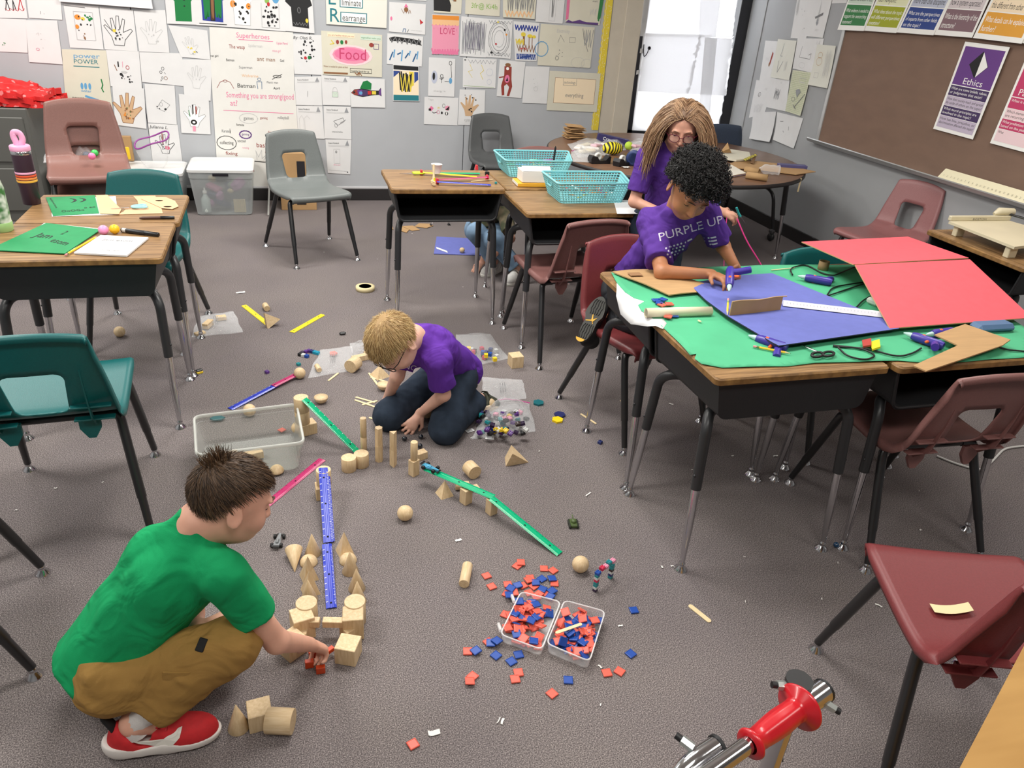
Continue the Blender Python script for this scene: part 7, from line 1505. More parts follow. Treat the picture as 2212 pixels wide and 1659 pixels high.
MB().tube([(0, -.01, .02), (.003, .01, .06), (.004, .02, .10)], [.009, .004, .0055], 8, flat=.3).build('spoon', STK, t); MB().box((.003, -.012, .03), (.008, .004, .02), b=.001).build('yellow_tab', mat('tab_yellow', (240, 214, 30), .5), t)
t = thing('dowel_stick', 'thin pale dowel on the far desk with a blue bead', 'stick', PA(1040, 390, .003)); a = PA(1062, 388, .003)-PA(1040, 390, .003); MB().tube([-a*1.0, a*1.1], .0022, 8).build('dowel', STK, t)
t = thing('blue_cube', 'tiny teal cube at the front of the far desk', 'block', PA(1071, 397)); MB().box((0, 0, .005), (.012, .01, .01), b=.001).build('cube', BC['teal'], t)
o = MB().box((0, 0, .009), (.024, .014, .018), b=.002).build('binder_block', BC['black']); o.location = PA(1052, 378); tag(o, 'small black clip at the right end of the yellow ruler', 'clip')
# ---- left desks
def bottle():
    t = thing('water_bottle', 'plum insulated bottle with striped bands and a pink handle lid', 'bottle', on(70, 440)); z = 0; M_ = mat('bottle_plum', (60, 40, 52), .35, metal=.2); s = 1.0
    MB().lathe([(.030, 0), (.0335, .003), (.0345, .07), (.037, .085), (.037, .205), (.036, .208)], 32).build('bottle_body', M_, t)
    for z0, c, n in((.128, (236, 168, 200), 'pink'), (.116, (226, 84, 44), 'orange'), (.105, (236, 140, 66), 'amber'), (.094, (240, 180, 70), 'gold')): MB().lathe([(.0372, z0), (.0378, z0+.001), (.0378, z0+.0075), (.0372, z0+.0085)], 32).build('band', mat('band_'+n, c, .5), t)
    MB().lathe([(.0365, .206), (.037, .208), (.037, .219), (.036, .220)], 32).build('steel_ring', CHROME, t)
    PKM = mat('pink_plastic', (236, 168, 204), .4); lid = MB().lathe([(.037, .220), (.038, .222), (.038, .238), (.034, .242), (.0001, .242)], 32).build('lid', PKM, t)
    MB().tube(fillet([(-.006, 0, .240), (-.016, .004, .275), (-.012, .004, .292), (.010, .004, .290), (.018, .003, .262), (.006, 0, .240)], .014, 5), .0075, 8, flat=1.6).build('carry_loop', PKM, lid); return t
bottle()
t = thing('patterned_bottle', 'white bottle with green leafy pattern at the left edge', 'bottle', on(6, 498)); PT = mat('bottle_leaf', (226, 228, 218), .4, rgb2=(64, 116, 60), vscale=38, vdetail=1)
MB().lathe([(.034, 0), (.037, .004), (.038, .03), (.037, .035)], 32).build('boot', mat('boot_green', (166, 206, 136), .5), t); MB().lathe([(.036, .034), (.0365, .16), (.030, .19), (.026, .2)], 32).build('bottle_body', PT, t); MB().lathe([(.027, .2), (.028, .202), (.028, .228), (.02, .234), (.0001, .234)], 32).build('cap', mat('cap_dark', (50, 62, 52), .5), t)
GRC = mat('green_card', (20, 134, 78), .7, var=.04, vscale=30)
def sheet(name, label, cat, q, z, m, th=.001, warp=0, seed=1, nu=10, base=None):
    P = [G(u, v, z) for u, v in q]; nz = smoothnoise(seed, 6, 5)
    def f(u, v, o): p = P[0]*(1-u)*(1-v)+P[1]*u*(1-v)+P[2]*u*v+P[3]*(1-u)*v; return p+Vector((0, 0, o+warp*(.5+.5*nz(u, v))))
    b = MB().slab(f, nu, nu, th); o = b.build(name, m); 
    if o.data.polygons[0].normal.z < 0: o.data.flip_normals()
    return tag(o, label, cat), f
def top_text(par, f, th, items, name='lettering'):
    b = MB(); mats = []
    for s_, u0, v0, du, dv, c in items:
        V, F = text_geo(s_); mx_ = max(v[0] for v in V); m = ink(c)
        if m not in mats: mats.append(m)
        b.add([f(u0+v[0]/mx_*du[0]+v[1]*dv[0], v0+v[0]/mx_*du[1]+v[1]*dv[1], th+.0008) for v in V], F, mats.index(m))
    b.build(name, mats, par)
PAPW = PAPERS['w']
sheet('paper_sheet', 'white sheet peeking out under the near green folder', 'paper', [(96, 482), (212, 494), (150, 546), (10, 540)], DZ+.001, PAPW)
o, f = sheet('folder', 'green folder with handwriting on the near left desk', 'folder', [(100, 483), (218, 497), (140, 549), (-25, 541)], DZ+.003, GRC, .003)
top_text(o, f, .003, [('Jam', .22, .50, (.26, .02), (.02, -.22), 'k'), ('2', .52, .34, (.05, .0), (.02, -.2), 'k'), ('esom', .55, .62, (.3, .1), (.03, -.2), 'k')])
o, f = sheet('notepad', 'white printed notepad beside the yellow pencil', 'notepad', [(218, 511), (321, 516), (274, 555), (160, 549)], DZ+.002, PAPW, .006)
top_text(o, f, .006, [('Jam esom', .18, .30, (.6, 0), (.02, -.14), 'g'), ('learning journal', .42, .82, (.35, 0), (.01, -.08), 'g'), ('- - - - - - - -', .1, .92, (.7, 0), (.0, -.06), 'f')])
def pencil(label, a, b, c=(236, 196, 40)):
    t = thing('pencil', label, 'pencil', a); d = Vector(b)-Vector(a); l = d.length; X = align((0, 0, 0), d)
    MB().tube([(0, 0, .018), (0, 0, l-.018)], .0036, 6, smooth=False, X=X).build('barrel', mat('pencil_'+str(c), c, .45), t); MB().lathe([(.0036, l-.018), (.0009, l-.003)], 6, X=X).build('wood_tip', STK, t); MB().lathe([(.0009, l-.003), (.0001, l)], 6, X=X).build('lead', ink('k'), t)
    MB().lathe([(.0038, .010), (.0038, .018)], 10, X=X).build('ferrule', mat('ferrule', (120, 140, 90), .35, metal=.8), t); MB().lathe([(.003, 0), (.0035, .001), (.0035, .010)], 10, X=X).build('eraser', mat('eraser_pink', (224, 140, 146), .8), t); return t
pencil('yellow pencil between the green folder and notepad', on(141, 551, DZ+.006), on(210, 511, DZ+.006))
for u, v, c, n in((225, 507, (240, 150, 196), 'pink'), (249, 505, (246, 190, 30), 'yellow')):
    o = MB().sphere((0, 0, .0185), .0185, 24).build('plastic_ball', mat('ball_'+n, c, .35)); o.location = on(u, v); tag(o, n+' plastic ball on the near left desk', 'ball')
t = thing('marker', 'thick black marker lying behind the notepad', 'marker', on(263, 497, DZ+.009)); d = on(343, 507, DZ+.009)-on(263, 497, DZ+.009); X = align((0, 0, 0), d); l = d.length
MB().lathe([(.0085, 0), (.009, .001), (.009, l*.62), (.0075, l*.63)], 16, X=X).build('barrel', mat('marker_black', (26, 26, 30), .4), t); MB().lathe([(.0085, l*.64), (.0085, l-.002), (.007, l)], 16, X=X).build('cap', mat('marker_cap', (18, 18, 20), .3), t); MB().lathe([(.0091, .004), (.0091, .02)], 16, X=X).build('label_band', mat('band_grey', (190, 190, 190), .4), t)
t = thing('marker', 'brown pen with black cap on the farther left desk', 'marker', on(301, 471, DZ+.006)); d = on(377, 470, DZ+.006)-on(301, 471, DZ+.006); X = align((0, 0, 0), d); l = d.length
MB().lathe([(.003, 0), (.006, .012), (.0062, l*.62)], 14, X=X).build('barrel', mat('pen_brown', (84, 56, 46), .45), t); MB().lathe([(.0068, l*.6), (.0068, l-.002), (.005, l)], 14, X=X).build('cap', mat('marker_cap', (18, 18, 20), .3), t)
sheet('paper_sheet', 'white sheet under the drawn green card', 'paper', [(110, 430), (250, 424), (255, 464), (112, 468)], DZ+.001, PAPW)
o, f = sheet('green_card', 'green card covered with black doodles on the farther left desk', 'card', [(99, 427), (205, 422), (214, 461), (115, 467)], DZ+.0025, GRC, .0012)
top_text(o, f, .0012, [('83838383', .10, .05, (.05, .55), (-.05, .02), 'k'), ('OoOGo', .2, .85, (.5, -.02), (.0, -.14), 'k'), ('o eo', .7, .72, (.25, -.02), (.0, -.12), 'k'), ('))', .45, .3, (.35, 0), (.0, -.25), 'k')])
PCH = mat('peach_card', (222, 174, 136), .75, var=.03, vscale=20)
def flat_poly(name, label, cat, pts, z, th, m, holes=(), miE=None):
    P = [G(u, v, z) for u, v in pts]; n = len(P); c = P[0]; b = MB(); b.prism([(p.x, p.y) for p in P], z, z+th); return tag(b.build(name, m), label, cat)
flat_poly('peach_card', 'peach paper cutout under the blue scissors', 'paper', [(207, 422), (232, 421), (242, 432), (262, 452), (257, 463), (216, 462)], DZ+.0045, .0008, PCH)
flat_poly('peach_card', 'peach paper sheet with a curved cut on the farther left desk', 'paper', [(288, 424), (335, 423), (345, 438), (352, 461), (249, 464), (266, 458), (272, 452), (300, 447), (297, 434)], DZ+.001, .0008, PCH)
b = MB(); 
cen = on(352, 438, DZ+.004)
def mask_shape(u, v): return G(u, v, DZ+.003)
ot = [(305, 430), (330, 426), (358, 426), (378, 434), (386, 446), (372, 452), (350, 450), (330, 441)]; P = [mask_shape(*q) for q in ot]; tag(MB().prism([(p.x, p.y) for p in P], DZ+.003, DZ+.0038).build('peach_mask', PCH), 'peach paper mask shape with two eye holes', 'paper'); M_ = bpy.data.objects['peach_mask']
for (u, v) in((344, 434), (362, 447)): e = mask_shape(u, v); MB().lathe([(.016, .0004), (.0001, .0004)], 18, sx=1, sy=.55, X=Matrix.Translation(e+Vector((0, 0, .0012)))).build('eye_hole', mat('hole_shadow', (150, 112, 70), .8), M_)
t = thing('scissors', 'light blue handled scissors on the farther left desk', 'scissors', on(282, 449, DZ+.006), .1); LBM = mat('handle_blue', (150, 210, 220), .4)
MB().add([(-.075, -.01, 0), (-.005, -.006, 0), (-.005, .006, 0), (-.075, -.01, .002), (-.005, -.006, .002), (-.005, .006, .002)], [(0, 2, 1), (3, 4, 5), (0, 1, 4, 3), (1, 2, 5, 4), (2, 0, 3, 5)]).build('blade', CHROME, t)
for q, a0 in((-1, -.1), (1, .45)): r_ = [(.035*math.cos(a0)+.030*math.cos(a)*math.cos(a0)-.012*math.sin(a)*math.sin(a0), .035*math.sin(a0)*1.0+.030*math.cos(a)*math.sin(a0)+.012*math.sin(a)*math.cos(a0), .004) for a in[2*PI*i/16 for i in range(17)]]; MB().tube(r_, .0045, 6, caps=False).build('handle', LBM, t)

# ---- green covered desks
GP = mat('green_paper', (72, 170, 124), .75, var=.06, vscale=6)
def torn_sheet(name, label, cat, outline, z, m, warp=.004, seed=2, droop=None, n=46):
    """irregular paper: outline in the photo at height z, filled and crumpled, draped"""
    P = [G(u, v, z) for u, v in outline]; bm = bmesh.new(); vs_ = [bm.verts.new((p.x, p.y, z)) for p in P]; fa = bm.faces.new(vs_); bmesh.ops.triangulate(bm, faces=[fa])
    for _ in range(5):
        es = [e for e in bm.edges if e.calc_length() > .04]
        if es: bmesh.ops.subdivide_edges(bm, edges=es, cuts=1); bmesh.ops.triangulate(bm, faces=[f_ for f_ in bm.faces if len(f_.verts) > 3])
    nz = smoothnoise(seed, 10, 26)
    for v in bm.verts:
        k = .5+.5*nz(v.co.x, v.co.y); v.co.z += warp*max(0, k)**1.5
        if droop: v.co.z += droop(v.co)
    for f_ in bm.faces: f_.smooth = True
    bmesh.ops.recalc_face_normals(bm, faces=bm.faces)
    if sum(f_.normal.z for f_ in bm.faces) < 0: bmesh.ops.reverse_faces(bm, faces=bm.faces)
    bmesh.ops.solidify(bm, geom=list(bm.faces), thickness=.0006); me = bpy.data.meshes.new(name); bm.to_mesh(me); bm.free(); me.materials.append(m); return tag(obj(name, me), label, cat)
dr = lambda co: -.12*max(0, 1.128-co.x)**1.0-.9*max(0, 1.10-co.x)
torn_sheet('white_paper', 'white underside paper hanging over the left side of the green covered desks', 'paper', [(1332, 606), (1345, 612), (1400, 655), (1440, 700), (1432, 712), (1400, 696), (1366, 676), (1344, 655), (1332, 632)], DZ+.001, PAPW, .006, 5, lambda co: -1.3*max(0, 1.125-co.x))
torn_sheet('green_paper', 'torn green paper covering the grouped desks', 'paper', [(1320, 590), (1400, 583), (1500, 578), (1640, 574), (1740, 573), (1840, 573), (2000, 600), (2130, 655), (2225, 715), (2225, 772), (2130, 778), (2060, 784), (2005, 776), (1990, 784), (1940, 780), (1850, 783), (1760, 785), (1700, 792), (1560, 795), (1515, 787), (1500, 776), (1504, 766), (1490, 768), (1470, 745), (1440, 715), (1412, 690), (1385, 672), (1378, 660), (1392, 652), (1370, 645), (1350, 632), (1332, 612)], DZ+.002, GP, .006, 8, lambda co: -.5*max(0, 1.125-co.x))
BLB = mat('blue_board', (98, 106, 178), .7, var=.04, vscale=30); REDB = mat('red_board', (224, 88, 98), .7, var=.03, vscale=30); CARD = mat('cardboard', (178, 142, 98), .8, var=.06, vscale=8, stretch=(1, 6, 1)); CARDE = mat('cardboard_edge', (196, 160, 112), .85)
def board(name, label, q, m, th=.004, cat='board', edge=None):
    """flat board polygon with photo corners given as (u, v, z)"""
    P = [G(u, v, z) for u, v, z in q]; n = len(P); nr = Vector()
    for i in range(n): a, b = P[i], P[(i+1) % n]; nr += a.cross(b)
    nr.normalize()
    if nr.z < 0: P = P[::-1]; nr = -nr
    T = [p+nr*th for p in P]; b = MB().add(T, [tuple(range(n))]).add(P, [tuple(range(n-1, -1, -1))], 0 if edge is None else 1).add(P+T, [(i, (i+1) % n, n+(i+1) % n, n+i) for i in range(n)], 0 if edge is None else 1)
    return tag(b.build(name, [m] if edge is None else [m, edge]), label, cat)
DKE = mat('board_edge_dark', (40, 42, 60), .8)
board('blue_board', 'large blue board lying on the green paper', [(1487, 614, DZ+.015), (1590, 597, DZ+.015), (1667, 592, DZ+.015), (1790, 642, DZ+.018), (1948, 706, DZ+.022), (1940, 712, DZ+.022), (1682, 749, DZ+.022), (1668, 742, DZ+.022), (1570, 684, DZ+.018), (1524, 650, DZ+.016)], BLB, .004, edge=DKE)
rb_ = thing('red_board', 'red display board folded into a low ridge on the right desks', 'board', (0, 0, 0))
def panel(q, nm):
    P = [G(u, v, z) for u, v, z in q]; nr = (P[1]-P[0]).cross(P[2]-P[0]).normalized(); nr = nr if nr.z > 0 else -nr; n = 4; T = [p+nr*.004 for p in P]
    MB().add(T, [(0, 1, 2, 3)]).add(P, [(3, 2, 1, 0)], 1).add(P+T, [(i, (i+1) % n, n+(i+1) % n, n+i) for i in range(n)], 1).build(nm, [REDB, CARDE], rb_)
panel([(1731, 524, .80), (1961, 513, .80), (2092, 559, .822), (1843, 573, .822)], 'far_panel'); panel([(1846, 574, .820), (2094, 562, .820), (2228, 688, .738), (1921, 711, .738)], 'near_panel')
t_, f = sheet('cardboard_flap', 'torn cardboard flap under the boy\'s elbow', 'cardboard', [(1322, 590), (1412, 585), (1560, 630), (1445, 642)], DZ+.008, CARD, .004, .012, 3)
MB().box((0, 0, 0), (.05, .035, .0006), X=Matrix.Translation(G(1372, 592, DZ+.022))).build('box_print', mat('card_print', (150, 112, 76), .8), t_)
# standing cardboard strip
a, b_, c = G(1576, 682, DZ+.022), G(1688, 671, DZ+.022), None; h_ = .048; ct_ = thing('cardboard_wall', 'upright cardboard strip glued on the blue board', 'cardboard', a); d = b_-a; n_ = Vector((-d.y, d.x, 0)).normalized()
MB().slab(lambda u, v, o: d*u+Vector((0, 0, h_*v))+n_*(o+.006*u*u+.004*math.sin(u*9)*v), 14, 3, .004).build('cardboard_strip', CARD, ct_); MB().tube([d*u/14+Vector((0, 0, h_+.001))+n_*(.006*(u/14)**2+.004*math.sin(u/14*9)+.002) for u in range(16)], .0022, 5).build('torn_edge', CARDE, ct_)
pencil('short yellow pencil glued upright beside the cardboard strip', G(1573, 645, .775), G(1571, 682, DZ+.022), (236, 200, 50))
pencil('yellow pencil lying on green paper below the blue board', on(1627, 748, DZ+.010), on(1709, 764, DZ+.010))
# clear acrylic ruler
t = thing('scale_ruler', 'long white triangular scale ruler on the blue board', 'ruler', G(1690, 657, DZ+.026)); d = G(1916, 683, DZ+.028)-G(1690, 657, DZ+.026); l = d.length; x = d.normalized(); s_ = Vector((0, 0, 1)).cross(x).normalized(); X = Matrix(((x.x, s_.x, 0, 0), (x.y, s_.y, 0, 0), (x.z, s_.z, 1, 0), (0, 0, 0, 1)))
MB().prism([(-.018, 0), (.018, 0), (.004, .014), (-.004, .014)], 0, l, X=X @ Matrix(((0, 0, 1, 0), (1, 0, 0, 0), (0, 1, 0, 0), (0, 0, 0, 1)))).build('ruler_body', mat('ruler_white', (226, 226, 230), .35), t)
tk = MB()
for i in range(1, 31):
    for q in(-1, 1):
        V, F = text_geo(str(i) if q > 0 else '|'); tk.add([X @ Vector((l*i/31+v[0]*.006, q*(.0105)+v[1]*.006*.8-.002, .0085-q*v[1]*.004+.0006*1)) for v in V], F)
o = tk.build('scale_marks', ink('k'), t); o['kind'] = 'stuff'
# rolled paper tube
t = thing('paper_roll', 'cream rolled paper tube on the green paper', 'paper', on(1395, 676, DZ+.018)); d = on(1536, 672, DZ+.018)-on(1395, 676, DZ+.018); X = align((0, 0, 0), d)
MB().lathe([(.0135, .002), (.0160, 0), (.0168, d.length*.5), (.0155, d.length), (.0130, d.length-.002), (.0135, .002)], 24, X=X).build('roll', mat('paper_yellowed', (224, 216, 186), .7), t)
# tiles on table
for i, (u, v, c, lb) in enumerate(((1417, 650, 'b', 'left blue tile by the paper roll'), (1432, 648, 'b', 'blue tile behind the red ones by the paper roll'), (1424, 656, 'b', 'blue tile tucked under the paper roll'), (1446, 658, 'r', 'red tile touching the paper roll'), (1430, 660, 'r', 'small visible red tile behind the paper roll'), (1443, 685, 'r', 'red tile in front of the paper roll'), (1456, 683, 'b', 'blue tile in front of the paper roll'))):
    tile(c, on(u, v, DZ+.008+.003*(i % 2)), i*.5, lb, 'tiles on the green paper')
# glue guns
GB = mat('glue_blue', (62, 48, 150), .35); GO = mat('glue_orange', (232, 100, 40), .45); GT = mat('glue_tip', (176, 206, 202), .35)
def glue_gun(label, X):
    t = thing('glue_gun', label, 'glue gun'); t.matrix_world = X
    MB().tube([(0, 0, 0), (.012, 0, 0), (.085, 0, 0), (.10, 0, 0)], [.012, .0155, .0150, .012], 14).build('barrel', GB, t); MB().tube([(.10, 0, 0), (.112, 0, 0), (.128, 0, 0)], [.009, .0075, .0025], 12).build('nozzle', GT, t)
    MB().tube(fillet([(.022, 0, -.006), (.018, 0, -.03), (.004, 0, -.068)], .02), [.0125]*8, 10).build('handle', GB, t); MB().box((.045, 0, -.020), (.010, .009, .022), b=.003).build('trigger', GO, t); MB().box((.066, 0, .0), (.016, .0315, .014), b=.004).build('vent', GO, t); return t
def frame(o, x, zup):
    x = Vector(x).normalized(); z = Vector(zup); z = (z-x*z.dot(x)).normalized(); y = z.cross(x); return Matrix(((x.x, y.x, z.x, o[0]), (x.y, y.y, z.y, o[1]), (x.z, y.z, z.z, o[2]), (0, 0, 0, 1)))
p = G(1578, 580, .835); tip = G(1573, 662, .765); glue_gun('blue glue gun held upright by the curly haired boy', frame(p, tip-p, (-.25, .95, .15)))
p = on(1797, 610, DZ+.020); q = on(1712, 594, DZ+.020); glue_gun('blue glue gun lying by the cardboard roll', frame(p, q-p, (-.2, -.9, .1)))
p = on(2038, 748, DZ+.02); q = on(1962, 722, DZ+.02); glue_gun('blue glue gun in front of the red board', frame(p, q-p, (.2, .9, -.1)))
p = on(2060, 716, DZ+.016); q = on(2010, 722, DZ+.016); glue_gun('blue glue gun half hidden under the bent cardboard', frame(p, q-p, (.1, .9, .1)))
p = on(1700, 752, DZ+.012); q = on(1615, 724, DZ+.012); glue_gun('dark blue glue gun mostly under the blue board', frame(p, q-p, (.1, .9, .1)))
t = thing('cardboard_roll', 'short brown cardboard roll standing at the back of the green paper', 'cardboard', on(1776, 585, DZ)); MB().lathe([(.019, 0), (.021, 0), (.021, .042), (.019, .042), (.019, 0)], 24).build('roll', mat('roll_brown', (150, 122, 86), .8), t)
t = thing('black_scissors', 'black handled scissors on the green paper', 'scissors', on(1765, 768, DZ+.010), .1)
for q in(0, 1): r_ = [(q*.040+.024*math.cos(a)*1.0, -.004*q+.013*math.sin(a)+.006*math.cos(a), .003) for a in[2*PI*i/18 for i in range(19)]]; MB().tube(r_, .0045, 6, caps=False).build('handle', mat('scissor_black', (22, 22, 24), .4), t)
MB().tube([(.02, .014, .002), (.01, .05, .002), (0, .10, .001)], [.005, .004, .001], 6, flat=.4).build('blade', CHROME, t)
CBL = mat('cord_black', (20, 20, 22), .5)
def cord(label, pts, r=.003, m=CBL, cat='cord'): return tag(MB().tube(fillet(pts, .05, 6), r, 7).build('cord', m), label, cat)
T_ = DZ+.010
cord('black glue gun cord looping near the front of the green paper', [on(1800, 748, T_), on(1860, 752, T_), on(1895, 768, T_), on(1870, 778, T_), on(1830, 770, T_), on(1810, 750, T_+.006)])
cord('black cord running along the front edge to the glue gun', [on(1800, 746, T_), on(1880, 754, T_), on(1940, 772, T_), on(1975, 762, T_), on(1990, 752, T_)])
cord('black cord running from the far glue gun under the red board', [on(1712, 594, T_), on(1705, 580, T_), on(1740, 570, T_), on(1775, 590, T_), on(1800, 596, T_), on(1850, 575, T_), on(1880, 570, T_)])
cord('upper of the thin black cords crossing between the boards', [on(1785, 640, T_), on(1798, 620, T_), on(1860, 610, T_), on(1920, 604, T_)])
cord('lower of the thin black cords crossing between the boards', [on(1785, 640, T_), on(1830, 625, T_), on(1880, 608, T_), on(1930, 596, T_)]); cord('black cord bending down to the power strip', [on(1848, 666, T_), on(1865, 648, T_), on(1900, 630, T_+.004), on(1940, 625, T_)])
cord('black cord at the right end of the green paper', [on(2130, 740, T_), on(2170, 755, T_), on(2225, 760, T_)])
t = thing('power_strip', 'white power strip end showing under the red board', 'power strip', on(1895, 656, DZ+.004), .3); MB().box((0, 0, .013), (.085, .05, .026), b=.008).build('strip_body', mat('strip_white', (206, 212, 202), .45), t); MB().box((-.02, 0, .0262), (.018, .012, .001)).build('outlet', ink('g'), t)
tag(MB().box((0, 0, .012), (.16, .06, .03), b=.012).build('pencil_case', mat('case_blue', (82, 112, 148), .5)), 'slate blue pencil case under the edge of the red board', 'case').location = on(2140, 712, DZ+.004)
flat_poly('bent_cardboard', 'L shaped piece of tan cardboard at the right desks', 'cardboard', [(2018, 725), (2084, 702), (2182, 736), (2165, 748), (2060, 784), (2000, 804), (1972, 792), (2060, 752), (2068, 748)], DZ+.03, .004, CARD)
board('clear_bag_card', 'small yellow plastic piece in front of the blue board', [(1880, 742, DZ+.012), (1900, 736, DZ+.02), (1902, 752, DZ+.02), (1884, 758, DZ+.012)], mat('yellow_piece', (232, 214, 40), .5), .006, 'piece'); board('red_piece', 'small red plastic piece beside the yellow one', [(1862, 738, DZ+.012), (1882, 734, DZ+.018), (1882, 748, DZ+.018), (1864, 752, DZ+.012)], mat('red_piece', (176, 64, 56), .5), .006, 'piece')
stick(on(1666, 584, DZ+.008), on(1716, 579, DZ+.008), 'thin pale stick at the back of the green paper', .005); stick(on(1508, 692, DZ+.009), on(1514, 696, DZ+.009), 'broken stick bit on the green paper', .008)
tag(MB().slab(lambda u, v, o: FRCH[0]+Matrix.Rotation(FRCH[1], 3, 'Z') @ Vector((.02+.10*u, -.02+.02*math.sin(u*2)+.028*v, .428+o)), 8, 2, .0006).build('tape_strip', mat('tape_cream', (222, 206, 160), .6)), 'strip of cream masking tape on the maroon chair seat', 'tape')
# paper cutter
pc = thing('paper_cutter', 'cream guillotine paper cutter on the desk by the wall', 'paper cutter', (0, 0, 0)); CP = mat('cutter_cream', (216, 206, 176), .45, var=.03)
zt_ = DZ+.065; A_ = [G(2050, 478, zt_), G(2172, 474, zt_), G(2330, 520, zt_), G(2192, 533, zt_)]; pr = [(p.x, p.y) for p in A_]
MB().prism(pr, zt_-.012, zt_).build('cutting_bed', CP, pc)
MB().box(((A_[0].x+A_[1].x)/2+.01, (A_[0].y+A_[1].y)/2, zt_+.012), ((A_[1]-A_[0]).length, .02, .024), b=.003).build('paper_guide', CP, pc)
for p in(A_[0]*.9+A_[2]*.1, A_[3]*.9+A_[1]*.1): MB().box((p.x, p.y, (DZ+zt_-.012)/2), (.05, .03, zt_-.012-DZ), b=.003).build('foot', CP, pc)
MB().tube([A_[1]+Vector((.0, 0, .03)), A_[2]+Vector((0, 0, .03))], .006, 8).build('blade', mat('blade_dark', (70, 72, 74), .3, metal=.8), pc)
MB().tube([A_[1]+Vector((-.09, .0, .03)), A_[1]+Vector((-.06, 0, .042)), A_[1]+Vector((.03, 0, .04))], [.008, .02, .018], 12).build('handle', CP, pc)
b = MB(); V, F = text_geo('BOSTON'); b.add([Vector(((A_[0].x+A_[1].x)/2-.06+v[0]*.022, A_[0].y-.0115, zt_+.008+v[1]*.014)) for v in V], F).build('brand_text', ink('k'), pc)
# ------------------------------------------------------------------ tub, bags, bins, craft table clutter and foreground pieces
MILK = film('milky_tub', (220, 224, 220), fac=.16, rough=.3, tint=(236, 238, 234), edge=.3); MILKR = film('milky_rim', (232, 234, 228), fac=.35, rough=.3)
def tub(name, label, R_, h, zb, mats=(MILK, MILKR), taper=.88, cat='tub', lid=False, r=.03):
    c = sum(R_, Vector())/4; O = Vector((c.x, c.y, zb)); t = thing(name, label, cat, O); R_ = [Vector((p.x-c.x, p.y-c.y, 0)) for p in R_]
    def ring(s, z, rr, k=5):
        P = [p*s for p in R_]; out = []
        for i in range(4):
            p, a, d = P[i], P[i-1], P[(i+1) % 4]; e0 = (a-p).normalized(); e1 = (d-p).normalized()
            for j in range(k+1): t_ = j/k; q = (p+e0*rr)*(1-t_)**2+p*2*t_*(1-t_)+(p+e1*rr)*t_*t_; out.append(Vector((q.x, q.y, z)))
        return out
    L_ = [ring(taper*.97, .001, r), ring(taper, .006, r), ring(.97, h*.82, r), ring(.985, h*.83, r), ring(1, h, r)]; n = len(L_[0]); b = MB()
    for A, B_ in zip(L_[:-1], L_[1:]): b.add(A+B_, [(i, (i+1) % n, n+(i+1) % n, n+i) for i in range(n)], 0, True)
    b.add(L_[0], [tuple(range(n-1, -1, -1))]); b.build('tub_body', mats[0], t); MB().tube(L_[-1]+[L_[-1][0]], .005, 8, caps=False, flat=1.5).build('rim', mats[1], t)
    if lid:
        b = MB(); q = [ring(1.02, h-.012, r), ring(1.02, h+.006, r), ring(.97, h+.012, r), ring(.90, h+.008, r)]
        for A, B_ in zip(q[:-1], q[1:]): b.add(A+B_, [(i, (i+1) % n, n+(i+1) % n, n+i) for i in range(n)], 0, True)
        b.add(q[-1], [tuple(range(n))]); b.build('lid', mats[1], t)
    return t, O
tub('plastic_tub', 'empty looking clear plastic tub on the carpet beside the green boy', [G(u, v, .125) for u, v in((419, 901), (641, 874), (657, 957), (424, 985))], .125, .001)
for lb, kind, a, (u, v), rz in(('wooden ball at the right end inside the plastic tub', 'sph', (.024,), (643, 935), 0), ('half ball lying inside the plastic tub near the boy', 'dome', (.026,), (598, 1018), 0), ('wooden prism lying inside the plastic tub', 'box', (.07, .03, .03), (548, 990), .3), ('small wooden block inside the plastic tub', 'box', (.03, .03, .02), (505, 985), .1)): blk(kind, a, lb, G(u, v, .008), rz)
tile('r', G(609, 930, .008), .7, 'red tile lying inside the plastic tub', 'loose red tiles on the carpet')
tag(MB().prism([(.03*math.cos(k*PI/3), .018*math.sin(k*PI/3)) for k in range(6)], 0, .006).build('hexagon_tile', mat('hex_teal', (16, 96, 104), .35)), 'teal piece lying at the back of the plastic tub', 'tile').location = G(470, 905, .008)

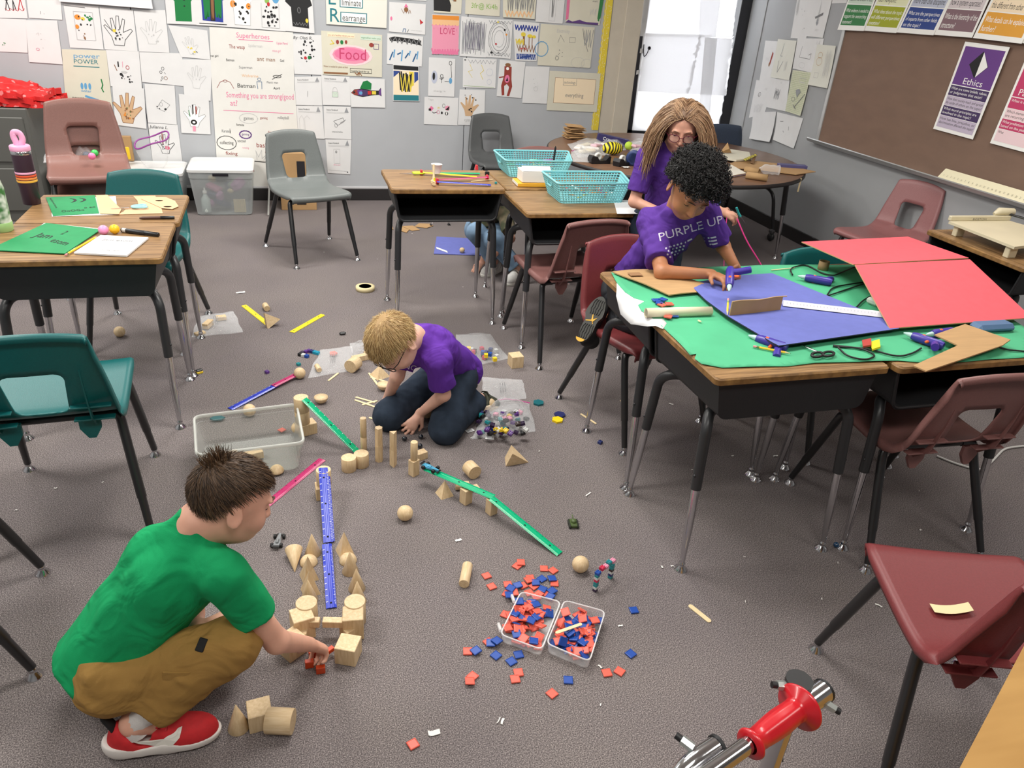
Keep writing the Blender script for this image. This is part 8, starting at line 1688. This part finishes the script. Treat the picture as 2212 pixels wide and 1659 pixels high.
# ---- clear bags
BAG = film('bag_film', (240, 242, 244), fac=.03, rough=.08, bump=.7, edge=.38); BAGT = film('bag_film_dense', (236, 238, 240), fac=.09, rough=.12, bump=.8, edge=.42)
def bag(label, q, h, seed, zip_c=None, mat_=BAG, z=0, prints=True, n=22, pk=2.0):
    t = thing('plastic_bag', label, 'bag', (0, 0, 0)); P = [G(u, v, z+.002) for u, v in q]; nz = smoothnoise(seed, 12, 9); n2 = smoothnoise(seed+50, 12, 22)
    def f(u, v, o=0):
        p = P[0]*(1-u)*(1-v)+P[1]*u*(1-v)+P[2]*u*v+P[3]*(1-u)*v; e = (1-abs(2*u-1)**pk)*(1-abs(2*v-1)**pk); w_ = .010*nz(u*1.0, v*1.0)
        return p+Vector((w_, .010*nz(v, u+3), .003+h*e*(.75+.35*nz(u, v, 1))+max(.0, (.006+.05*h)*(n2(u, v)+.3))*min(1, e*3+.3)))
    MB().grid(f, n, n).build('bag_top', mat_, t); MB().grid(lambda u, v: Vector((f(u, v).x, f(u, v).y, z+.0025)), 8, 8).build('bag_bottom', mat_, t)
    if zip_c: MB().tube([f(u/20, .04)+Vector((0, 0, .003)) for u in range(21)], .0028, 6, flat=.6).build('zip_strip', mat('zip_'+zip_c, dict(pink=(206, 70, 150), purple=(150, 70, 150), red=(206, 60, 60))[zip_c], .4), t)
    if prints:
        for k in range(3): MB().add([f(.42+.05*k+.012*s_, .3+.4*r_)+Vector((0, 0, .0015)) for r_, s_ in((0, 0), (1, 0), (1, 1), (0, 1))], [(0, 1, 2, 3)]).build('print_line', ink('g'), t)
    return P, f
bag('clear bag of wooden pieces under the left desk corner', [(428, 684), (505, 673), (526, 718), (414, 729)], .030, 3)
for u, v, a, lb, rz in((450, 706, (.07, .03, .03), 'wooden bar in the bag by the left desk', 1.2), (478, 690, (.05, .035, .02), 'flat wooden piece in the bag by the left desk', .2), (432, 722, (.05, .03, .012), 'wooden chip at the corner of the bag by the left desk', .6)): blk('box', a, lb, G(u, v, .004), rz)
bag('flat clear bag with a dowel beside the magenta ruler', [(692, 757), (760, 748), (769, 800), (664, 818)], .022, 6)
p = G(684, 790, .018); blk('cyl', (.012, .05), 'dowel inside the flat clear bag', p, .2, PI/2)
tag(MB().prism([(.02, 0), (.006, .02), (-.016, .012), (-.016, -.012), (.006, -.02)], 0, .008).build('red_shape', mat('tile_red', (226, 88, 68), .4)), 'red shape inside the flat clear bag', 'piece').location = G(720, 765, .010)
bag('crumpled clear bag behind the blond boy\'s head', [(756, 742), (812, 738), (815, 765), (762, 768)], .04, 9, prints=False)
for u, v, lb in((780, 778, 'long wooden bar behind the blond boy\'s head'), (806, 768, 'second wooden bar behind the blond boy\'s head')): blk('box', (.09, .028, .028), lb, G(u, v, .001), .35)
bag('large clear bag of coloured cubes behind the kneeling boy', [(985, 724), (1058, 722), (1100, 775), (992, 800)], .075, 12, prints=False)
rc_ = random.Random(33); CC = ['red', 'blue', 'white', 'yellow', 'brown', 'navy']
for i in range(16):
    t = thing('counting_cube', 'coloured counting cube in the bag behind the kneeling boy', 'cube', G(rc_.uniform(1004, 1078), rc_.uniform(755, 788), .003+.018*(i % 2)), rc_.uniform(0, 3), 'cubes in the clear bag'); brick(t, CC[i % 6], (0, 0, 0), .019, .019, studs=False)
bag('flat clear bag with print behind the kneeling boy\'s shoe', [(1042, 815), (1128, 822), (1137, 862), (1040, 872)], .014, 15)
bag('bulging clear bag with a pink zip full of coloured bricks', [(1058, 866), (1144, 872), (1156, 932), (1018, 950)], .105, 18, 'pink', BAGT, prints=False)
CB2 = ['black', 'plum', 'teal', 'purple', 'navy', 'yellow', 'pink', 'white', 'black', 'brown']
for i in range(64):
    u, v = rc_.uniform(1034, 1140), rc_.uniform(892, 940); t = thing('toy_brick', 'small coloured brick inside the bulging bag', 'toy', G(u, v, .003+.016*(i % 4)), rc_.uniform(0, 3), 'bricks in the bulging bag'); brick(t, CB2[i % 10], (0, 0, 0), .020, .012); t.rotation_euler = (rc_.uniform(-.4, .4), rc_.uniform(-.4, .4), rc_.uniform(0, 3))
# blue board and bits beyond the far desk
board('blue_card', 'blue card lying on the carpet under the far desk', [(943, 512, .002), (1042, 517, .002), (1060, 553, .002), (937, 549, .002)], BLB, .004)
blk('sph', (.019,), 'wooden ball resting on the blue card', G(998, 546, .006)); o = MB().slab(lambda u, v, a: G(942+24*u+1*v, 533+9*u+4*v, .0075+a), 5, 1, .0005).build('tape_scrap', SCR); tag(o, 'white tape strip on the blue card', 'tape')
for i, (q, lb) in enumerate((([(835, 486), (846, 485), (850, 496), (840, 494)], 'leftmost cardboard scrap by the far desk leg'), ([(868, 490), (884, 497), (878, 503), (862, 498)], 'cardboard scrap touching the far desk leg'), ([(868, 489), (892, 488), (907, 497), (890, 499)], 'middle cardboard scrap beyond the far desk'), ([(905, 483), (928, 484), (936, 488), (922, 493), (895, 490)], 'cardboard scrap held by a binder clip'))): board('cardboard_scrap', lb, [(u, v, .003) for u, v in q], CARD, .003, 'cardboard')
for u, v, lb in((931, 488, 'binder clip on the cardboard scrap'), (970, 486, 'binder clip standing alone on the far carpet')):
    t = thing('binder_clip', lb, 'clip', G(u, v)); MB().prism([(-.012, 0), (.012, 0), (.003, .014), (-.003, .014)], -.016, .016, X=Matrix.Rotation(PI/2, 4, 'X')).build('clip_body', BC['black'], t)
    for s_ in(-1, 1): MB().tube([(s_*.004, -.006, .012), (s_*.012, -.006, .034), (s_*.012, .006, .034), (s_*.004, .006, .012)], .001, 5).build('clip_arm', CHROME, t)

# ---- back left: cabinet, red wrapping, bags on chair, bins
fc = thing('filing_cabinet', 'grey metal filing cabinet at the left edge', 'cabinet', (-2.03, 6.15, 0)); GM = mat('cabinet_grey', (92, 92, 88), .45, metal=.1)
MB().box((0, 0, .375), (.82, .56, .75), b=.006).build('cabinet_body', GM, fc)
for zc_ in(.55, .22):
    d_ = MB().box((.0, -.284, zc_), (.76, .012, .29), b=.006).build('drawer', GM, fc); MB().box((.08, -.294, zc_-.02), (.16, .012, .014), b=.004).build('handle', ALU, d_)
    for (cx, cz, sx_, sz_) in((.05, .07, .1, .006), (.05, .03, .1, .006), (0, .05, .006, .045), (.1, .05, .006, .045)): MB().box((cx+.03, -.292, zc_+cz), (sx_, .006, sz_), b=.001).build('label_holder', ALU, d_)
def dot_red():
    m = mat('red_dots', (206, 34, 34), .6); nt = m.node_tree; N = nt.nodes; L = nt.links; tc = N.new('ShaderNodeTexCoord'); vo = N.new('ShaderNodeTexVoronoi'); vo.inputs['Scale'].default_value = 22; L.new(tc.outputs['Object'], vo.inputs['Vector'])
    rp = N.new('ShaderNodeValToRGB'); rp.color_ramp.elements[0].position = .24; rp.color_ramp.elements[0].color = lin((236, 130, 130)); rp.color_ramp.elements[1].position = .30; rp.color_ramp.elements[1].color = lin((208, 30, 30)); L.new(vo.outputs['Distance'], rp.inputs[0]); L.new(rp.outputs[0], N['Principled BSDF'].inputs['Base Color']); return m
RDOT = dot_red(); t = thing('red_wrapping', 'folded heap of red spotted wrapping on the filing cabinet', 'wrapping', (-1.90, 6.1, .75))
for k in range(4):
    nz = smoothnoise(60+k, 10, 7); w_ = .78-.05*k; z0 = .004+.036*k; sh_ = random.Random(k).uniform(-.06, .06)
    def ff(u, v, o, k=k, nz=nz, w_=w_, z0=z0, sh_=sh_): x = (u-.5)*w_+.05*nz(u*3, v*4, 1)+sh_; y = (v-.5)*.42+.05*nz(u*5, v*2, 5); return Vector((x, y, max(.002, z0+o*(.7+.8*nz(u*2, v*2))+.022*nz(u*6, v*5)-.03*abs(u-.5)*k)))
    MB().slab(ff, 26, 14, .045).build('fold', RDOT, t)
# support under the raised brown chair
cl = BRCH.location; pass
SZ = .21+.43
bag('clear bag with a purple zip on the brown chair', [(98, 330), (158, 318), (190, 346), (92, 352)], .06, 71, 'purple', BAGT, SZ, False); bag('clear bag with a red zip standing on the brown chair', [(140, 325), (200, 322), (216, 348), (160, 350)], .10, 74, 'red', BAG, SZ, False)
for i, (u, v, c, n_) in enumerate(((180, 338, (236, 120, 170), 'pink'), (186, 328, (120, 150, 190), 'blue'), (193, 334, (230, 232, 226), 'white'), (206, 338, (70, 196, 96), 'green'), (188, 342, (56, 60, 90), 'navy'), (200, 345, (240, 130, 176), 'rose'))):
    o = MB().sphere((0, 0, .019), .019, 18).build('plastic_ball', mat('ball_'+n_+'2', c, .4)); o.location = G(u, v, SZ+.004+.02*(i % 2)); tag(o, n_+' ball in the bag on the brown chair', 'ball')
TOTE = film('tote_clear', (222, 226, 226), fac=.30, rough=.28, tint=(228, 232, 232)); TOTR = film('tote_lid', (232, 232, 230), fac=.72, rough=.35)
def tote(label, x0, x1, y0, y1, h): return tub('storage_tote', label, [Vector((x0, y1, h)), Vector((x1, y1, h)), Vector((x1, y0, h)), Vector((x0, y0, h))], h, .001, (TOTE, TOTR), .86, 'bin', True, .04)
t, O = tote('clear storage bin with a white lid beside the grey chair', -.70, -.245, 5.97, 6.41, .335); MB().box((0, -.232, .31), (.11, .006, .022), b=.002).build('latch', mat('latch_black', (24, 22, 30), .4), t)
tote('clear storage bin with a lid behind the teal chair', -1.17, -.74, 6.0, 6.41, .30); tote('clear storage bin under the books in the corner', -1.60, -1.20, 5.95, 6.40, .30)
cr2 = random.Random(8)
def stuffin(x0, x1, y0, y1, n, where):
    for i in range(n):
        c = cr2.choice([(226, 226, 222), (180, 130, 170), (70, 80, 110), (206, 190, 150), (150, 170, 150), (190, 120, 150)]); s_ = (cr2.uniform(.05, .13), cr2.uniform(.04, .10), cr2.uniform(.03, .08)); o = MB().box((0, 0, 0), s_, b=.012).build('craft_packet', mat('pk_'+str(c), c, .6)); o.location = (cr2.uniform(x0, x1), cr2.uniform(y0, y1), .06+.05*(i % 4)); o.rotation_euler = (cr2.uniform(-.4, .4), cr2.uniform(-.4, .4), cr2.uniform(0, 3)); tag(o, 'craft packet inside the '+where, 'packet', 'packets in the '+where)
stuffin(-.58, -.36, 6.10, 6.30, 12, 'clear bin beside the grey chair'); stuffin(-1.06, -.86, 6.12, 6.3, 8, 'clear bin behind the teal chair')
t = thing('pump_bottle', 'white pump bottle inside the clear bin', 'bottle', (-.60, 6.03, .02)); MB().lathe([(.03, 0), (.034, .01), (.032, .10), (.015, .125), (.012, .14)], 20).build('bottle_body', mat('bottle_pale', (206, 216, 212), .4), t); MB().lathe([(.016, .14), (.016, .16), (.006, .162), (.006, .18), (.0001, .18)], 16).build('pump', mat('cup_white', (236, 232, 226), .6), t)
t = thing('stick_bundle', 'bundle of craft sticks standing inside the clear bin', 'sticks', (-.36, 6.04, .012)); 
for k in range(7): MB().box((-.04+k*.0125, 0, .05), (.0105, .004, .10), b=.001).build('craft_stick', STK, t)
o = MB().slab(lambda u, v, a: Vector((-.165+.03*v, 5.96+.40*u, .012+.27*v+a*0))+Vector((a, 0, 0)), 4, 4, .012).build('bin_lid', MILKR); tag(o, 'spare plastic lid leaning against the wall by the grey chair', 'lid')
t = thing('cardboard_box', 'brown cardboard box standing behind the grey chair', 'box', (.075, 6.28, 0)); MB().box((0, 0, .22), (.27, .28, .44), b=.003).build('box_body', CARD, t); MB().box((.03, -.1415, .30), (.06, .002, .16)).build('black_tape', mat('tape_black', (34, 32, 36), .5), t); MB().box((0, -.142, .235), (.27, .003, .012)).build('flap_edge', mat('card_pale', (206, 176, 136), .8), t); MB().box((.02, -.1415, .12), (.07, .002, .15)).build('label_patch', mat('tape_black', (34, 32, 36), .5), t)
# books and boxes on the corner bin
for i, (sx_, sy_, sz_, z, c, lb, yo) in enumerate(((.30, .24, .02, .315, (236, 232, 220), 'white picture book on the corner bin', 0), (.28, .22, .015, .336, (40, 120, 90), 'green picture book on the corner bin', .01), (.09, .05, .05, .352, (230, 228, 220), 'small white box on the stacked books', -.04), (.10, .06, .07, .352, (206, 64, 48), 'red crayon box on the stacked books', .05), (.10, .03, .085, .352, (236, 200, 40), 'yellow box behind the red crayon box', .1))):
    o = MB().box((0, 0, sz_/2), (sx_, sy_, sz_), b=.002).build('book' if i < 2 else 'small_box', mat('bk_'+str(c), c, .5)); o.location = (-1.28+(.03*i if i > 1 else 0), 6.16+yo, z); o.rotation_euler = (0, 0, .1*i); tag(o, lb, 'book' if i < 2 else 'box')
o = MB().box((0, 0, .09), (.14, .04, .18), b=.003).build('cardboard_box', CARD); o.location = (-1.18, 6.40, .315); tag(o, 'tan cardboard piece standing behind the books', 'cardboard')
t = thing('zip_bag', 'open clear bag with a purple zip on the bin behind the teal chair', 'bag', (-.93, 6.15, .315)); ring_ = [Vector((.12*math.cos(a), .05*math.sin(a)-.0, .20+.05*math.cos(a-.6)+.01*math.sin(3*a))) for a in[2*PI*i/28 for i in range(29)]]; MB().tube(ring_, .006, 6, caps=False).build('zip_strip', mat('zip_purple', (150, 70, 150), .4), t); nz = smoothnoise(91, 8, 6)
MB().grid(lambda u, v: Vector((ring_[int(u*28)].x*(.45+.55*v**.5)+.01*nz(u*6, v*4), ring_[int(u*28)].y*(.5+.5*v)+.01*nz(v*5, u*5), ring_[int(u*28)].z*v+.002)), 28, 10).build('bag_side', BAGT, t)

# ---- round table clutter
TZ = RTZ
def rt_(u, v, z=0): return G(u, v, TZ+z)
for k in range(7):
    o = MB().box((0, 0, .003), (.15-.004*k, .13, .006), b=.0005).build('cardboard_square', CARD); o.location = rt_(1242, 300)+Vector((.006*math.sin(k*2), .03+.006*math.cos(k*3), .001+k*.0145)); o.rotation_euler = (.02*math.sin(k), .05*math.cos(k*2), .2*math.sin(k*1.7)); tag(o, ('topmost' if k == 6 else 'lower')+' cardboard square in the stack on the round table', 'cardboard', 'stacked cardboard squares')
t = thing('crayon_box', 'long dark blue box lettered Crayons on the round table', 'box', rt_(1322, 318), -.30); MB().box((0, .05, .045), (.24, .06, .05), b=.003, X=Matrix.Rotation(.14, 4, 'Y')).build('box_body', mat('box_navy', (46, 40, 92), .5), t); b = MB(); V, F = text_geo('Crayons'); b.add([Matrix.Rotation(.14, 4, 'Y') @ Vector((-.08+v[0]*.032, .0185, .035+v[1]*.032)) for v in V], F).build('lettering', ink('w'), t)
bag('clear bag heap at the left of the round table', [(1225, 312), (1300, 300), (1320, 335), (1250, 342)], .07, 101, None, BAGT, TZ, False); bag('clear bag with pink rim at the left of the round table', [(1232, 328), (1275, 322), (1288, 352), (1238, 350)], .04, 103, 'pink', BAGT, TZ, False); bag('clear bag of pink items beside the girl on the round table', [(1355, 308), (1425, 302), (1432, 340), (1365, 340)], .085, 105, None, BAGT, TZ, False); bag('clear bag in the middle of the round table', [(1290, 305), (1345, 300), (1352, 325), (1300, 328)], .07, 107, None, BAGT, TZ, False)
ST = mat('sticks_pale', (214, 196, 160), .7)
for i, (u, v, rz) in enumerate(((1262, 318, .5), (1275, 324, -.2), (1288, 318, .8), (1268, 330, .1), (1300, 316, -.5), (1380, 320, .3), (1398, 326, -.3), (1250, 322, 1.0))): o = MB().box((0, 0, .012), (.12, .05, .02), b=.006).build('craft_packet', mat('pk_pale%d' % (i % 3), [(214, 200, 170), (226, 222, 216), (220, 180, 190)][i % 3], .7)); o.location = rt_(u, v, .006+.012*(i % 3)); o.rotation_euler = (0, .1*(i % 3-1), rz); tag(o, 'pale craft packet in the bags on the round table', 'packet', 'packets on the round table')
ZB = mat('zebra_yellow', (232, 216, 40), .5); nt = ZB.node_tree; N_ = nt.nodes; wv = N_.new('ShaderNodeTexWave'); wv.inputs['Scale'].default_value = 14; wv.inputs['Distortion'].default_value = 6; wv.inputs['Detail'].default_value = 1; tcn = N_.new('ShaderNodeTexCoord'); nt.links.new(tcn.outputs['Object'], wv.inputs['Vector']); rpn = N_.new('ShaderNodeValToRGB'); rpn.color_ramp.interpolation = 'CONSTANT'; rpn.color_ramp.elements[0].color = lin((24, 24, 20)); rpn.color_ramp.elements[1].position = .45; rpn.color_ramp.elements[1].color = lin((232, 216, 40)); nt.links.new(wv.outputs['Color'], rpn.inputs[0]); nt.links.new(rpn.outputs[0], N_['Principled BSDF'].inputs['Base Color'])
nz = smoothnoise(77, 8, 5); b = MB(); b.sphere((0, 0, .045), .06, 20, sc=(1.3, .8, .75)); b.v = [(x+.012*nz(x*9, y*9, z*9), y+.012*nz(y*9, z*9), z+.008*nz(x*8, z*8)) for x, y, z in b.v]; o = b.build('zebra_pouch', ZB); o.location = rt_(1322, 334); tag(o, 'yellow and black zebra striped pouch on the round table', 'pouch')
o = MB().sphere((0, 0, .03), .03, 20).build('green_ball', mat('tennis_green', (176, 206, 70), .8)); o.location = rt_(1357, 324, .01); tag(o, 'yellow green ball behind the zebra pouch', 'ball')
def dispenser(lb, u, v, rz):
    t = thing('tape_dispenser', lb, 'tape dispenser', rt_(u, v), rz); MB().prism([(-.07, 0), (.07, 0), (.072, .045), (.06, .05), (.035, .022), (-.01, .018), (-.03, .045), (-.065, .05), (-.075, .03)], -.028, .028, X=Matrix.Rotation(PI/2, 4, 'X')).build('dispenser_body', mat('disp_black', (24, 24, 27), .4), t); MB().lathe([(.012, -.009), (.026, -.009), (.026, .009), (.012, .009), (.012, -.009)], 20, X=Matrix.Translation((-.012, 0, .042)) @ Matrix.Rotation(PI/2, 4, 'X')).build('tape_roll', mat('tape_white', (226, 226, 220), .4), t)
dispenser('left black tape dispenser on the round table', 1294, 352, .1); dispenser('right black tape dispenser beside the blue tape', 1345, 357, .5)
def roll(lb, u, v, c, r, h, stand=False, z=0):
    t = thing('tape_roll', lb, 'tape', rt_(u, v, z), .9 if stand else 0); X = Matrix.Translation((0, 0, r)) @ Matrix.Rotation(PI/2, 4, 'Y') @ Matrix.Translation((0, 0, -h/2)) if stand else None; MB().lathe([(r*.66, 0), (r, 0), (r, h), (r*.66, h), (r*.66, 0)], 28, X=X).build('tape_ring', mat('tp_'+str(c), c, .5), t)
roll('blue tape roll standing on the round table', 1367, 358, (44, 60, 110), .05, .03, True); roll('lower cream tape roll beside the glue bottle', 1386, 370, (220, 206, 160), .05, .022); roll('upper cream tape roll beside the glue bottle', 1386, 352, (224, 212, 170), .05, .022, z=.0)
t = thing('small_card', 'white and red small box on the cream tape roll', 'box', rt_(1380, 345, .024)); MB().box((0, 0, .02), (.05, .03, .04), b=.002).build('box_body', mat('cup_white', (236, 232, 226), .6), t); MB().box((0, -.0155, .015), (.04, .001, .012)).build('red_print', ink('r'), t)
t = thing('glue_bottle', 'white school glue bottle with an orange tip', 'glue bottle', rt_(1402, 374)); MB().lathe([(.026, 0), (.028, .004), (.028, .085), (.020, .10), (.014, .104)], 24, sy=.7).build('bottle_body', mat('glue_white', (232, 232, 232), .4), t); MB().lathe([(.014, .104), (.014, .116), (.008, .118)], 16).build('collar', mat('glue_white', (232, 232, 232), .4), t); MB().lathe([(.008, .118), (.0045, .140), (.003, .143), (.0001, .143)], 14).build('tip', mat('tip_orange', (236, 110, 50), .45), t)
MB().grid(lambda u, v: Vector((.0285*math.sin((u-.5)*2.0), -.7*.0287*math.cos((u-.5)*2.0)-.0003, .014+.038*v)), 10, 2).build('label_blue', mat('label_navy', (40, 40, 70), .5), t); MB().grid(lambda u, v: Vector((.0285*math.sin((u-.5)*2.0), -.7*.0287*math.cos((u-.5)*2.0)-.0003, .055+.022*v)), 10, 2).build('label_orange', mat('label_orange', (214, 84, 40), .5), t)
t.rotation_euler = (0, 0, -.3)
for u, v, lb in((1352, 363, 'crumpled clear tape bit left of the tape rolls'), (1378, 402, 'white cord bit at the front of the round table')):
    nz = smoothnoise(u, 8, 9); o = MB().slab(lambda a, b_, oo: rt_(u, v if v < 390 else 392)+Vector(((a-.5)*.05+.01*nz(a, b_), (b_-.5)*.03, .004+.012*abs(nz(a*2, b_*2))+oo)), 8, 6, .0006).build('tape_scrap', SCR); tag(o, lb, 'tape')
# right half of table
board('paper_stack', 'stack of white paper at the back of the round table', [(1556, 343, TZ+.012), (1568, 324, TZ+.012), (1618, 332, TZ+.012), (1622, 346, TZ+.012), (1590, 349, TZ+.012)], PAPERS['c'], .012, 'paper')
board('card_triangle', 'torn tan card standing against the navy chair', [(1555, 330, TZ+.03), (1572, 308, TZ+.09), (1575, 322, TZ+.06), (1580, 330, TZ+.03)], CARD, .003, 'cardboard')
board('cardboard_sheet', 'large brown cardboard sheet on the right of the round table', [(1560, 362, TZ+.004), (1600, 345, TZ+.004), (1690, 356, TZ+.004), (1762, 372, TZ+.004), (1720, 378, TZ+.004), (1640, 368, TZ+.004)], CARD, .005, 'cardboard'); board('cardboard_sheet', 'narrow dark cardboard strip across the white paper', [(1620, 352, TZ+.014), (1628, 338, TZ+.03), (1634, 336, TZ+.03), (1628, 354, TZ+.014)], mat('card_dark', (120, 90, 60), .8), .004, 'cardboard')
board('yellow_ruler_card', 'yellow and black striped card on the paper stack', [(1606, 344, TZ+.03), (1632, 333, TZ+.035), (1636, 336, TZ+.035), (1610, 348, TZ+.03)], ZB, .003, 'card')
for u, v, u2, v2, lb, r_ in((1612, 378, 1658, 385, 'near brown cardboard roll on the round table', .022), (1610, 366, 1640, 372, 'far brown cardboard roll on the round table', .022)):
    a = rt_(u, v, r_); d = rt_(u2, v2, r_)-a; t = thing('cardboard_roll', lb, 'cardboard', a); MB().lathe([(r_*.86, 0), (r_, 0), (r_, d.length), (r_*.86, d.length), (r_*.86, 0)], 22, X=align((0, 0, 0), d)).build('roll', mat('roll_tan', (176, 142, 98), .8), t)
for k, (c, m_) in enumerate((((226, 220, 206), 0), ((232, 200, 120), 1), ((150, 100, 170), 2), ((228, 228, 224), 3))): board('paper_sheet', ['cream', 'orange', 'purple', 'white'][k]+' sheet in the fan of papers on the round table', [(1566+2*k, 362+2*k, TZ+.012-.003*k), (1580, 356, TZ+.012-.003*k), (1612, 374+k, TZ+.012-.003*k), (1568, 382+k, TZ+.012-.003*k)], mat('pf_'+str(c), c, .7), .001, 'paper')
t = thing('plastic_bottle', 'clear crumpled plastic bottle lying on the cardboard', 'bottle', rt_(1640, 364, .034)); d = rt_(1684, 368, .034)-rt_(1640, 364, .034); MB().lathe([(.008, 0), (.012, .01), (.03, .03), (.033, .05), (.028, .07), (.033, .09), (.029, .11), (.033, .13), (.030, d.length), (.0001, d.length)], 22, X=align((0, 0, 0), d)).build('bottle_body', film('pet', fac=.14, rough=.06), t)
t = thing('purple_box', 'flat purple box at the right edge of the round table', 'box', rt_(1710, 364), -.25); MB().box((0, 0, .016), (.20, .06, .024), b=.003).build('box_body', mat('box_violet', (86, 84, 130), .45), t)
t = thing('tape_end', 'strip of tape hanging off the round table edge', 'tape', rt_(1727, 384)); MB().slab(lambda u, v, o: Vector((.012*u, -.01-.0*v+o, .0-.09*v+.006*math.sin(v*6))), 2, 8, .0006).build('tape_strip', mat('tape_cream', (222, 206, 160), .6), t)
# girl's scissors and ribbon
hp = YP(1592, 462, 3.14); t = thing('scissors', 'teal handled scissors in the girl\'s hand', 'scissors', hp); MB().tube([(-.01, 0, .03), (.01, 0, .0), (.02, -.005, -.012)], .006, 8).build('handle', mat('handle_teal', (40, 150, 150), .4), t); MB().tube([(.02, -.005, -.012), (.045, -.01, -.04)], [.005, .001], 6, flat=.35).build('blade', CHROME, t)
RB = mat('ribbon_pink', (226, 60, 140), .6); cord('pink yarn hanging from the girl\'s hand', [YP(1592, 472, 3.14), YP(1612, 520, 3.10), YP(1646, 574, 3.06), YP(1660, 610, 3.04)], .0035, RB, 'yarn'); cord('thin pink yarn beside the boy\'s arm', [YP(1570, 470, 3.14), YP(1566, 520, 3.12), YP(1563, 590, 3.1)], .002, RB, 'yarn'); cord('blue wristband on the girl\'s wrist', [YP(1556, 434, 3.16), YP(1552, 444, 3.15), YP(1549, 456, 3.15)], .006, mat('band_blue', (60, 110, 200), .5), 'wristband')
cord('white cable curving on the carpet at the right edge', [G(2225, 962, .006), G(2170, 968, .006), G(2140, 1000, .006), G(2120, 1018, .006), G(2060, 1000, .006), G(2024, 985, .006)], .005, mat('cable_white', (206, 204, 200), .5), 'cable')

# ---- foreground walking frame with red grip, and wooden cabinet corner
wf = thing('walker_frame', 'chrome tube frame with a red rubber grip in the foreground', 'walker', (0, 0, 0)); HZ = .72; A = G(1470, 1712, HZ); B_ = G(1772, 1497, HZ); ax = (B_-A).normalized(); RG = mat('grip_red', (196, 24, 36), .28, coat=.4); DMT = mat('cap_black', (24, 24, 26), .5)
MB().tube([A, B_], .0125, 20).build('handle_tube', CHROME, wf); E_ = G(1742, 1519, HZ); MB().tube([E_, B_+ax*.006], .0185, 20).build('clamp_sleeve', CHROME, wf); MB().tube([B_+ax*.006, B_+ax*.010], .019, 20).build('end_cap', DMT, wf)
g0, g1 = G(1618, 1610, HZ), G(1728, 1527, HZ); L_ = (g1-g0).length; X = align(g0, g1); gr_ = MB(); nn = 40; prof = [(.0135, 0), (.022, .001), (.0235, .005), (.020, .010), (.0165, .014), (.0175, .03), (.0195, L_*.45), (.0200, L_*.6), (.0185, L_*.85), (.0195, L_*.93), (.036, L_*.97), (.037, L_), (.034, L_+.004), (.0135, L_+.006)]; V = []
for r_, z in prof:
    for j in range(nn): a = 2*PI*j/nn; rr = r_*(1-(.05 if .02 < z < L_*.9 else 0)*(1-abs(math.sin(a*4)))); V.append((rr*math.cos(a), rr*math.sin(a), z))
gr_.add(V, [(i*nn+j, i*nn+(j+1) % nn, (i+1)*nn+(j+1) % nn, (i+1)*nn+j) for i in range(len(prof)-1) for j in range(nn)], 0, True, X).build('grip', RG, wf)
pt = G(1724, 1478, HZ+.015); MB().tube([pt, (pt.x, pt.y, .03)], .0150, 20).build('post', CHROME, wf); MB().tube([pt, pt+Vector((0, 0, .010))], .0205, 20).build('post_cap', DMT, wf); MB().tube([(pt.x, pt.y, .03), (pt.x, pt.y, 0)], [.017, .02], 16).build('rubber_foot', DMT, wf)
for k in range(9): MB().tube([(pt.x+.0145, pt.y-.005, HZ-.16-k*.026), (pt.x+.0165, pt.y-.006, HZ-.16-k*.026)], .0035, 10).build('adjust_hole', DMT, wf)
for p, s_ in((pt+Vector((-.022, .004, -.002)), (-1, .2, .1)), (B_-ax*.012+Vector((.016, -.012, -.008)), (.7, -.6, -.3))):
    d = Vector(s_).normalized(); k_ = MB().tube([p-d*.006, p+d*.012], .0075, 6, smooth=False).build('nut', mat('nut_zinc', (196, 202, 198), .3, metal=.7), wf); MB().tube([p+d*.012, p+d*.02], .0052, 10).build('bolt_cap', DMT, wf)
c0, c1 = G(1546, 1613, HZ-.01), G(1430, 1690, HZ-.01); MB().tube(fillet([c0, c0*.35+c1*.65, c1+Vector((-.05, -.05, -.12))], .06), .0150, 20).build('side_tube', CHROME, wf); d2 = (c0-c1).normalized(); MB().tube([c0, c0+d2*.005], .0165, 20).build('end_cap', DMT, wf); q = G(1493, 1608, HZ); MB().tube([q+Vector((.0, -.006, 0)), q+Vector((-.012, .008, .004))], .0072, 6, smooth=False).build('nut', mat('nut_zinc', (196, 202, 198), .3, metal=.7), wf); MB().tube([q+Vector((-.012, .008, .004)), q+Vector((-.018, .015, .006))], .0052, 10).build('bolt_cap', DMT, wf)
WC = mat('cabinet_wood', (178, 136, 74), .5, rgb2=(164, 122, 62), vscale=3, stretch=(1, 8, 1), vdetail=6); e0, e1 = G(2073, 1659, .76), G(2212, 1395, .76); dv = (e1-e0).normalized(); pv = Vector((dv.y, -dv.x, 0)); c_ = [e0-dv*.12, e1+dv*.10, e1+dv*.10+pv*.30, e0-dv*.12+pv*.30]; t = thing('wooden_cabinet', 'corner of a wooden cabinet top at the lower right', 'cabinet'); MB().prism([(p.x, p.y) for p in c_], .735, .76).build('cabinet_top', WC, t); MB().prism([(p.x+(.008 if i < 2 else 0), p.y) for i, p in enumerate(c_)], 0, .735).build('cabinet_body', WC, t)
